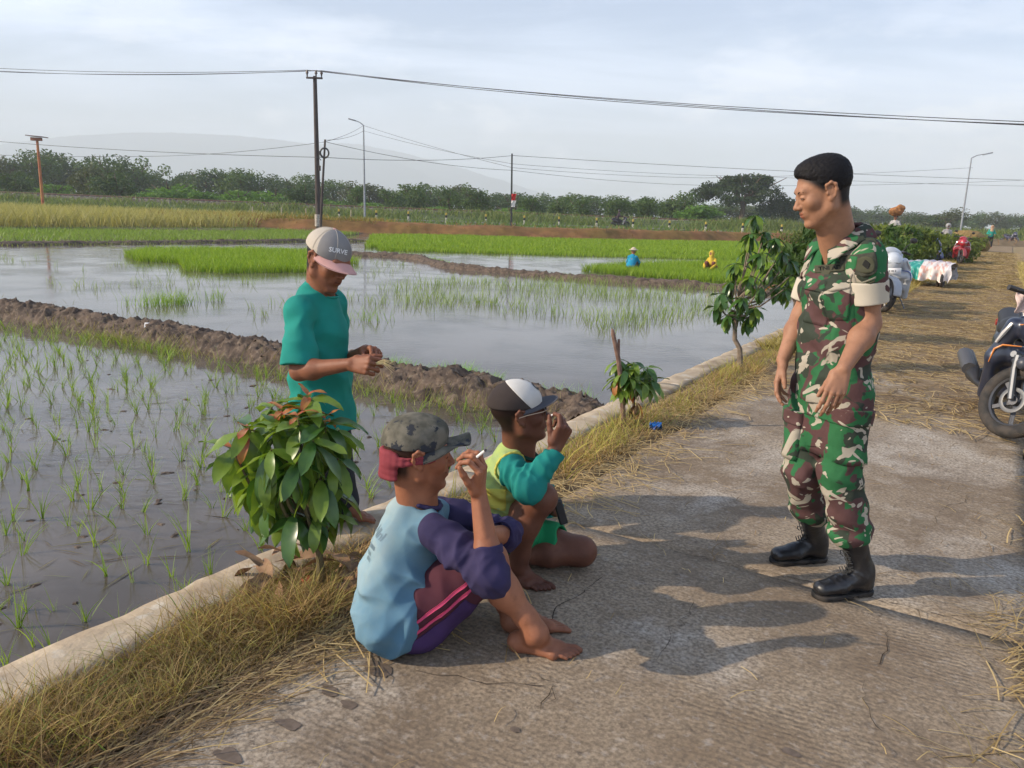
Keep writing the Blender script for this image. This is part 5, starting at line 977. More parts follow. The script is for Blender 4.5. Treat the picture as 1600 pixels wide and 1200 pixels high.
# ---------------------------------------------------------------- soldier
def camo_mat():
    m=bpy.data.materials.new('camouflage cloth'); m.use_nodes=True; t=m.node_tree; N=t.nodes.new; L=t.links.new; b=t.nodes['Principled BSDF']
    b.inputs['Roughness'].default_value=.85; b.inputs['Specular IOR Level'].default_value=.2
    tc=N('ShaderNodeTexCoord')
    def noise(scale,loc,dist,det=1.5,st=(1,1,1),rot=(0,0,0),rough=.45):
        mp=N('ShaderNodeMapping'); mp.vector_type='TEXTURE'; mp.inputs['Location'].default_value=loc; mp.inputs['Scale'].default_value=tuple(1/q for q in st); mp.inputs['Rotation'].default_value=rot; L(tc.outputs['Object'],mp.inputs[0])
        n=N('ShaderNodeTexNoise'); n.inputs['Scale'].default_value=scale; n.inputs['Detail'].default_value=det; n.inputs['Roughness'].default_value=rough; n.inputs['Distortion'].default_value=dist; L(mp.outputs[0],n.inputs['Vector']); return n.outputs[0]
    def band(v,lo,hi,e=.004):
        a=N('ShaderNodeMapRange'); a.inputs[1].default_value=lo-e; a.inputs[2].default_value=lo+e; L(v,a.inputs[0])
        if hi is None: return a.outputs[0]
        c=N('ShaderNodeMapRange'); c.inputs[1].default_value=hi-e; c.inputs[2].default_value=hi+e; c.inputs[3].default_value=1; c.inputs[4].default_value=0; L(v,c.inputs[0])
        x=N('ShaderNodeMath'); x.operation='MULTIPLY'; L(a.outputs[0],x.inputs[0]); L(c.outputs[0],x.inputs[1]); return x.outputs[0]
    def mixc(f,base,col):
        x=N('ShaderNodeMix'); x.data_type='RGBA'; L(f,x.inputs[0])
        if isinstance(base,tuple): x.inputs[6].default_value=(*base,1)
        else: L(base,x.inputs[6])
        x.inputs[7].default_value=(*col,1); return x.outputs[2]
    c=mixc(band(noise(8.6,(3,1,2),.6,3,(1,1,.8),(.4,.5,.6)),.505,None),(.100,.050,.048),(.030,.138,.052))      # brown / green
    c=mixc(band(noise(8.2,(9,4,7),.6,3,(1,1,1.3),(0,.5,0)),.575,None),c,(.040,.050,.036))                    # dark olive
    c=mixc(band(noise(8.4,(1,8,3),.5,3,(1.2,1.2,.8),(.6,.6,.2)),.635,None),c,(.40,.355,.28))                    # sand patches
    c=mixc(band(noise(9.0,(2,7,5),.35,2,(1.6,1.6,.42),(.9,-.9,.3)),.635,None),c,(.030,.138,.052))
    c=mixc(band(noise(11.0,(5,2,9),.35,2,(2.3,2.3,.42),(1.0,.7,.4)),.640,None),c,(.43,.38,.30))      # brush strokes
    c=mixc(band(noise(10.0,(8,5,1),.3,2,(2.2,2.2,.45),(-1.1,.5,1.4)),.645,None),c,(.43,.38,.30))
    dn=N('ShaderNodeTexNoise'); dn.inputs['Scale'].default_value=3.5; dn.inputs['Detail'].default_value=5; L(tc.outputs['Object'],dn.inputs['Vector'])
    dr=N('ShaderNodeMapRange'); dr.inputs[3].default_value=.78; dr.inputs[4].default_value=1.12; L(dn.outputs[0],dr.inputs[0])
    mm=N('ShaderNodeMix'); mm.data_type='RGBA'; mm.blend_type='MULTIPLY'; mm.inputs[0].default_value=1; L(c,mm.inputs[6]); L(dr.outputs[0],mm.inputs[7]); L(mm.outputs[2],b.inputs['Base Color'])
    n=N('ShaderNodeTexNoise'); n.inputs['Scale'].default_value=260; L(tc.outputs['Object'],n.inputs['Vector']); n2=N('ShaderNodeTexNoise'); n2.inputs['Scale'].default_value=26; n2.inputs['Detail'].default_value=3; L(tc.outputs['Object'],n2.inputs['Vector'])
    b1=N('ShaderNodeBump'); b1.inputs['Strength'].default_value=.3; b1.inputs['Distance'].default_value=.001; L(n.outputs[0],b1.inputs['Height'])
    b2=N('ShaderNodeBump'); b2.inputs['Strength'].default_value=.5; b2.inputs['Distance'].default_value=.008; L(n2.outputs[0],b2.inputs['Height']); L(b1.outputs[0],b2.inputs['Normal']); L(b2.outputs[0],b.inputs['Normal'])
    return m
def soldier():
    base=G(1300,905); t=thing('person','man in green and brown camouflage uniform and black boots standing on the road','person',base)
    CM=camo_mat(); sk=skin('soldier skin',(.37,.185,.108),(.30,.148,.085)); X=np.array
    F=nrm((-.94,-.34,0)); Lf=X([-F[1],F[0],0]); Z=X([0,0,1.])                     # Lf: his left
    hs=.95; ho=P(1287,300,2.88); fw=nrm((-.97,.05,-.34))
    neck=P(1322,378,2.95); C=P(1319,408,2.95)
    sL=P(1356,404,2.81); sR=P(1287,402,3.09)
    eL=P(1358,506,2.82); wL=P(1318,576,2.70); eR=P(1253,494,3.12); wR=P(1223,562,3.02)
    hip=P(1297,606,2.95); hL=hip+Lf*.085; hR=hip-Lf*.085
    kL=P(1314,738,2.84); aL=P(1336,880,2.86); kR=P(1256,738,2.99); aR=P(1274,840,3.14)
    # body ---------------------------------------------------
    HS=Sdf(); H,R=add_head(HS,ho,fw,(0.08,0,1),hs)
    HS.cone(H(-.030,0,-.035),neck+X([0,0,-.06]),.050,.056,.03); HS.cone(H(.015,0,-.070),neck+F*.03+X([0,0,-.08]),.040,.050,.03)
    HS.ell(H(.045,0,-.100),X([.012,.010,.012]),R,.02)
    B=Sdf(); B.chain([C-Z*.02,C-Z*.2,hip+Z*.1,hip],[.07,.085,.085,.085],.05,(Lf,1.2))
    for s_,e_,w_ in ((sL,eL,wL),(sR,eR,wR)): B.cone(s_,e_,.042,.036,.03)
    for h_,k_,a_ in ((hL,kL,aL),(hR,kR,aR)): B.cone(h_,k_,.07,.05,.03); B.cone(k_,k_*.3+a_*.7,.05,.035,.03)
    AL=Sdf(); d=nrm(wL-eL); AL.cone(sL*.35+eL*.65,eL,.042,.037,.02); AL.cone(eL,eL+d*.07,.037,.040,.03); AL.cone(eL+d*.07,wL,.040,.0245,.03,None)
    hd=nrm(P(1299,630,2.66)-wL); add_hand(AL,wL+hd*.006,hd,nrm(Lf*.8+F*.5),-1,(12,17,22,26),(20,22,24,28),(.93,.20,-.36),6,.98,.03)
    AR=Sdf(); d=nrm(wR-eR); AR.cone(sR*.35+eR*.65,eR,.042,.037,.02); AR.cone(eR,eR+d*.07,.037,.039,.03); AR.cone(eR+d*.07,wR,.039,.0245,.03)
    hd=nrm(P(1209,622,2.98)-wR); add_hand(AR,wR+hd*.006,hd,nrm(F*.75-Lf*.65),1,(10,15,20,24),(18,20,24,28),(.93,.24,-.26),6,.96,.05)
    body(t,sk,[(B,.009,{}),(HS,.0024,{}),(AL,.0024,{}),(AR,.0026,{})],[head_tint(H,R,hs,(.85,.62,.62),scalp=1.0)])
    eyes(H,R,hs,t)
    # hair
    S=Sdf(); S.ell(H(-.012,0,.040),X([.1005,.0792,.0865])*hs,R,.01); S.ell(H(-.012,0,.070),X([.0960,.0725,.066])*hs,R,.03); S.ell(H(.036,0,.102),X([.045,.042,.022])*hs,R,.03)
    S.cut(H(.048,0,.050),nrm(R@X([.66,0,-.75])),.010)
    S.ell(H(.112,0,.034),X([.045,.058,.050])*hs,R,.008,'sub')
    for y in (-1,1): S.ell(H(.074,y*.088,.050),X([.046,.030,.040])*hs,R,.012,'sub'); S.ell(H(-.004,y*.092,-.004),X([.028,.020,.040])*hs,R,.006,'sub')
    S.noise=[(330,.0010,1),(700,.0009,2)]
    body_obj('hair',S,.0024,mat('black hair',(.010,.009,.010),.7,.2,bump=1.0,bs=520,stretch=(1,1,.5)),t)
    for y in (-1,1):
        mb=MB(); mb.tube([H(.0975,y*.018,.0215),H(.0968,y*.024,.0250),H(.0955,y*.031,.0268),H(.0915,y*.040,.0262),H(.0860,y*.048,.0225)],[.0016,.0026,.0030,.0028,.0012],6,squash=.8); wpart('eyebrow',mb.me('eyebrow'),mat('black hair'),t)
    # jacket
    J=Sdf(); J.noise=[(16,.0035,3),(38,.0014,8)]; J.crump=[(15,.0085,2),(34,.0036,6)]
    J.chain([C+Z*.01,C-Z*.13,C*.45+hip*.55,hip+Z*.07,hip-Z*.015],[.078,.112,.112,.110,.124],.05,(Lf,1.28))
    J.cone(C-Lf*.06+Z*.055,C-Lf*.145+Z*.012,.050,.058,.04); J.cone(C+Lf*.06+Z*.055,C+Lf*.145+Z*.012,.050,.058,.04)
    J.cone(C-Z*.02-F*.03,C-Z*.16-F*.02,.082,.09,.05,(Lf,1.35))
    J.cone(neck-Z*.055-F*.01,neck-Z*.035+F*.012,.070,.060,.04,(Lf,1.15)); J.cone(neck-Z*.06+F*.045,C-Z*.10+F*.045,.05,.08,.05,(Lf,1.4))
    J.cut(hip-Z*.035,nrm((0.06,0,-1.)),.006)
    for s_,e_,f_ in ((sL,eL,.52),(sR,eR,.60)):
        d=nrm(e_-s_); A=Sdf(); A.cone(s_,s_+d*.06,.060,.064,.02); A.cone(s_+d*.06,e_,.064,.061,.02); en=s_*(1-f_)+e_*f_; A.cut(en,d,.003); A.cone(en-d*.03,en+d*.05,.052,.056,.003,op='sub'); J.merge(A,.022)
    J.cone(neck+Z*.015+F*.012,neck+Z*.12+F*.03,.052,.066,.008,op='sub'); J.cone(neck+F*.085-Z*.085,neck+F*.055+Z*.04,.004,.045,.006,op='sub')
    J.folds=[]; J.fold(P(1335,455,2.8),.10,(.5,.1,.8),70,.006,1); J.fold(P(1275,560,2.85),.13,(.25,0,1),60,.007,2); J.fold(P(1300,480,2.8),.12,(.6,0,.8),55,.005,4); J.fold(P(1250,455,3.0),.09,(.7,0,.7),70,.006,5); J.fold(P(1340,590,2.85),.12,(0,0,1),60,.007,7); J.fold(P(1345,400,2.85),.09,(.8,-.2,.5),70,.005,9)
    jk=body_obj('jacket',J,.0042,CM,t)
    mb=MB(); fr=C+F*.10; 
    patch('button_placket',J,P(1284,500,2.78),nrm(F+X([-.15,0,0])),(.10,0,1),.048,.46,CM,jk,.001,.003,None,5,40)
    lc=P(1312,432,2.75); n_=nrm(X([-.25,-1,.1]))
    patch('pocket',J,P(1304,474,2.78),n_,(-.05,0,1),.112,.125,CM,jk,.0015,.004)
    patch('pocket_flap',J,P(1304,440,2.78),n_,(-.05,0,1),.120,.055,CM,jk,.006,.004,lambda u,v:(u,np.where(v<0,v*(1.25-.5*np.abs(u)),v)),19,8)
    n2=nrm(X([-1,-.25,.1])); patch('pocket',J,P(1263,480,2.90),n2,(.1,0,1),.115,.12,CM,jk,.0015,.004); patch('pocket_flap',J,P(1266,443,2.90),n2,(.1,0,1),.12,.05,CM,jk,.006,.004)
    dk=fabric('olive tape',(.075,.075,.045),(.055,.055,.035)); blk=fabric('dark thread',(.018,.018,.016))
    nt_=patch('name_tape',J,P(1303,417,2.78),n_,(-.12,0,1),.092,.028,dk,jk,.002,.002); lettering('name_lettering','TNI AD',J,P(1303,417,2.78),n_,(-.12,0,1),.021,blk,nt_,.0062,.0006)
    nt2=patch('name_tape',J,P(1270,426,2.86),nrm(F),(.1,0,1),.04,.026,dk,jk,.002,.002)
    # sleeve: badge, stripes, rolled cuff
    dL=nrm(eL-sL); bc=sL*.52+eL*.48; bn=nrm(X([.10,-1,.1])); bw=P(1356,414,2.74)
    bd=patch('sleeve_badge',J,bw,bn,-dL,.070,.082,mat('badge cloth',(.045,.045,.035),.8,.2,(.07,.07,.05),vs=60),jk,.002,.003,lambda u,v:(u*np.where(v<0,np.sqrt(np.clip(1-(v*.98)**2,0.02,1)),1),v),13,13)
    wh=patch('badge_field',J,bw,bn,-dL,.052,.060,dk,bd,.006,.0012,lambda u,v:(u*np.sqrt(np.clip(1-v*v,.02,1)),v),11,11)
    patch('badge_emblem',J,bw+Z*.002,bn,-dL,.020,.034,blk,bd,.0078,.001,lambda u,v:(u*(1-np.abs(v))**.8,v),7,7)
    for k_ in range(2):
        patch('chevron',J,bw-Z*(.056+.013*k_),bn,-dL,.072,.008,mat('chevron',(.20,.19,.14),.8) if k_==0 else dk,jk,.002,.002,lambda u,v:(u,v+(np.abs(u)-.5)*3.6),17,3)
    for s_,e_,f_ in ((sL,eL,.52),(sR,eR,.60)):
        d=nrm(e_-s_); en=s_*(1-f_)+e_*f_; A=Sdf(); A.cone(en-d*.046,en+d*.036,.0685,.067,.01); A.cut(en-d*.046,-d,.004); A.cut(en+d*.036,d,.004); A.cone(en-d*.2,en+d*.09,.055,.057,.003,op='sub'); A.noise=[(30,.0018,2)]
        A.fold(en,.05,(.9,0,.2),60,.003,3); body_obj('rolled_cuff',A,.003,fabric('cuff lining',(.56,.50,.40),(.48,.43,.34)),jk)
    # epaulette, collar
    for sg in (1,-1): patch('shoulder_strap',J,C+Lf*.115*sg+Z*.06,(0,0,1),Lf,.042,.115,CM,jk,.003,.004)
    K=Sdf(); nb=neck+Z*.002+F*.006
    for sg in (1,-1):
        inn=[nb-F*.060+Z*.064,nb-F*.038+Lf*sg*.048+Z*.061,nb+F*.010+Lf*sg*.064+Z*.046,nb+F*.052+Lf*sg*.048+Z*.016,nb+F*.086+Lf*sg*.016-Z*.024]
        out=[nb-F*.094+Z*.026,nb-F*.062+Lf*sg*.080+Z*.022,nb+F*.014+Lf*sg*.108+Z*.010,nb+F*.076+Lf*sg*.098-Z*.026,nb+F*.118+Lf*sg*.064-Z*.078]
        for i in range(4):
            for t0 in np.linspace(0,1,13):
                p=inn[i]*(1-t0)+out[i]*t0+Z*.010*math.sin(t0*3.14); q=inn[i+1]*(1-t0)+out[i+1]*t0+Z*.010*math.sin(t0*3.14); K.cone(p,q,.0055,.0055,.006)
    K.noise=[(30,.0012,4)]
    body_obj('collar',K,.003,CM,jk)
    # trousers
    T=Sdf(); T.noise=[(14,.004,1),(34,.0015,6)]; T.crump=[(14,.0075,4),(31,.003,8)]; T.cone(hip+Z*.05,hip-Z*.05,.108,.105,.03,(Lf,1.25))
    for h_,k_,a_,bt in ((hL,kL,aL,.205),(hR,kR,aR,.215)):
        d2=nrm(a_-k_); tt=(k_[2]-bt-.03)/(k_[2]-a_[2]); bo=k_+(a_-k_)*tt; A=Sdf(); A.cone(h_,k_,.096,.078,.03); A.cone(k_,bo-d2*.02,.077,.076,.03); A.ell(bo-d2*.03,X([.081,.081,.055]),None,.03); A.cut(bo+d2*.022,d2,.02); A.cone(bo,bo+d2*.1,.058,.06,.006,op='sub'); T.merge(A,.03)
        T.fold(k_,.10,(.25,.1,1),75,.009,h_[0]); T.fold(k_*.5+bo*.5,.10,(.5,.1,1),65,.009,k_[0]*3); T.fold(bo-d2*.05,.09,(.2,.1,1),85,.009,a_[0]*7); T.fold((h_+k_)/2,.12,(.6,.2,.7),50,.006,h_[1]*5)
    tr=body_obj('trousers',T,.0046,CM,t)
    pc=P(1322,672,2.8); nn=nrm(X([.25,-1,0])); patch('pocket',T,pc-Z*.03,nn,(0.02,0,1),.155,.185,CM,tr,.004,.010); patch('pocket_flap',T,pc+Z*.055,nn,(0.02,0,1),.165,.060,CM,tr,.017,.005)
    patch('pocket',T,P(1232,680,3.0),nrm(X([-1,-.3,0])),(0,0,1),.13,.17,CM,tr,.004,.012); patch('pocket_flap',T,P(1232,648,3.0),nrm(X([-1,-.3,0])),(0,0,1),.14,.055,CM,tr,.018,.005)
    # boots
    lea=mat('black boot leather',(.012,.012,.014),.32,.6,(.03,.028,.026),vs=30,vt=(.5,.75),bump=.5,bs=70,r2=.6); rub=mat('boot rubber',(.012,.012,.012),.75,.3,(.05,.042,.035),vs=20,bump=.4,bs=90)
    lace=mat('boot lace',(.03,.03,.03),.8)
    for an,toe,heel,top in ((aL,G(1282,934),G(1349,926),.26),(aR,G(1206,880),G(1287,874),.27)):
        d=nrm(toe-heel); hl=(toe+heel)/2-d*.138; y=X([-d[1],d[0],0]); lg=nrm((kL if an is aL else kR)-(hl+d*.05+Z*.12))
        S=Sdf(); a0=hl+d*.062+Z*.105
        S.cone(a0,a0+lg*(top-.10),.043,.050,.02); S.cone(hl+d*.045+Z*.045,a0,.040,.043,.03); S.cone(hl+d*.065+Z*.07,hl+d*.16+Z*.052,.042,.034,.03,(y,1.05)); S.cone(hl+d*.16+Z*.046,hl+d*.238+Z*.040,.034,.030,.02,(y,1.28)); S.cut(a0+lg*(top-.105),lg,.004)
        S.cut(hl+Z*.018,-Z,.003); S.fold(a0+d*.02,.05,(.3,.1,1),130,.003,1); S.fold(hl+d*.17+Z*.07,.03,d,220,.0022,2); S.noise=[(60,.0008,2)]
        bt=body_obj('boot',S,.003,lea,t)
        S2=Sdf(); S2.cone(hl+d*.042+Z*.012,hl+d*.10+Z*.012,.041,.037,.01,(y,1.0)); S2.cone(hl+d*.10+Z*.012,hl+d*.232+Z*.012,.037,.040,.02,(y,1.12)); S2.cut(hl+Z*.021,Z,.002); S2.cut(hl+Z*.001,-Z,.002); S2.box(hl+d*.105+Z*.0,(.012,.08,.010),np.stack([d,y,Z],1),.002,.003,'sub')
        body_obj('boot_sole',S2,.003,rub,bt)
        mb=MB(); fr=nrm(d-lg*np.dot(d,lg))
        for k_ in range(9):
            f=k_/8; c0=(hl+d*.150+Z*.100)*(1-min(1,f*2.2))+(a0+fr*.049+Z*.02)*min(1,f*2.2) if f<.45 else a0+fr*.050+lg*(.02+(f-.45)*.22)
            for sg in (1,-1):
                q=[c0+y*sg*.020-fr*.004,c0+fr*.0055,c0-y*sg*.020+lg*.012-fr*.003]; mb.tube(q,.0022,5)
        for sg in (1,-1):
            c0=a0+fr*.056+lg*.115; mb.tube([c0,c0+y*sg*.02-lg*.008,c0+y*sg*.028-lg*.03,c0+y*sg*.014-lg*.034],.0020,5)
        mb.build('laces',lace,bt)
    return t
soldier()
# ---------------------------------------------------------------- man in the teal shirt
def teal_man():
    P=lambda a,b,c: globals()['P'](a,b,c-.10)
    X=np.array; Z=X([0,0,1.]); t=thing('person','man in teal t-shirt and pale cap with pink peak standing behind the leafy sapling','person',(G(500,838)[0],3.55,-.25))
    sk=skin('farmer skin',(.27,.105,.055),(.21,.08,.042))
    F=nrm((.96,-.20,0)); Rt=X([F[1],-F[0],0])                                      # his right
    hs=1.0; ho=P(511,407,3.42); fw=nrm((.74,-.52,-.32))
    neck=P(498,452,3.46); C=P(495,470,3.47); sR=C+Rt*.155-Z*.03; sL=C-Rt*.155-Z*.03
    eR=P(468,580,3.24); wR=P(548,569,3.13); eL=P(530,572,3.66); wL=P(572,547,3.38); hip=P(503,668,3.50)
    HS=Sdf(); H,R=add_head(HS,ho,fw,(.2,0,1),hs); HS.cone(H(-.035,0,-.035),neck-Z*.07,.052,.058,.03); HS.cone(H(.01,0,-.075),neck-Z*.08+F*.03,.038,.045,.03)
    B=Sdf(); B.chain([C-Z*.02,C-Z*.2,hip+Z*.1,hip],[.07,.08,.08,.085],.05,(Rt,1.2))
    for s_,e_ in ((sR,eR),(sL,eL)): B.cone(s_,e_,.042,.036,.03)
    Z0=-.30; kR=hip+X([.0,-.04,-.40])+Rt*.08; aR=X([kR[0]-.02,kR[1]+.03,Z0+.10]); 
    kL=hip+X([.085,.03,-.36]); ftL=P(540,822,3.52); aL=ftL+Z*.06+X([-.02,0,.0])
    LG=Sdf(); LG.cone(hip+Rt*.08,kR,.075,.052,.03); LG.cone(kR,kR*.6+aR*.4,.050,.052,.03); LG.cone(kR*.6+aR*.4,aR,.052,.034,.03)
    LG.cone(hip-Rt*.08,kL,.075,.052,.03); LG.cone(kL,kL*.6+aL*.4,.050,.050,.03); LG.cone(kL*.6+aL*.4,aL,.050,.034,.03)
    add_foot(LG,aR,aR*X([1,1,0])+X([-.05,0,Z0]),(.95,-.3,0),-1); add_foot(LG,aL,X([aL[0]-.04,aL[1],.022]),(.97,-.25,0),-1,.95)
    A1=Sdf(); d=nrm(wR-eR); A1.cone(sR*.4+eR*.6,eR,.040,.036,.02); A1.cone(eR,eR+d*.07,.036,.039,.03); A1.cone(eR+d*.07,wR,.039,.024,.03)
    hd=nrm(P(583,571,3.08)-wR); add_hand(A1,wR,hd,nrm(X([-.1,-.9,.35])),1,(58,62,66,70),(50,50,55,60),(.75,.35,-.55),25,1.0,.03)
    A2=Sdf(); d=nrm(wL-eL); A2.cone(sL*.4+eL*.6,eL,.040,.036,.02); A2.cone(eL,wL,.038,.024,.03)
    hd=nrm(P(600,548,3.26)-wL); add_hand(A2,wL,hd,nrm(X([.1,.55,.8])),-1,(42,48,60,66),(40,44,50,60),(.85,.25,-.5),20,1.0,.03)
    body(t,sk,[(B,.012,{}),(HS,.0026,{}),(LG,.006,{}),(A1,.0028,{}),(A2,.0028,{})],[head_tint(H,R,hs,(.8,.7,.7),scalp=1.0,stub=.35)])
    eyes(H,R,hs,t)
    te=fabric('teal cotton',(.014,.250,.200),(.011,.205,.165))
    S=Sdf(); S.noise=[(13,.004,3),(30,.0018,5)]; S.crump=[(12,.0110,2),(27,.0045,6)]
    S.chain([C-Z*.0,C-Z*.12,C*.45+hip*.55,hip+Z*.06,hip-Z*.03+F*.01],[.075,.112,.118,.128,.135],.05,(Rt,1.22))
    S.cone(neck-Z*.045,neck-Z*.02,.075,.062,.03)
    S.cone(C-Z*.03+Rt*.04,sR,.062,.058,.04); S.cone(C-Z*.03-Rt*.04,sL,.062,.058,.04); S.cut(hip-Z*.012,(0.05,0,-1.),.006); S.cone(neck-Z*.02+F*.03,neck+Z*.1+F*.03,.056,.06,.006,op='sub')
    S.cone(hip-Z*.2,hip+Z*.02,.125,.115,.01,(Rt,1.2),'sub')
    for s_,e_ in ((sR,eR),(sL,eL)):
        d=nrm(e_-s_); A=Sdf(); A.cone(s_,e_,.062,.074,.02); en=s_*.12+e_*.88; A.cut(en,d,.003); A.cone(en-d*.05,en+d*.05,.056,.064,.003,op='sub'); S.merge(A,.025)
    for c,r,dr,f,a,p in ((P(480,500,3.3),.10,(.9,.2,-.4),75,.006,1),(P(520,560,3.4),.13,(.5,0,.9),50,.008,2),(P(470,640,3.4),.14,(1,.3,.2),55,.007,3),(P(540,500,3.4),.12,(.8,0,.5),55,.006,4),(P(500,620,3.35),.13,(.9,0,.3),48,.007,6),(P(455,520,3.4),.1,(.9,.2,.3),60,.006,8)): S.fold(c,r,dr,f,a,p)
    sh=body_obj('t_shirt',S,.0048,te,t)
    K=Sdf(); pts=[neck-Z*.018+F*.028+ (F*math.cos(a)*.056+Rt*math.sin(a)*.058)+Z*(-.012*math.cos(a)) for a in np.linspace(0,2*math.pi,15)]; K.chain(pts,[.0055]*15,.004); body_obj('neckband',K,.003,te,sh)
    T=Sdf(); dk=fabric('dark wet trousers',(.020,.022,.030),(.03,.03,.035)); T.cone(hip+Z*.03,hip-Z*.03,.105,.100,.03,(Rt,1.2))
    for h_,k_,a_ in ((hip+Rt*.08,kR,aR),(hip-Rt*.08,kL,aL)): T.cone(h_,k_,.092,.070,.03); T.cone(k_,k_*.65+a_*.35,.070,.068,.03)
    T.noise=[(16,.004,2),(40,.002,3)]; body_obj('trousers',T,.006,dk,t)
    # cap
    cc=fabric('pale cap cloth',(.50,.44,.36),(.42,.37,.31)); cg=fabric('grey cap front',(.24,.23,.22),(.20,.19,.19)); pk=fabric('pink peak cloth',(.62,.34,.30),(.52,.29,.26))
    cs=cap_crown(H,R,hs); cr=body_obj('cap',cs,.0028,cc,t)
    f2=Sdf(); f2.ell(H(-.012,0,.046),X([.1095,.0885,.0915])*hs,R,.01); f2.cut(H(0,0,.030),nrm(R@X([-.12,0,-1.])),.004); f2.ell(H(-.012,0,.040),X([.101,.080,.083])*hs,R,.004,'sub'); f2.cut(H(.022,0,0),-(R@X([1.,0,0.22])),.002); body_obj('cap_front',f2,.0028,cg,cr)
    visor('cap_peak',H,R,hs,pk,cr,.078,.030,.030,.034)
    b=Sdf(); b.ell(H(-.012,0,.137),X([.008,.008,.004])*hs,R); body_obj('cap_button',b,.0015,pk,cr)
    mb=MB()
    for a in range(6):
        th=a*math.pi/3+.52; pts=[H(-.012+.1100*math.cos(th)*math.sin(p),.0890*math.sin(th)*math.sin(p),.046+.0920*math.cos(p)) for p in np.linspace(.05,1.62,12)]; mb.tube(pts,.0011,4,squash=.6)
    mb.build('cap_seam',cc,cr)
    fs=Sdf(); fs.ell(H(-.012,0,.046),X([.1097,.0887,.0917])*hs,R,.01)
    lettering('cap_lettering','SURVE',fs,H(.085,-.040,.075),R@nrm(X([.75,-.65,.3])),R@X([-.2,0,1]),.027,mat('white thread',(.75,.74,.72),.7),cr,.0018,.0006)
    # seedling stalk he is tying
    mb=MB(); p=P(588,566,3.1); 
    for i in range(7):
        a=random.uniform(-.5,.5); mb.tube([p+X([-.02,0,-.01]),p+X([.03,-.01,.01+a*.03]),p+X([.08+.02*a,-.02,.0+a*.08])],[.0016,.0014,.0004],4)
    o=mb.build('straw_wisp',mat('pale straw',(.50,.40,.20),.8),None); tag(o,'thin pale straw wisp held in the fingers of the teal shirted man','straw')
teal_man()
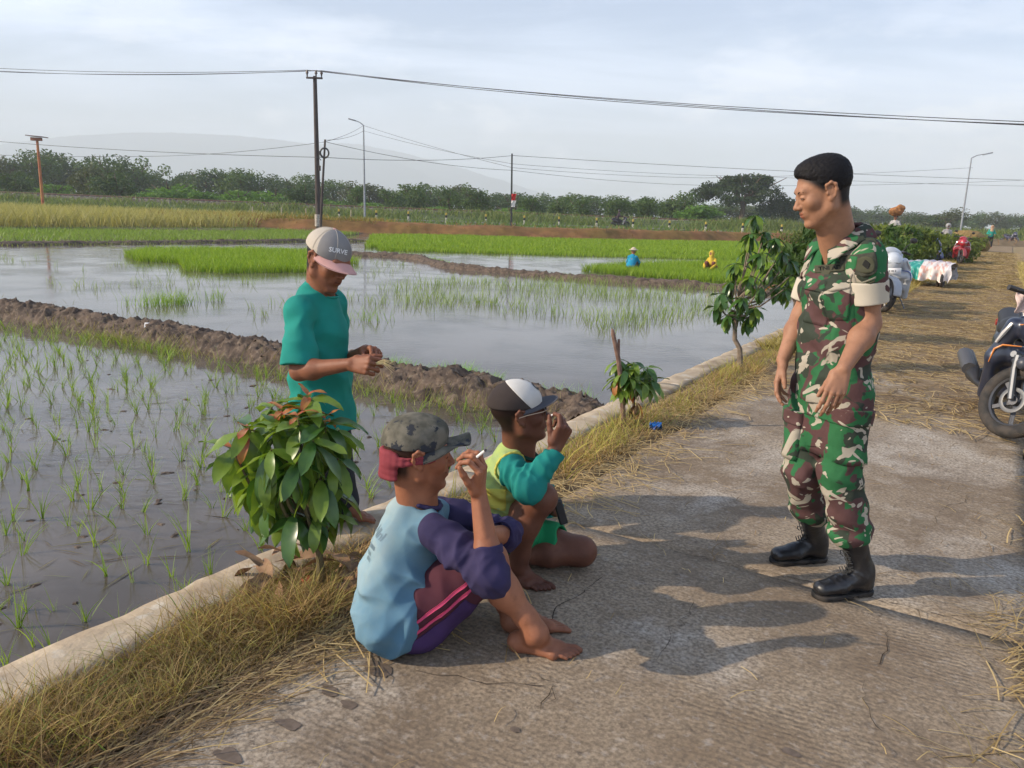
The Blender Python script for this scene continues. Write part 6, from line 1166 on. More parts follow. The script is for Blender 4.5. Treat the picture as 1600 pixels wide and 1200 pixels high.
# ---------------------------------------------------------------- seated man, pale blue shirt, camouflage hat
def seated_man():
    X=np.array; Z=X([0,0,1.]); t=thing('person','man in light blue shirt with navy sleeves and camouflage hat sitting on the concrete','person',G(630,1010))
    sk=skin('seated skin',(.36,.145,.075),(.27,.105,.055))
    F=nrm((.98,.12,0)); Rt=X([F[1],-F[0],0])
    hs=1.02; ho=P(653,709,2.44); fw=nrm((.985,.20,-.02))
    neck=P(648,772,2.46); C=P(650,802,2.47); sR=P(688,836,2.31); sL=P(690,800,2.63)
    eR=P(768,902,2.20); wR=P(748,772,2.28); eL=P(792,836,2.56); wL=P(758,836,2.40)
    hip=X([*P(628,975,2.43)[:2],.125]); hR=hip+Rt*.085+F*.03; hL=hip-Rt*.085+F*.03
    kR=P(765,872,2.40); aR=P(838,990,2.335); kL=P(745,850,2.62); aL=P(806,972,2.50)
    HS=Sdf(); H,R=add_head(HS,ho,fw,(-.05,0,1),hs); HS.cone(H(-.030,0,-.035),neck-Z*.05,.053,.058,.03); HS.cone(H(.02,0,-.075),neck-Z*.06+F*.035,.040,.046,.03); HS.ell(H(.052,0,-.118),X([.010,.009,.012]),R,.02)
    B=Sdf(); B.chain([C-Z*.05,P(625,900,2.45),hip],[.07,.09,.09],.05,(Rt,1.2)); B.cone(sR,eR,.04,.036,.03); B.cone(sL,eL,.04,.036,.03)
    LG=Sdf()
    for h_,k_,a_ in ((hR,kR,aR),(hL,kL,aL)):
        LG.cone(h_,k_,.078,.052,.03); d=nrm(a_-k_); bk=nrm(X([-.75,0,-.5])); LG.ell(k_+d*.01,X([.052,.048,.052]),None,.03); LG.cone(k_,k_+d*.12+bk*.018,.046,.050,.03); LG.cone(k_+d*.12+bk*.018,a_-d*.06,.050,.034,.04); LG.cone(a_-d*.06,a_,.033,.032,.03)
    dR=nrm(G(905,1028)-G(806,1014)); add_foot(LG,aR,G(905,1028)-dR*.238,dR,1,1.0)
    dL=nrm(X([.98,.10,0])); add_foot(LG,aL,X([aL[0]-.045,aL[1]-.01,.0]),dL,-1,.98)
    A1=Sdf(); d=nrm(wR-eR); A1.cone(eR,eR+d*.07,.038,.040,.03); A1.cone(eR+d*.07,wR,.040,.0255,.03,None)
    A1.cone(wR-d*.12-X([0,.028,0]),wR-d*.01-X([0,.022,0]),.006,.004,.014)
    hd=nrm(P(754,728,2.26)-wR); ht,tips=add_hand(A1,wR,hd,nrm(X([.93,-.30,.05])),1,(52,48,34,30),(62,58,60,62),(.80,.42,-.42),30,1.06,.07)
    A2=Sdf(); d=nrm(wL-eL); A2.cone(eL,wL,.038,.026,.03); hd=nrm(P(722,858,2.255)-wL+X([0,0,.03])); add_hand(A2,wL,hd,nrm(X([-.15,-.25,1.])),-1,(30,34,36,40),(24,26,28,30),(.7,.55,-.3),15,1.0,.05)
    body(t,sk,[(B,.012,{}),(HS,.0024,{}),(LG,.0034,{}),(A1,.0024,{}),(A2,.0026,{})],[head_tint(H,R,hs,(.75,.6,.6),scalp=.9,stub=.45)],dirt=.16)
    eyes(H,R,hs,t); hair=mat('black hair')
    mb=MB()
    for y in (-1,1): mb.tube([H(.0985,y*.014,.021),H(.0985,y*.026,.0265),H(.0895,y*.045,.0235)],[.0020,.0026,.0012],6,squash=.8)
    wpart('eyebrow',mb.me('eyebrow'),hair,t)
    M=Sdf(); 
    for y in (-1,1): M.cone(H(.101,y*.003,-.0445),H(.088,y*.026,-.056),.0052,.0035,.004)
    M.noise=[(500,.0012,2)]; body_obj('moustache',M,.0018,mat('black hair'),t)
    # shirt: pale blue body, navy sleeves
    bl=fabric('pale blue knit',(.29,.43,.50),(.21,.35,.43),attr=True,vs=4.5,vt=(.4,.62),col3=(.34,.42,.42),vs3=3.5,vt3=(.5,.7)); nv=fabric('navy knit',(.028,.022,.062),(.040,.032,.085))
    S=Sdf(); S.noise=[(11,.004,3),(27,.0026,5),(55,.0012,7)]; S.crump=[(13,.0110,2),(29,.0045,6)]
    S.chain([C-Z*.015,P(640,842,2.46),P(628,890,2.45),P(622,945,2.44),hip+Z*.04-F*.01],[.080,.104,.118,.128,.135],.06,(Rt,1.20))
    S.cone(C,sR*.8+C*.2,.064,.050,.04); S.cone(C,sL*.8+C*.2,.064,.050,.04); S.cone(neck-Z*.055,neck-Z*.025,.075,.060,.03); S.cone(neck-Z*.03+F*.03,neck+Z*.1+F*.03,.056,.062,.006,op='sub')
    S.ell(hip+X([-.02,-.03,-.03]),X([.134,.182,.125]),None,.05); S.cut(X([0,0,.006]),-Z,.004)
    S.cut(hip+F*.10-Z*.02,nrm(F-Z*.75),.02)
    for c,r,dr,f,a,p in ((P(640,985,2.3),.13,(.9,.1,-.5),70,.013,1),(P(600,1000,2.35),.11,(.8,.2,.5),65,.011,2),(P(660,930,2.3),.12,(.9,.1,.8),50,.010,4),(P(650,880,2.3),.10,(.6,.1,.9),55,.007,3),(P(670,800,2.4),.08,(.9,.1,.4),65,.005,5),(P(585,900,2.4),.16,(.2,.1,1),60,.006,7),(P(620,860,2.3),.16,(.7,.1,.7),55,.005,9),(P(600,950,2.3),.15,(.6,.2,-.6),62,.008,11)): S.fold(c,r,dr,f,a*1.25,p)
    _shade_tint=lambda V: np.ones((len(V),3))*(1-.62*smooth01((V-hip)@F+ .55*(V[:,2]-.42)*-1+.05*wn(V,9,2),-.085,.03)[:,None]*(1-smooth01(V[:,2],.50,.62))[:,None]*np.array([1.0,.80,.66]))  # shade on the lower front and flank, painted into the shirt colour
    sh=body_obj('shirt',S,.0042,bl,t,extra=_shade_tint)
    def sleeve(s_,e_,w_,f,r0,name='sleeve'):
        A=Sdf(); en=e_*(1-f)+w_*f; d=nrm(w_-e_); A.cone(s_-nrm(e_-s_)*.015,s_+nrm(e_-s_)*.06,.058,.060,.03); A.cone(s_+nrm(e_-s_)*.06,e_,.059,r0,.03); A.ell(e_,X([r0,r0,r0])*1.03,None,.03); A2=Sdf(); A2.cone(e_,en,r0*.98,.047,.03); A2.cut(en,d,.004); A2.cone(en-d*.03,en+d*.05,.040,.044,.003,op='sub'); A.merge(A2,.03)
        A.noise=[(24,.002,2)]; A.crump=[(22,.008,4),(45,.0035,3)]; ax=nrm(e_-s_); A.fold(e_-ax*.05,.07,ax,150,.011,1); A.fold(e_,.06,nrm(ax+d),170,.010,2); A.fold((s_+e_)/2,.09,nrm(ax+X([0,.1,.6])),95,.008,5); A.fold(s_,.07,ax,80,.005,6)
        o=body_obj(name,A,.0034,nv,sh); K=Sdf(); K.cone(en-d*.022,en+d*.004,.0495,.049,.004); K.cut(en+d*.004,d,.002); K.cut(en-d*.022,-d,.002); K.cone(en-d*.06,en+d*.05,.042,.043,.002,op='sub'); body_obj('cuff',K,.003,nv,o); return o
    sleeve(sR,eR,wR,.36,.055); sleeve(sL,eL,wL,.30,.050)
    K=Sdf(); pts=[neck-Z*.022+F*.028+(F*math.cos(a)*.060+Rt*math.sin(a)*.060)+Z*(-.020*math.cos(a)) for a in np.linspace(0,2*math.pi,15)]; K.chain(pts,[.008]*15,.004,); body_obj('collar_band',K,.003,nv,sh)
    gp=mat('faded print',(.15,.22,.26),.8); bn=nrm(X([-.8,-.62,.25])); up=nrm(P(606,822,2.4)-P(585,880,2.4))
    for i,(s_,px,py,sz,bd) in enumerate((('Nlnl',600,833,.040,.0008),('IlIIllIIlI',594,853,.019,.0006),('lllIlll',583,863,.020,.0003),('IllIllI',588,873,.018,.0003))): lettering('back_print',s_,S,P(px,py,2.40),bn,up,sz,gp,sh,.0012,bd)
    # shorts: dark purple with pink stripes
    dp=fabric('dark maroon cloth',(.075,.020,.030),(.055,.016,.026)); pu=fabric('purple cloth',(.060,.030,.110),(.045,.022,.085)); pink=fabric('pink stripe',(.60,.07,.16),(.50,.06,.14))
    T=Sdf(); T.noise=[(14,.004,1)]; T.crump=[(14,.006,4),(34,.002,8)]; T.ell(hip+X([.03,0,-.03]),X([.14,.165,.105]),None,.03); T.cut(X([0,0,.003]),-Z,.004)
    for h_,k_ in ((hR,kR),(hL,kL)):
        d=nrm(k_-h_); A=Sdf(); en=k_-d*.045; A.cone(h_-Z*.0,k_,.105,.086,.03); A.cone(h_+X([.03,0,-.05]),k_-Z*.045-d*.04,.080,.060,.04); A.cut(en,nrm(d+X([.3,0,-.15])),.004); A.cone(en-d*.06,en+d*.08,.066,.078,.003,op='sub'); A.cut(X([0,0,.003]),-Z,.004); T.merge(A,.03)
        T.fold((h_+k_)/2,.13,(.95,.1,.1),80,.008,h_[1]*9)
    so=body_obj('shorts',T,.0044,dp,t)
    # lower purple panel and the two stripes follow the thigh
    a=P(632,1010,2.25); 
    def strip(name,p0,p1,p2,w,m,off,thick=.002):
        n_=nrm(X([.15,-1,.12])); k=40; V=[]; 
        tt=np.linspace(0,1,k); c=(1-tt)[:,None]**2*p0+2*((1-tt)*tt)[:,None]*p1+(tt**2)[:,None]*p2
        tg=np.gradient(c,axis=0); tg/=np.linalg.norm(tg,axis=1)[:,None]; wd=np.cross(np.broadcast_to(n_,tg.shape),tg)
        nn=4 if w<.03 else 12; rows=[c+wd*w*(j/(nn-1)-.5) for j in range(nn)]; q=np.concatenate(rows)+n_*.12; s=trace(T,q,-n_); top=s+n_*off; K=len(q); V=np.concatenate([top,s-n_*.004]); Q=[]
        for j in range(nn-1):
            for i in range(k-1): Q.append([j*k+i,j*k+i+1,(j+1)*k+i+1,(j+1)*k+i])
        ed=[i for i in range(k)]+[j*k+k-1 for j in range(1,nn)]+[(nn-1)*k+i for i in range(k-2,-1,-1)]+[j*k for j in range(nn-2,0,-1)]
        for i in range(len(ed)): u,v=ed[i],ed[(i+1)%len(ed)]; Q.append([u,v,v+K,u+K])
        return wpart(name,mesh(name,V,Q,smooth=False),m,so)
    Ys=2.28
    strip('stripe',P(620,1006,Ys),P(690,960,Ys),P(738,922,Ys),.010,pink,.0035); strip('stripe',P(618,992,Ys),P(684,945,Ys),P(738,908,Ys),.010,pink,.0035)
    strip('side_panel',P(622,1032,Ys),P(700,992,Ys),P(742,950,Ys),.085,pu,.002)
    # hat: camouflage, maroon lining turned out and hanging over the nape
    hc=mat('worn camouflage hat',(.165,.150,.115),.9,.2,(.085,.080,.060),vs=24,bump=.3,bs=200,col3=(.035,.038,.045),vs3=13,vt3=(.53,.555)); mr=fabric('maroon cloth',(.26,.045,.055),(.20,.035,.045))
    cs=cap_crown(H,R,hs*1.0,.06,.0);  cs.ell(H(.045,0,.085),X([.05,.06,.035]),R,.03); cs.ell(H(-.012,0,.040),X([.101,.080,.083])*hs,R,.004,'sub'); cs.noise=[(30,.0030,1),(70,.0012,2)]; cr=body_obj('hat',cs,.0030,hc,t)
    visor('hat_peak',H,R,hs,hc,cr,.088,-.004,.050,.040,.086,.003,.002,lambda a,t_: .012*math.sin(a*7)*t_+.010*t_*t_)
    K=Sdf(); pts=[H(-.012+.100*math.cos(a),.0815*math.sin(a),.020-.022*(1-math.cos(a))*.5) for a in np.linspace(RAD(55),RAD(305),22)]
    for p,q in zip(pts[:-1],pts[1:]): K.cone(p,q,.007,.007,.004); K.cone(p-Z*.016,q-Z*.016,.006,.006,.012)
    pb=[H(-.008+.105*math.cos(a),.074*math.sin(a),.012) for a in np.linspace(RAD(130),RAD(230),11)]
    for p,q in zip(pb[:-1],pb[1:]):
        for j in range(5): K.cone(p-Z*.020*j,q-Z*.020*j,.008,.008,.014)
    K.noise=[(45,.0035,2),(90,.001,3)]; body_obj('hat_flap',K,.0032,mr,cr)
    # cigarette
    ix=(tips[0]+tips[1])/2; ix=P(749,711,2.24); cg=thing('cigarette','half smoked white cigarette between the fingers of the seated smoker','cigarette',ix)
    p0=P(748,716,2.24); d=nrm(P(768,698,2.22)-P(742,719,2.26)); c0=P(749,711,2.24)
    mb=MB(); mb.tube([c0-d*.012,c0+d*.028],.0042,8); o=mb.build('paper',mat('cigarette paper',(.8,.78,.74),.7),None); o.parent=cg; o.location=-Vector(ix)
    mb=MB(); mb.tube([c0+d*.028,c0+d*.034],[.0042,.0036],8); o=mb.build('ash_tip',mat('ash',(.06,.05,.05),.9),None); o.parent=cg; o.location=-Vector(ix)
seated_man()
# ---------------------------------------------------------------- squatting man, yellow-green vest, teal sleeves
def squatting_man():
    X=np.array; Z=X([0,0,1.]); t=thing('person','squatting barefoot man in lime vest with teal sleeves, sunglasses and black and white cap','person',G(820,905))
    sk=skin('squatting skin',(.175,.070,.040),(.13,.050,.030))
    F=nrm((.98,-.10,0)); Rt=X([F[1],-F[0],0])
    hs=1.0; ho=P(811,646,2.95); fw=nrm((.97,.14,.17))
    neck=P(808,697,2.98); C=P(800,716,2.99); sR=P(796,728,2.85); sL=P(822,722,3.13)
    eR=P(826,762,2.72); wR=P(868,700,2.80); eL=P(848,775,3.14); wL=P(868,800,3.05)
    hip=P(800,826,3.03); hR=P(792,822,2.97); hL=P(815,835,3.10)
    kR=P(846,778,2.80); aR=P(808,882,2.86); kL=P(908,868,3.00); kL[2]=.075; aL=X([kL[0]-.33,kL[1]-.03,.055])
    HS=Sdf(); H,R=add_head(HS,ho,fw,(0,0,1),hs); HS.cone(H(-.025,0,-.035),neck-Z*.05,.050,.056,.03); HS.cone(H(.02,0,-.075),neck-Z*.06+F*.03,.038,.044,.03)
    B=Sdf(); B.chain([C-Z*.05,P(785,780,3.0),hip],[.06,.08,.085],.05,(Rt,1.2)); B.cone(sR,eR,.038,.034,.03); B.cone(sL,eL,.038,.034,.03); B.cone(eL,wL,.034,.024,.02)
    LG=Sdf(); d=nrm(aR-kR); LG.cone(hR,kR,.078,.054,.03); LG.ell(kR,X([.054,.052,.054]),None,.03); LG.cone(kR,kR+d*.12-F*.028,.050,.056,.03); LG.cone(kR+d*.12-F*.028,aR-d*.05,.054,.034,.04); LG.cone(aR-d*.05,aR,.033,.031,.03)
    dR=nrm(G(856,927)-G(796,904)); add_foot(LG,aR,G(857,926)-dR*.236,dR,1,1.0)
    L2=Sdf(); L2.cone(hL,kL,.080,.056,.03); L2.ell(kL,X([.056,.056,.056]),None,.03); L2.cone(kL,kL*.6+aL*.4,.052,.055,.03); L2.cone(kL*.6+aL*.4,aL,.054,.032,.03); L2.cone(aL,aL+X([-.07,.03,-.02]),.032,.02,.02)
    A1=Sdf(); d=nrm(wR-eR); A1.cone(eR,eR+d*.1,.028,.028,.03); A1.cone(eR+d*.1,wR,.028,.024,.03)
    hd=nrm(P(884,668,2.79)-wR); ht,tips=add_hand(A1,wR,hd,nrm(X([.60,-.80,.25])),1,(42,70,78,82),(62,75,80,85),(.80,.35,-.50),25,1.0,.03)
    body(t,sk,[(B,.012,{}),(HS,.0026,{}),(LG,.0036,{}),(L2,.004,{}),(A1,.0026,{})],[head_tint(H,R,hs,(.9,.75,.75),scalp=.9)],dirt=.2)
    eyes(H,R,hs,t)
    ve=mat('lime vest cloth',(.36,.46,.13),.75,.3,(.30,.40,.16),vs=20,bump=.25,bs=220); ye=fabric('yellow band',(.62,.55,.10),(.52,.48,.09)); te=fabric('teal jersey',(.012,.210,.180),(.010,.17,.15)); gs=fabric('bright green shorts',(.010,.230,.085),(.008,.18,.065)); dg=fabric('dark green trim',(.010,.05,.035))
    S=Sdf(); S.noise=[(14,.003,3),(30,.0015,5)]; S.crump=[(15,.009,2),(34,.004,6)]
    S.chain([C-Z*.02,P(784,755,2.99),P(786,790,3.0),P(795,815,3.01)],[.070,.104,.108,.112],.05,(Rt,1.2)); S.cone(C,sR*.8+C*.2,.058,.046,.04); S.cone(C,sL*.8+C*.2,.058,.046,.04); S.cone(neck-Z*.045,neck-Z*.02,.068,.058,.03); S.cone(neck-Z*.03+F*.03,neck+Z*.1+F*.03,.056,.062,.006,op='sub'); S.cut(P(790,806,3.0),nrm(X([.25,0,-1])),.006)
    for c,r,dr,f,a,p in ((P(775,785,2.9),.11,(.3,.1,1),110,.010,1),(P(785,760,2.9),.10,(.4,.1,1),95,.008,3),(P(800,720,2.9),.08,(.9,.1,.5),70,.005,5)): S.fold(c,r,dr,f,a,p)
    vs_=body_obj('vest',S,.0042,ve,t)
    def sleeve(s_,e_,w_,f):
        A=Sdf(); en=e_*(1-f)+w_*f; d=nrm(w_-e_); ax=nrm(e_-s_); A.cone(s_+ax*.012,s_+ax*.05,.056,.058,.03); A.cone(s_+ax*.05,e_,.058,.051,.03); A.ell(e_,X([.051]*3),None,.03); A2=Sdf(); A2.cone(e_,en,.051,.043,.03); A2.cut(en,d,.003); A2.cone(en-d*.02,en+d*.05,.034,.037,.003,op='sub'); A.merge(A2,.03)
        A.noise=[(26,.002,2)]; A.crump=[(24,.008,4)]; A.fold(e_-ax*.05,.09,nrm(ax+d*.6),170,.010,1); A.fold((s_+e_)/2,.08,nrm(ax+d*.3),150,.007,2); A.fold(e_+d*.08,.08,nrm(d+ax*.5),150,.006,4); return body_obj('sleeve',A,.0034,te,vs_)
    sleeve(sR,eR,wR,.92); sleeve(sL,eL,wL,.9)
    # armhole binding and yellow side stripe
    for off in (0,):
        ax=nrm(eR-sR); u=nrm(np.cross(ax,Z)); w=np.cross(u,ax); K=Sdf(); pts=[sR+ax*.004+(u*math.cos(a)+w*math.sin(a))*.062 for a in np.linspace(0,2*math.pi,19)]; K.chain(pts,[.0055]*19,.004); body_obj('armhole_binding',K,.003,ye,vs_)
    K=Sdf(); pts=[neck-Z*.025+F*.03+(F*math.cos(a)*.058+Rt*math.sin(a)*.058)+Z*(-.022*math.cos(a)) for a in np.linspace(0,2*math.pi,15)]; K.chain(pts,[.0075]*15,.004); body_obj('collar_band',K,.003,dg,vs_)
    patch('yellow_panel',S,P(776,776,2.9),nrm(X([-.1,-1,.1])),Z,.085,.085,ye,vs_,.001,.0015)
    T=Sdf(); T.noise=[(16,.004,1)]; T.crump=[(17,.006,4)]; T.ell(hip,X([.12,.15,.10]),None,.03)
    A=Sdf(); d=nrm(kR-hR); A.cone(hR,kR,.094,.080,.03); en=hR+(kR-hR)*.34; A.cut(en,d,.004); A.cone(en-d*.04,en+d*.05,.080,.082,.003,op='sub'); T.merge(A,.02)
    A=Sdf(); d=nrm(kL-hL); A.cone(hL,kL,.100,.082,.03); en=hL+(kL-hL)*.68; A.cut(en,nrm(d+Z*.3),.004); A.cone(en-d*.05,en+d*.05,.078,.084,.003,op='sub'); A.fold(en-d*.03,.09,(.9,0,.6),90,.008,3); T.merge(A,.02)
    T.cut(X([0,0,.02]),-Z,.01); body_obj('shorts',T,.0044,gs,t)
    # cap: dark sides, white front panel, upturned dark peak
    bk=fabric('dark brown cap cloth',(.035,.026,.024),(.05,.038,.034)); wh=fabric('white cap front',(.62,.60,.56),(.52,.50,.46)); pkm=fabric('charcoal peak',(.050,.052,.062),(.07,.07,.08))
    cr=body_obj('cap',cap_crown(H,R,hs,0,.004),.0028,bk,t)
    f2=Sdf(); f2.ell(H(-.012,0,.047),X([.1100,.0890,.0925])*hs,R,.01); f2.cut(H(0,0,.036),nrm(R@X([-.12,0,-1.])),.004); f2.ell(H(-.012,0,.040),X([.101,.080,.083])*hs,R,.004,'sub'); f2.cut(H(.040,0,.035),-(R@nrm(X([1.,0,.75]))),.002); fo=body_obj('cap_front',f2,.0026,wh,cr)
    visor('cap_peak',H,R,hs,pkm,cr,.080,-.004,.024,.038,.084)
    fs=Sdf(); fs.ell(H(-.012,0,.047),X([.1100,.0890,.0925])*hs,R,.01)
    V=[];Q=[];n_=22
    for ring in (0,1):
        for i in range(n_):
            a=RAD(50)+RAD(270)*i/(n_-1); r=(.013 if ring else .021); V.append(H(.075,-.006,.098)+(R@X([-.55*math.sin(a)*r,math.cos(a)*r,.8*math.sin(a)*r])))
    V=np.array(V); nn=nrm(R@X([.8,0,.6])); p=trace(fs,V+nn*.1,-nn)+nn*.0022
    for i in range(n_-1): Q.append([i,i+1,n_+i+1,n_+i])
    wpart('cap_emblem',mesh('cap_emblem',p,Q),mat('cap emblem black',(.015,.015,.02),.7),fo)
    # sunglasses
    g=thing('sunglasses','dark sunglasses with thin metal arms worn by the squatting man under his cap','sunglasses',ho)
    def gp(mb,name,m): o=mb.build(name,m); o.parent=g; o.location=-Vector(ho); return o
    for y in (-1,1):
        V=[];nu=9
        for sd in (0,1):
            for i in range(nu):
                for j in range(7):
                    a=-1+2*i/(nu-1); b=-1+2*j/6; k=math.sqrt(max(0,1-.35*b*b)); V.append(H(.113-.010*abs(y*.033+a*.026*k)/.05-.003*sd, y*.033+a*.026*k, .004+b*.018*math.sqrt(max(.1,1-.3*a*a))))
        Q=[];K=nu*7
        for i in range(nu-1):
            for j in range(6): q=[i*7+j,(i+1)*7+j,(i+1)*7+j+1,i*7+j+1]; Q.append(q); Q.append([K+z for z in q[::-1]])
        ed=[j for j in range(7)]+[i*7+6 for i in range(1,nu)]+[(nu-1)*7+j for j in range(5,-1,-1)]+[i*7 for i in range(nu-2,0,-1)]
        for i in range(len(ed)): u,v=ed[i],ed[(i+1)%len(ed)]; Q.append([u,v,v+K,u+K])
        o=link('lens',mesh('lens',V,Q,smooth=False),mat('dark lens',(.012,.016,.035),.08,.8),g); o.location=-Vector(ho)
        mb=MB(); mb.tube([H(.106,y*.058,.012),H(.085,y*.076,.012),H(.02,y*.083,.010),H(-.012,y*.086,.006)],.0018,6); gp(mb,'temple_arm',mat('gold metal',(.55,.40,.28),.3,metal=1.0))
    mb=MB(); mb.tube([H(.112,-.008,.010),H(.114,0,.012),H(.112,.008,.010)],.0018,6); gp(mb,'bridge',mat('gold metal'))
    mb=MB(); p=P(876,800,2.94); mb.box(p,(.035,.02,.11),frame((.9,.2,.3)),); o=mb.build('phone_pouch',mat('black pouch',(.02,.02,.022),.5),None,bevel=.006); tag(o,'small black pouch hanging at the left knee of the squatting man','pouch')
    tf=tips[0]; mb=MB(); mb.tube([tf+X([-.010,-.004,-.004]),tf+X([.012,-.012,.014])],.0036,8); o=mb.build('cigarette',mat('cigarette paper',(.8,.78,.74),.7),None); tag(o,'short cigarette in the raised right hand of the squatting man','cigarette')
squatting_man()
# ---------------------------------------------------------------- motorcycles
tyre=mat('tyre rubber',(.028,.027,.026),.8,.3,(.06,.05,.042),vs=12,bump=.4,bs=60); blk=mat('black plastic',(.020,.020,.022),.45,.5,(.035,.032,.030),vs=6); chrome=mat('dull metal',(.22,.22,.22),.42,metal=.9); alloy=mat('alloy rim',(.10,.10,.105),.45,.6,metal=.6)
def scooter(label,loc,rz,steer,paint,accent,res=.012,plate=None,detail=True,lean=.0,paint2=None,group=None):
    t=thing('motorcycle',label,'motorcycle',loc,0,group); X=np.array; cz,sz=math.cos(rz),math.sin(rz); Rz=X([[cz,-sz,0],[sz,cz,0],[0,0,1.]]); cl,sl=math.cos(lean),math.sin(lean); Rl=X([[1,0,0],[0,cl,-sl],[0,sl,cl]]); M=Rz@Rl
    hd=X([.50,0,.92]); ax=nrm(X([-.45,0,1.])); c,s=math.cos(steer),math.sin(steer); K=X([[0,-ax[2],ax[1]],[ax[2],0,-ax[0]],[-ax[1],ax[0],0]]); RS_=np.eye(3)+s*K+(1-c)*(K@K)
    def front(V): return (V-hd)@RS_.T+hd
    def put(name,mb_or_vq,m,parent=t,fr=False,smooth=True,bev=0):
        if isinstance(mb_or_vq,MB): me=mb_or_vq.me(name,False)
        else: me=mesh(name,*mb_or_vq,smooth=True)
        V=np.empty(len(me.vertices)*3); me.vertices.foreach_get('co',V); V=V.reshape(-1,3); V=front(V) if fr else V; V=V@M.T; me.vertices.foreach_set('co',V.ravel().astype(np.float32)); me.update()
        o=link(name,me,m,parent)
        if isinstance(mb_or_vq,MB) and smooth: me.polygons.foreach_set('use_smooth',np.ones(len(me.polygons),bool)); me.set_sharp_from_angle(angle=RAD(40))
        if bev: b=o.modifiers.new('b','BEVEL'); b.width=bev; b.segments=2; b.limit_method='ANGLE'
        return o
    for x0,fr in ((.63,True),(-.62,False)):
        cc=X([x0,0,.285]); mb=MB(); mb.torus(cc,.235,.050,(0,1,0),40,12,sq=.92); w=put('wheel',mb,tyre,fr=fr)
        mb=MB(); mb.torus(cc,.192,.016,(0,1,0),36,8,sq=1.8); mb.disc(cc,.035,(0,1,0),.09,14)
        for k in range(5):
            for dd in (-.10,.10):
                a=k*2*math.pi/5+dd; a2=k*2*math.pi/5+dd*.4; mb.tube([cc+X([math.cos(a)*.03,0,math.sin(a)*.03]),cc+X([math.cos(a2)*.19,0,math.sin(a2)*.19])],[.014,.009],5,squash=1.3)
        put('rim',mb,alloy,w,fr)
        if detail: 
            mb=MB(); mb.torus(cc+X([0,-.055,0]),.085,.014,(0,1,0),24,4,sq=.12); put('brake_disc',mb,mat('disc metal',(.12,.12,.12),.4,metal=.8),w,fr)
    mb=MB()
    for y in (-.075,.075): mb.tube([X([.63,y,.285]),X([.53,y,.50]),X([.50,y,.60])],[.021,.021,.024],8)
    mb.tube([X([.47,-.09,.60]),X([.47,.09,.60])],.025,8); put('fork',mb,chrome,fr=True)
    S=Sdf(); 
    for a in np.linspace(.15,2.1,34): S.cone(X([.63+.315*math.cos(a),-.045,.285+.315*math.sin(a)]),X([.63+.315*math.cos(a),.045,.285+.315*math.sin(a)]),.018,.018,.02)
    S.cone(X([.57,-.07,.56]),X([.57,.07,.56]),.05,.05,.03); S.ell(X([.63,0,.285]),X([.30,.062,.30]),None,.01,'sub'); V,Q=march(S,res*.7); put('front_fender',(V,Q),mat('grey fender '+str(paint),tuple(min(1,.6*c_+.04) for c_ in paint),.4),fr=True)
    # shells: apron, legshield, floor, tail
    S=Sdf(); S.ell(X([.50,0,.84]),X([.16,.15,.17]),None,.05); S.cone(X([.42,-.18,.84]),X([.40,-.26,.58]),.065,.055,.06); S.cone(X([.42,.18,.84]),X([.40,.26,.58]),.065,.055,.06); S.cone(X([.40,-.26,.58]),X([.26,-.23,.26]),.055,.055,.05); S.cone(X([.40,.26,.58]),X([.26,.23,.26]),.055,.055,.05); S.cone(X([.40,-.2,.6]),X([.40,.2,.6]),.06,.06,.05); S.cone(X([.33,-.2,.4]),X([.33,.2,.4]),.05,.05,.05); S.cone(X([.35,-.12,.5]),X([.35,.12,.5]),.07,.07,.05); S.cone(X([.30,-.1,.34]),X([.30,.1,.34]),.06,.06,.05)
    S.cone(X([.42,-.12,.62]),X([.42,.12,.62]),.06,.06,.06); S.cone(X([.36,-.12,.94]),X([.36,.12,.94]),.04,.04,.05); S.cone(X([.28,-.12,.30]),X([.28,.12,.30]),.05,.05,.05); S.ell(X([.63,0,.35]),X([.31,.10,.31]),None,.02,'sub'); S.box(X([.16,0,.78]),X([.14,.16,.34]),None,.03,.02,'sub')
    V,Q=march(S,res); pm=mat('paint '+str(paint),paint,.28,.6,tuple(c_*.8+.01 for c_ in paint),vs=5,coat=.5); ap=put('front_apron',(V,Q),pm)
    S2=Sdf(); S2.cone(X([.20,-.15,.27]),X([-.10,-.15,.28]),.05,.055,.05); S2.cone(X([.20,.15,.27]),X([-.10,.15,.28]),.05,.055,.05); S2.cone(X([.2,0,.28]),X([-.12,0,.30]),.07,.08,.06); S2.cone(X([-.08,0,.30]),X([-.18,0,.58]),.12,.12,.05); put('floor_board',march(S2,res),blk)
    S3=Sdf(); S3.chain([X([-.12,0,.56]),X([-.40,0,.62]),X([-.78,0,.76])],[.13,.125,.06],.06); S3.cone(X([-.3,0,.50]),X([-.55,0,.60]),.11,.09,.05); S3.ell(X([-.62,0,.285]),X([.30,.08,.30]),None,.02,'sub'); put('tail_body',march(S3,res),pm if paint2 is None else mat('paint '+str(paint2),paint2,.3,.6,coat=.5))
    S4=Sdf(); S4.chain([X([-.02,0,.72]),X([-.30,0,.74]),X([-.66,0,.83])],[.085,.095,.07],.05,(X([0,1,0]),1.35)); S4.cut(X([-.3,0,.70]),X([.06,0,-1.]),.01); put('seat',march(S4,res),mat('seat vinyl',(.022,.022,.024),.55,bump=.3,bs=150))
    mb=MB(); mb.tube([X([-.50,.10,.25]),X([-.20,.08,.30])],[.10,.12],10); mb.tube([X([-.3,-.05,.3]),X([-.62,-.12,.285])],.05,8); put('engine',mb,mat('engine metal',(.10,.10,.10),.6,metal=.5))
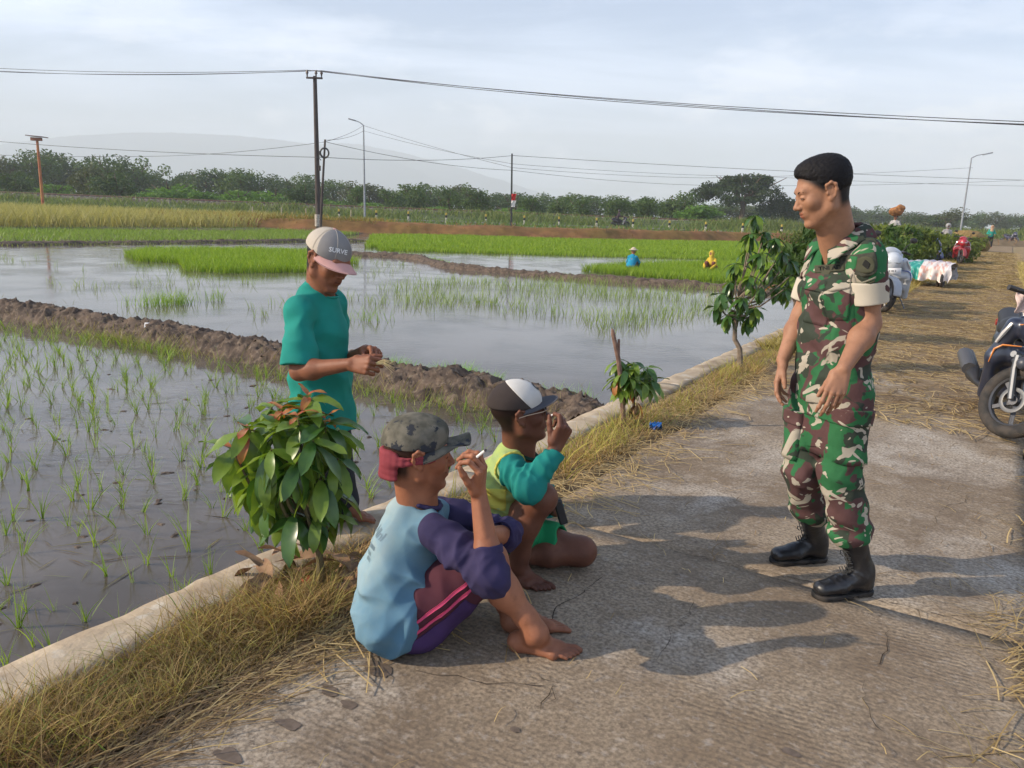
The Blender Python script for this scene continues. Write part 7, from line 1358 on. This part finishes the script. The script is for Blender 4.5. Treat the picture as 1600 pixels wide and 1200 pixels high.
    mb=MB(); mb.tube([X([-.05,-.17,.24]),X([-.30,-.20,.25]),X([-.42,-.21,.29]),X([-.86,-.22,.40])],[.018,.025,.062,.066],12); put('muffler',mb,blk); mb=MB(); mb.tube([X([-.46,-.245,.33]),X([-.80,-.25,.415])],[.060,.062],10); put('muffler_guard',mb,mat('grey plastic',(.075,.075,.08),.5))
    mb=MB(); mb.tube([X([.36,-.34,1.02]),X([.42,-.18,1.04]),X([.44,0,1.00]),X([.42,.18,1.04]),X([.36,.34,1.02])],.014,8); put('handlebar',mb,chrome,fr=True)
    for y in (-1,1):
        mb=MB(); mb.tube([X([.41,y*.22,1.035]),X([.355,y*.36,1.02])],[.020,.021],10); put('grip',mb,blk,fr=True)
        mb=MB(); mb.tube([X([.45,y*.21,1.045]),X([.44,y*.37,1.02])],[.007,.005],5); put('brake_lever',mb,blk,fr=True)
        mb=MB(); mb.tube([X([.41,y*.19,1.05]),X([.42,y*.23,1.14]),X([.40,y*.31,1.22])],.007,6); m_=put('mirror',mb,blk,fr=True); S5=Sdf(); S5.ell(X([.40,y*.33,1.25]),X([.022,.070,.048])); put('mirror_head',march(S5,max(.006,res*.7)),blk,m_,True)
    S6=Sdf(); S6.ell(X([.44,0,1.00]),X([.075,.16,.070])); S6.ell(X([.41,0,1.03]),X([.06,.11,.05]),None,.03); put('handlebar_cover',march(S6,res),pm,fr=True)
    S7=Sdf(); S7.ell(X([.585,0,.835]),X([.075,.125,.050])); S7.cut(X([.58,0,.8]),X([-1.,0,-.0]),.004); put('headlight',march(S7,res*.7),mat('headlight glass',(.20,.22,.25),.08,.9,(.45,.48,.5),vs=18),ap)
    am=mat('accent '+str(accent),accent,.4)
    for y in (-1,1):
        mb=MB(); mb.tube([X([.575,y*.035,.93]),X([.560,y*.10,.88]),X([.50,y*.165,.86])],[.004,.008,.004],6); put('accent_stripe',mb,am,ap)
        mb=MB(); mb.tube([X([.515,y*.12,.70]),X([.485,y*.24,.69]),X([.468,y*.285,.65]),X([.452,y*.300,.54])],[.004,.008,.008,.003],6); put('accent_stripe',mb,am,ap)
        mb=MB(); mb.tube([X([.485,y*.215,.86]),X([.48,y*.255,.78]),X([.462,y*.285,.70])],[.012,.018,.010],6); put('turn_signal',mb,mat('clear lens',(.45,.43,.40),.15,.8),ap)
    mb=MB(); mb.tube([X([-.83,-.06,.74]),X([-.83,.06,.74])],.03,8); put('tail_light',mb,mat('red lens',(.35,.02,.02),.2,.7))
    mb=MB(); mb.tube([X([-.10,.17,.26]),X([-.02,.27,.02])],[.012,.010],6); put('side_stand',mb,chrome)
    if plate:
        pc=X([.665 if plate!='low' else .60,0,.70]); mb=MB(); mb.box(pc,(.006,.26,.105),frame((1,0,.25))); po=put('number_plate',mb,mat('white plate',(.72,.70,.68),.5),smooth=False)
        V,F=text_mesh('II IIII II',.042,.001); n_=M@nrm(X([1,0,.25])); up=M@nrm(X([-.25,0,1])); u_=np.cross(up,n_); c_=M@pc; p_=c_+V[:,:1]*u_+V[:,1:2]*up+n_*.0045; link('plate_lettering',mesh('plate_lettering',p_,polys=F),mat('plate ink',(.03,.03,.03),.6),po)
    return t
b=G(1600,694); _a=RAD(-111); scooter('dark navy scooter with orange stripes parked at the right edge of the road, wheel turned',(b[0]-.62*math.cos(_a),b[1]-.62*math.sin(_a)+.03,0.0),_a,RAD(44),(.016,.022,.045),(.60,.20,.03),.008,None,True,RAD(-4),(.02,.022,.03)).scale=(.92,.92,.92)
b=G(1392,490); scooter('white and blue motorcycle with white number plate parked just behind the soldier\'s arm',(b[0]+.22,b[1]+.62,0.0),RAD(-112),RAD(30),(.55,.58,.62),(.03,.07,.32),.012,'yes',True,RAD(3),(.03,.05,.25))
b=G(1452,416); scooter('blue scooter with silver patches parked beyond the banner covered cart',(b[0],b[1]+.4,0),RAD(-85),RAD(20),(.02,.045,.26),(.5,.52,.6),.02,None,False,0,(.03,.05,.2))
b=G(1503,412); scooter('red motorcycle with white stripes parked between the blue scooter and the straw bale',(b[0],b[1]+.3,0),RAD(-110),RAD(15),(.40,.015,.025),(.7,.6,.6),.02,None,False,0)
b=G(1577,383); scooter('small dark motorcycle far down at the right edge of the road',(b[0],b[1],.1),RAD(-80),0,(.05,.05,.10),(.4,.4,.4),.03,None,False,0)
b=P(968,356,74); rb=(b[0],74,.28); scooter('dark motorcycle ridden along the railway road in the middle distance',rb,RAD(5),0,(.03,.02,.03),(.3,.3,.3),.03,None,False,0)
b=P(1258,362,74); scooter('dark blue motorcycle standing on the railway road right behind the soldier\'s chin',(b[0],70,.28),RAD(185),0,(.02,.03,.16),(.4,.45,.6),.03,None,False,0)
# clothes on the near scooter's handlebar: pale pink cloth
def cloth():
    p=P(1592,466,5.42); V=[];n=8
    for i in range(n):
        for j in range(n): V.append(p+np.array([(i/(n-1)-.35)*.10,-.03+.02*math.sin(i*1.3+j*.9),-(j/(n-1)-.3)*.14+.01*math.cos(i*2)]))
    o=link('cloth',mesh('cloth',V,[[i*n+j,(i+1)*n+j,(i+1)*n+j+1,i*n+j+1] for i in range(n-1) for j in range(n-1)],smooth=True),mat('pale pink cloth',(.62,.48,.44),.9)); o.modifiers.new('s','SOLIDIFY').thickness=.006; tag(o,'pale pink cloth tucked behind the handlebar of the dark navy scooter','cloth')
cloth()
# ---------------------------------------------------------------- cart with banners
def cart():
    a=G(1432,447); b=G(1497,452); c=(a+b)/2; c[1]+=.55; rz=math.atan2(b[1]-a[1],b[0]-a[0]); W=np.linalg.norm(b-a)*1.0+.15; t=thing('hand_cart','low flatbed cart draped with a white, teal and salmon printed banner standing on the road','cart',(c[0],c[1],0),rz); dk=mat('cart timber',(.07,.05,.04),.85,.2,(.12,.09,.06),vs=10)
    mb=MB(); mb.box((0,0,.42),(W,1.0,.06)); mb.build('cart_bed',dk,t,False,.01)
    for x in (-W/2+.10,-W/2+.28,W/2-.28,W/2-.10):
        y=-.42 if abs(x)>W/2-.2 else .40
        if abs(x)>W/2-.2:
            mb=MB(); mb.torus((x,y,.20),.165,.035,(1,0,.0),24,8); mb.disc((x,y,.20),.14,(1,0,0),.03,16); w=mb.build('wheel',tyre,t); 
        else: mb=MB(); mb.box((x,y,.20),(.06,.06,.42)); mb.build('leg',dk,t,False)
    for s in (-1,1): mb=MB(); mb.box((s*(W/2-.2),-.35,.20),(.07,.07,.40)); mb.build('leg',dk,t,False)
    bn=bpy.data.materials.new('printed banner'); bn.use_nodes=True; T=bn.node_tree; N=T.nodes.new; L=T.links.new; bb=T.nodes['Principled BSDF']; bb.inputs['Roughness'].default_value=.5
    at=N('ShaderNodeAttribute'); at.attribute_name='Col'; L(at.outputs[0],bb.inputs['Base Color'])
    nu,nv=81,41; V=[];C=[]
    for i in range(nu):
        u=i/(nu-1)
        for j in range(nv):
            v=j/(nv-1); hang=.30+.03*math.sin(u*17)+.06*smooth01(abs(u-.5),.42,.5); s=v*(1.0+2*hang)
            if s<hang: y=.52; z=.47-(hang-s)
            elif s<hang+1.0: y=.52-(s-hang); z=.47+.16*(.5+.5*math.sin(y*3+u*2))*math.sin(math.pi*(s-hang))**.4*(.5+.5*math.cos((u-.5)*2))
            else: y=-.54-.035*math.sin(u*31+s*4)*(s-hang-1)*6; z=.47-(s-hang-1.0)
            e=.03*math.sin(s*14); x=(u-.5)*(W+.12)+e*(abs(u-.5)>.46); z+=.012*math.sin(u*40+v*9)+.09*smooth01(-(u-.06),-.06,.0)*0; V.append([x,y,z])
            w=(1-v); n1=math.sin(u*57+math.sin(v*31)*2)*math.sin(v*83+u*11); n2=fbm(np.array([u*30]),np.array([v*22]),1,3)[0]
            col=[.70,.66,.62]
            if u<.42 and v>.50: col=[.02,.30,.24] if n2<.35 else [.25,.50,.45]
            if u>.50 and .25<v<.62: col=[.55,.30,.26] if n2>-.02 else [.62,.58,.56]
            if u>.42 and v>.62: col=[.62,.34,.28] if n2>.18 else [.68,.62,.58]
            if .5<u<.75 and .44<v<.6: col=[.34,.32,.38]
            if u<.40 and .16<v<.42 and n1>.35: col=[.35,.34,.36]
            if u>.92: col=[.66,.62,.62] if n2<.1 else [.42,.40,.42]
            C.append(col)
    I=np.arange(nu*nv).reshape(nu,nv); Q=np.stack([I[:-1,:-1],I[1:,:-1],I[1:,1:],I[:-1,1:]],-1).reshape(-1,4); o=link('banner',mesh('banner',V,Q,col=np.array(C),smooth=True),bn); o.location=(c[0],c[1],0); o.rotation_euler=(0,0,rz); tag(o,'creased white banner with teal and salmon print spread over the low cart','banner')
cart()
# straw bale / heap
g=G(1521,393); S=Sdf(); S.ell(g+[0,1,.5],np.array([1.2,.9,.75])); S.ell(g+[.7,1.2,.35],np.array([.9,.8,.55])); S.ell(g+[-.8,1,.3],np.array([.7,.8,.5])); S.noise=[(6,.06,1),(14,.03,2)]; V,Q=march(S,.05); V[:,2]=np.maximum(V[:,2],-.02); o=link('straw_heap',mesh('straw_heap',V,Q,smooth=True),mat('heaped straw',(.30,.20,.07),.95,.2,(.20,.13,.05),vs=12,bump=1,bs=20)); tag(o,'brown heap of straw on the left edge of the road behind the red motorcycle','straw heap')
# ---------------------------------------------------------------- distant people
def small_person(label,loc,face,pose,shirt,pants,head,h=1.6,res=.022,hat=None):
    X=np.array; Z=X([0,0,1.]); F=nrm(X([math.cos(face),math.sin(face),0])); Lf=X([-F[1],F[0],0]); s=h/1.65; O=X(loc,float); t=thing('person',label,'person',loc); sk=mat('distant skin',(.27,.12,.07),.5)
    if pose=='stand': hip=O+Z*.86*s; hips=[(hip+Lf*.09*s*k,O+Lf*.11*s*k+Z*.46*s+F*.02,O+Lf*.13*s*k+Z*.08*s) for k in (1,-1)]; ch=O+Z*1.32*s; el=[ch+Lf*.27*s*k-Z*.24*s for k in (1,-1)]; wr=[O+Z*1.0*s+F*.22*s+Lf*.15*s*k for k in (1,-1)]
    elif pose=='ride': hip=O+Z*.80*s-F*.25; hips=[(hip+Lf*.09*s*k,O+Lf*.17*s*k+Z*.62*s+F*.15,O+Lf*.16*s*k+Z*.30*s+F*.02) for k in (1,-1)]; ch=hip+Z*.46*s+F*.10; el=[ch+Lf*.24*s*k-Z*.2*s+F*.12 for k in (1,-1)]; wr=[O+Z*1.02*s+F*.36+Lf*.27*s*k for k in (1,-1)]
    else: hip=O+Z*.20*s; hips=[(hip+Lf*.09*s*k,O+Lf*.16*s*k+Z*.46*s+F*.32,O+Lf*.13*s*k+Z*.03*s+F*.22) for k in (1,-1)]; ch=hip+Z*.40*s+F*.20; el=[ch+Lf*.24*s*k-Z*.2*s+F*.1 for k in (1,-1)]; wr=[O+Z*.15*s+F*.55+Lf*.10*s*k for k in (1,-1)]
    hc=ch+Z*.245*s+F*.05; B=Sdf(); B.ell(hc,X([.095,.08,.115])*s); B.cone(hc-Z*.08*s,ch+Z*.05*s,.05*s,.055*s,.03); B.cone(ch,hip,.08*s,.09*s,.03)
    for i in (0,1):
        B.cone(ch+Lf*.16*s*(1-2*i),el[i],.04*s,.035*s,.02); B.cone(el[i],wr[i],.035*s,.025*s,.02); B.ell(wr[i]+F*.05*s,X([.05,.035,.05])*s,None,.02); B.cone(hips[i][0],hips[i][1],.07*s,.05*s,.02); B.cone(hips[i][1],hips[i][2],.05*s,.035*s,.02); B.cone(hips[i][2],hips[i][2]+F*.15*s-Z*.04,.035*s,.025*s,.02)
    V,Q=march(B,res); wpart('body',mesh('body',V,Q,smooth=True),sk,t)
    S=Sdf(); S.chain([ch+Z*.04*s,ch-Z*.12*s,hip+Z*.05*s],[.09*s,.125*s,.135*s],.05,(Lf,1.3)); S.noise=[(20,.008,1)]
    for i in (0,1): S.cone(ch+Lf*.15*s*(1-2*i)+Z*.01,el[i],.065*s,.055*s,.03); S.cone(el[i],el[i]*.35+wr[i]*.65,.055*s,.045*s,.03)
    V,Q=march(S,res); wpart('shirt',mesh('shirt',V,Q,smooth=True),fabric('cloth '+str(shirt),shirt),t)
    T=Sdf(); T.cone(hip+Z*.04,hip-Z*.04,.13*s,.12*s,.03,(Lf,1.15))
    for i in (0,1): T.cone(hips[i][0],hips[i][1],.10*s,.075*s,.03); T.cone(hips[i][1],hips[i][1]*.2+hips[i][2]*.8,.075*s,.06*s,.03)
    V,Q=march(T,res); wpart('trousers',mesh('trousers',V,Q,smooth=True),fabric('cloth '+str(pants),pants),t)
    S=Sdf(); 
    if hat=='scarf': S.ell(hc+Z*.01,X([.115,.105,.13])*s); S.cone(hc-Z*.12*s,ch-Z*.02*s,.09*s,.15*s,.05); S.ell(hc+F*.09*s,X([.04,.055,.07])*s,None,.01,'sub')
    elif hat=='hat': S.ell(hc+Z*.06*s,X([.105,.105,.09])*s); S.ell(hc+Z*.045*s,X([.19,.19,.022])*s,None,.02)
    elif hat=='helmet': S.ell(hc+Z*.02*s,X([.135,.12,.14])*s); S.ell(hc+F*.11*s-Z*.02,X([.05,.07,.06])*s,None,.01,'sub')
    else: S.ell(hc+Z*.03*s-F*.01,X([.105,.09,.10])*s); S.ell(hc+F*.09*s-Z*.03*s,X([.06,.08,.09])*s,None,.01,'sub')
    V,Q=march(S,res*.7); wpart({'scarf':'headscarf','hat':'hat','helmet':'helmet'}.get(hat,'hair'),mesh('head_cover',V,Q,smooth=True),mat('head '+str(head),head,.5 if hat=='helmet' else .85),t)
    return t
q=G(984,426,-.28); small_person('person in bright blue shirt and pale hat crouching in the far paddy',tuple(q),RAD(65),'squat',(.02,.26,.42),(.10,.09,.08),(.50,.42,.30),1.28,.014,'hat')
q=G(1115,428,-.28); small_person('person all in yellow crouching in the far seedbed left of the young mango tree',tuple(q),RAD(230),'squat',(.60,.42,.04),(.16,.06,.05),(.60,.42,.05),1.25,.014,'scarf')
q=G(1545,388); small_person('woman in teal blouse and tan headscarf standing at the far end of the road',tuple(q),RAD(-100),'stand',(.02,.30,.23),(.02,.02,.025),(.42,.27,.17),1.6,.02,'scarf')
small_person('dark clothed rider on the motorcycle passing along the railway road',rb,RAD(5),'ride',(.05,.035,.045),(.03,.03,.035),(.05,.04,.04),1.65,.022,'helmet')
q=P(1482,350,42); small_person('person with black and white helmet standing half hidden behind the roadside thicket',(q[0],42,q[2]-1.72),RAD(-100),'stand',(.35,.33,.32),(.05,.05,.06),(.30,.29,.28),1.7,.02,'helmet')
q=P(1400,338,38); small_person('person carrying an orange brown straw bundle above the thicket',(q[0],38,q[2]-1.55),RAD(-120),'stand',(.45,.43,.42),(.04,.04,.08),(.03,.03,.03),1.6,.02,None)
q=P(1401,331,37.9); S=Sdf(); S.ell(q,np.array([.34,.26,.20])); S.ell(q+[.12,0,.14],np.array([.22,.2,.18])); S.noise=[(9,.05,1),(22,.03,2)]; V,Q=march(S,.025); o=link('straw_bundle',mesh('straw_bundle',V,Q,smooth=True),mat('orange straw',(.42,.19,.07),.95,.2,(.28,.12,.05),vs=9,bump=1,bs=18)); tag(o,'orange brown straw bundle carried at head height above the thicket','straw bundle')
# ---------------------------------------------------------------- air
def haze():
    m=bpy.data.materials.new('haze'); m.use_nodes=True; t=m.node_tree; t.nodes.clear(); o=t.nodes.new('ShaderNodeOutputMaterial'); v=t.nodes.new('ShaderNodeVolumePrincipled'); v.inputs['Color'].default_value=(.90,.96,1.0,1); v.inputs['Density'].default_value=HAZE_D; v.inputs['Anisotropy'].default_value=.0; t.links.new(v.outputs[0],o.inputs['Volume'])
    mb=MB(); mb.box((0,1500,HAZE_TOP/2-.85),(10000,7000,HAZE_TOP+1.7)); ob=mb.build('haze',m,None,False); tag(ob,kind='stuff')
HAZE_D=.00054; HAZE_TOP=450.0
haze()
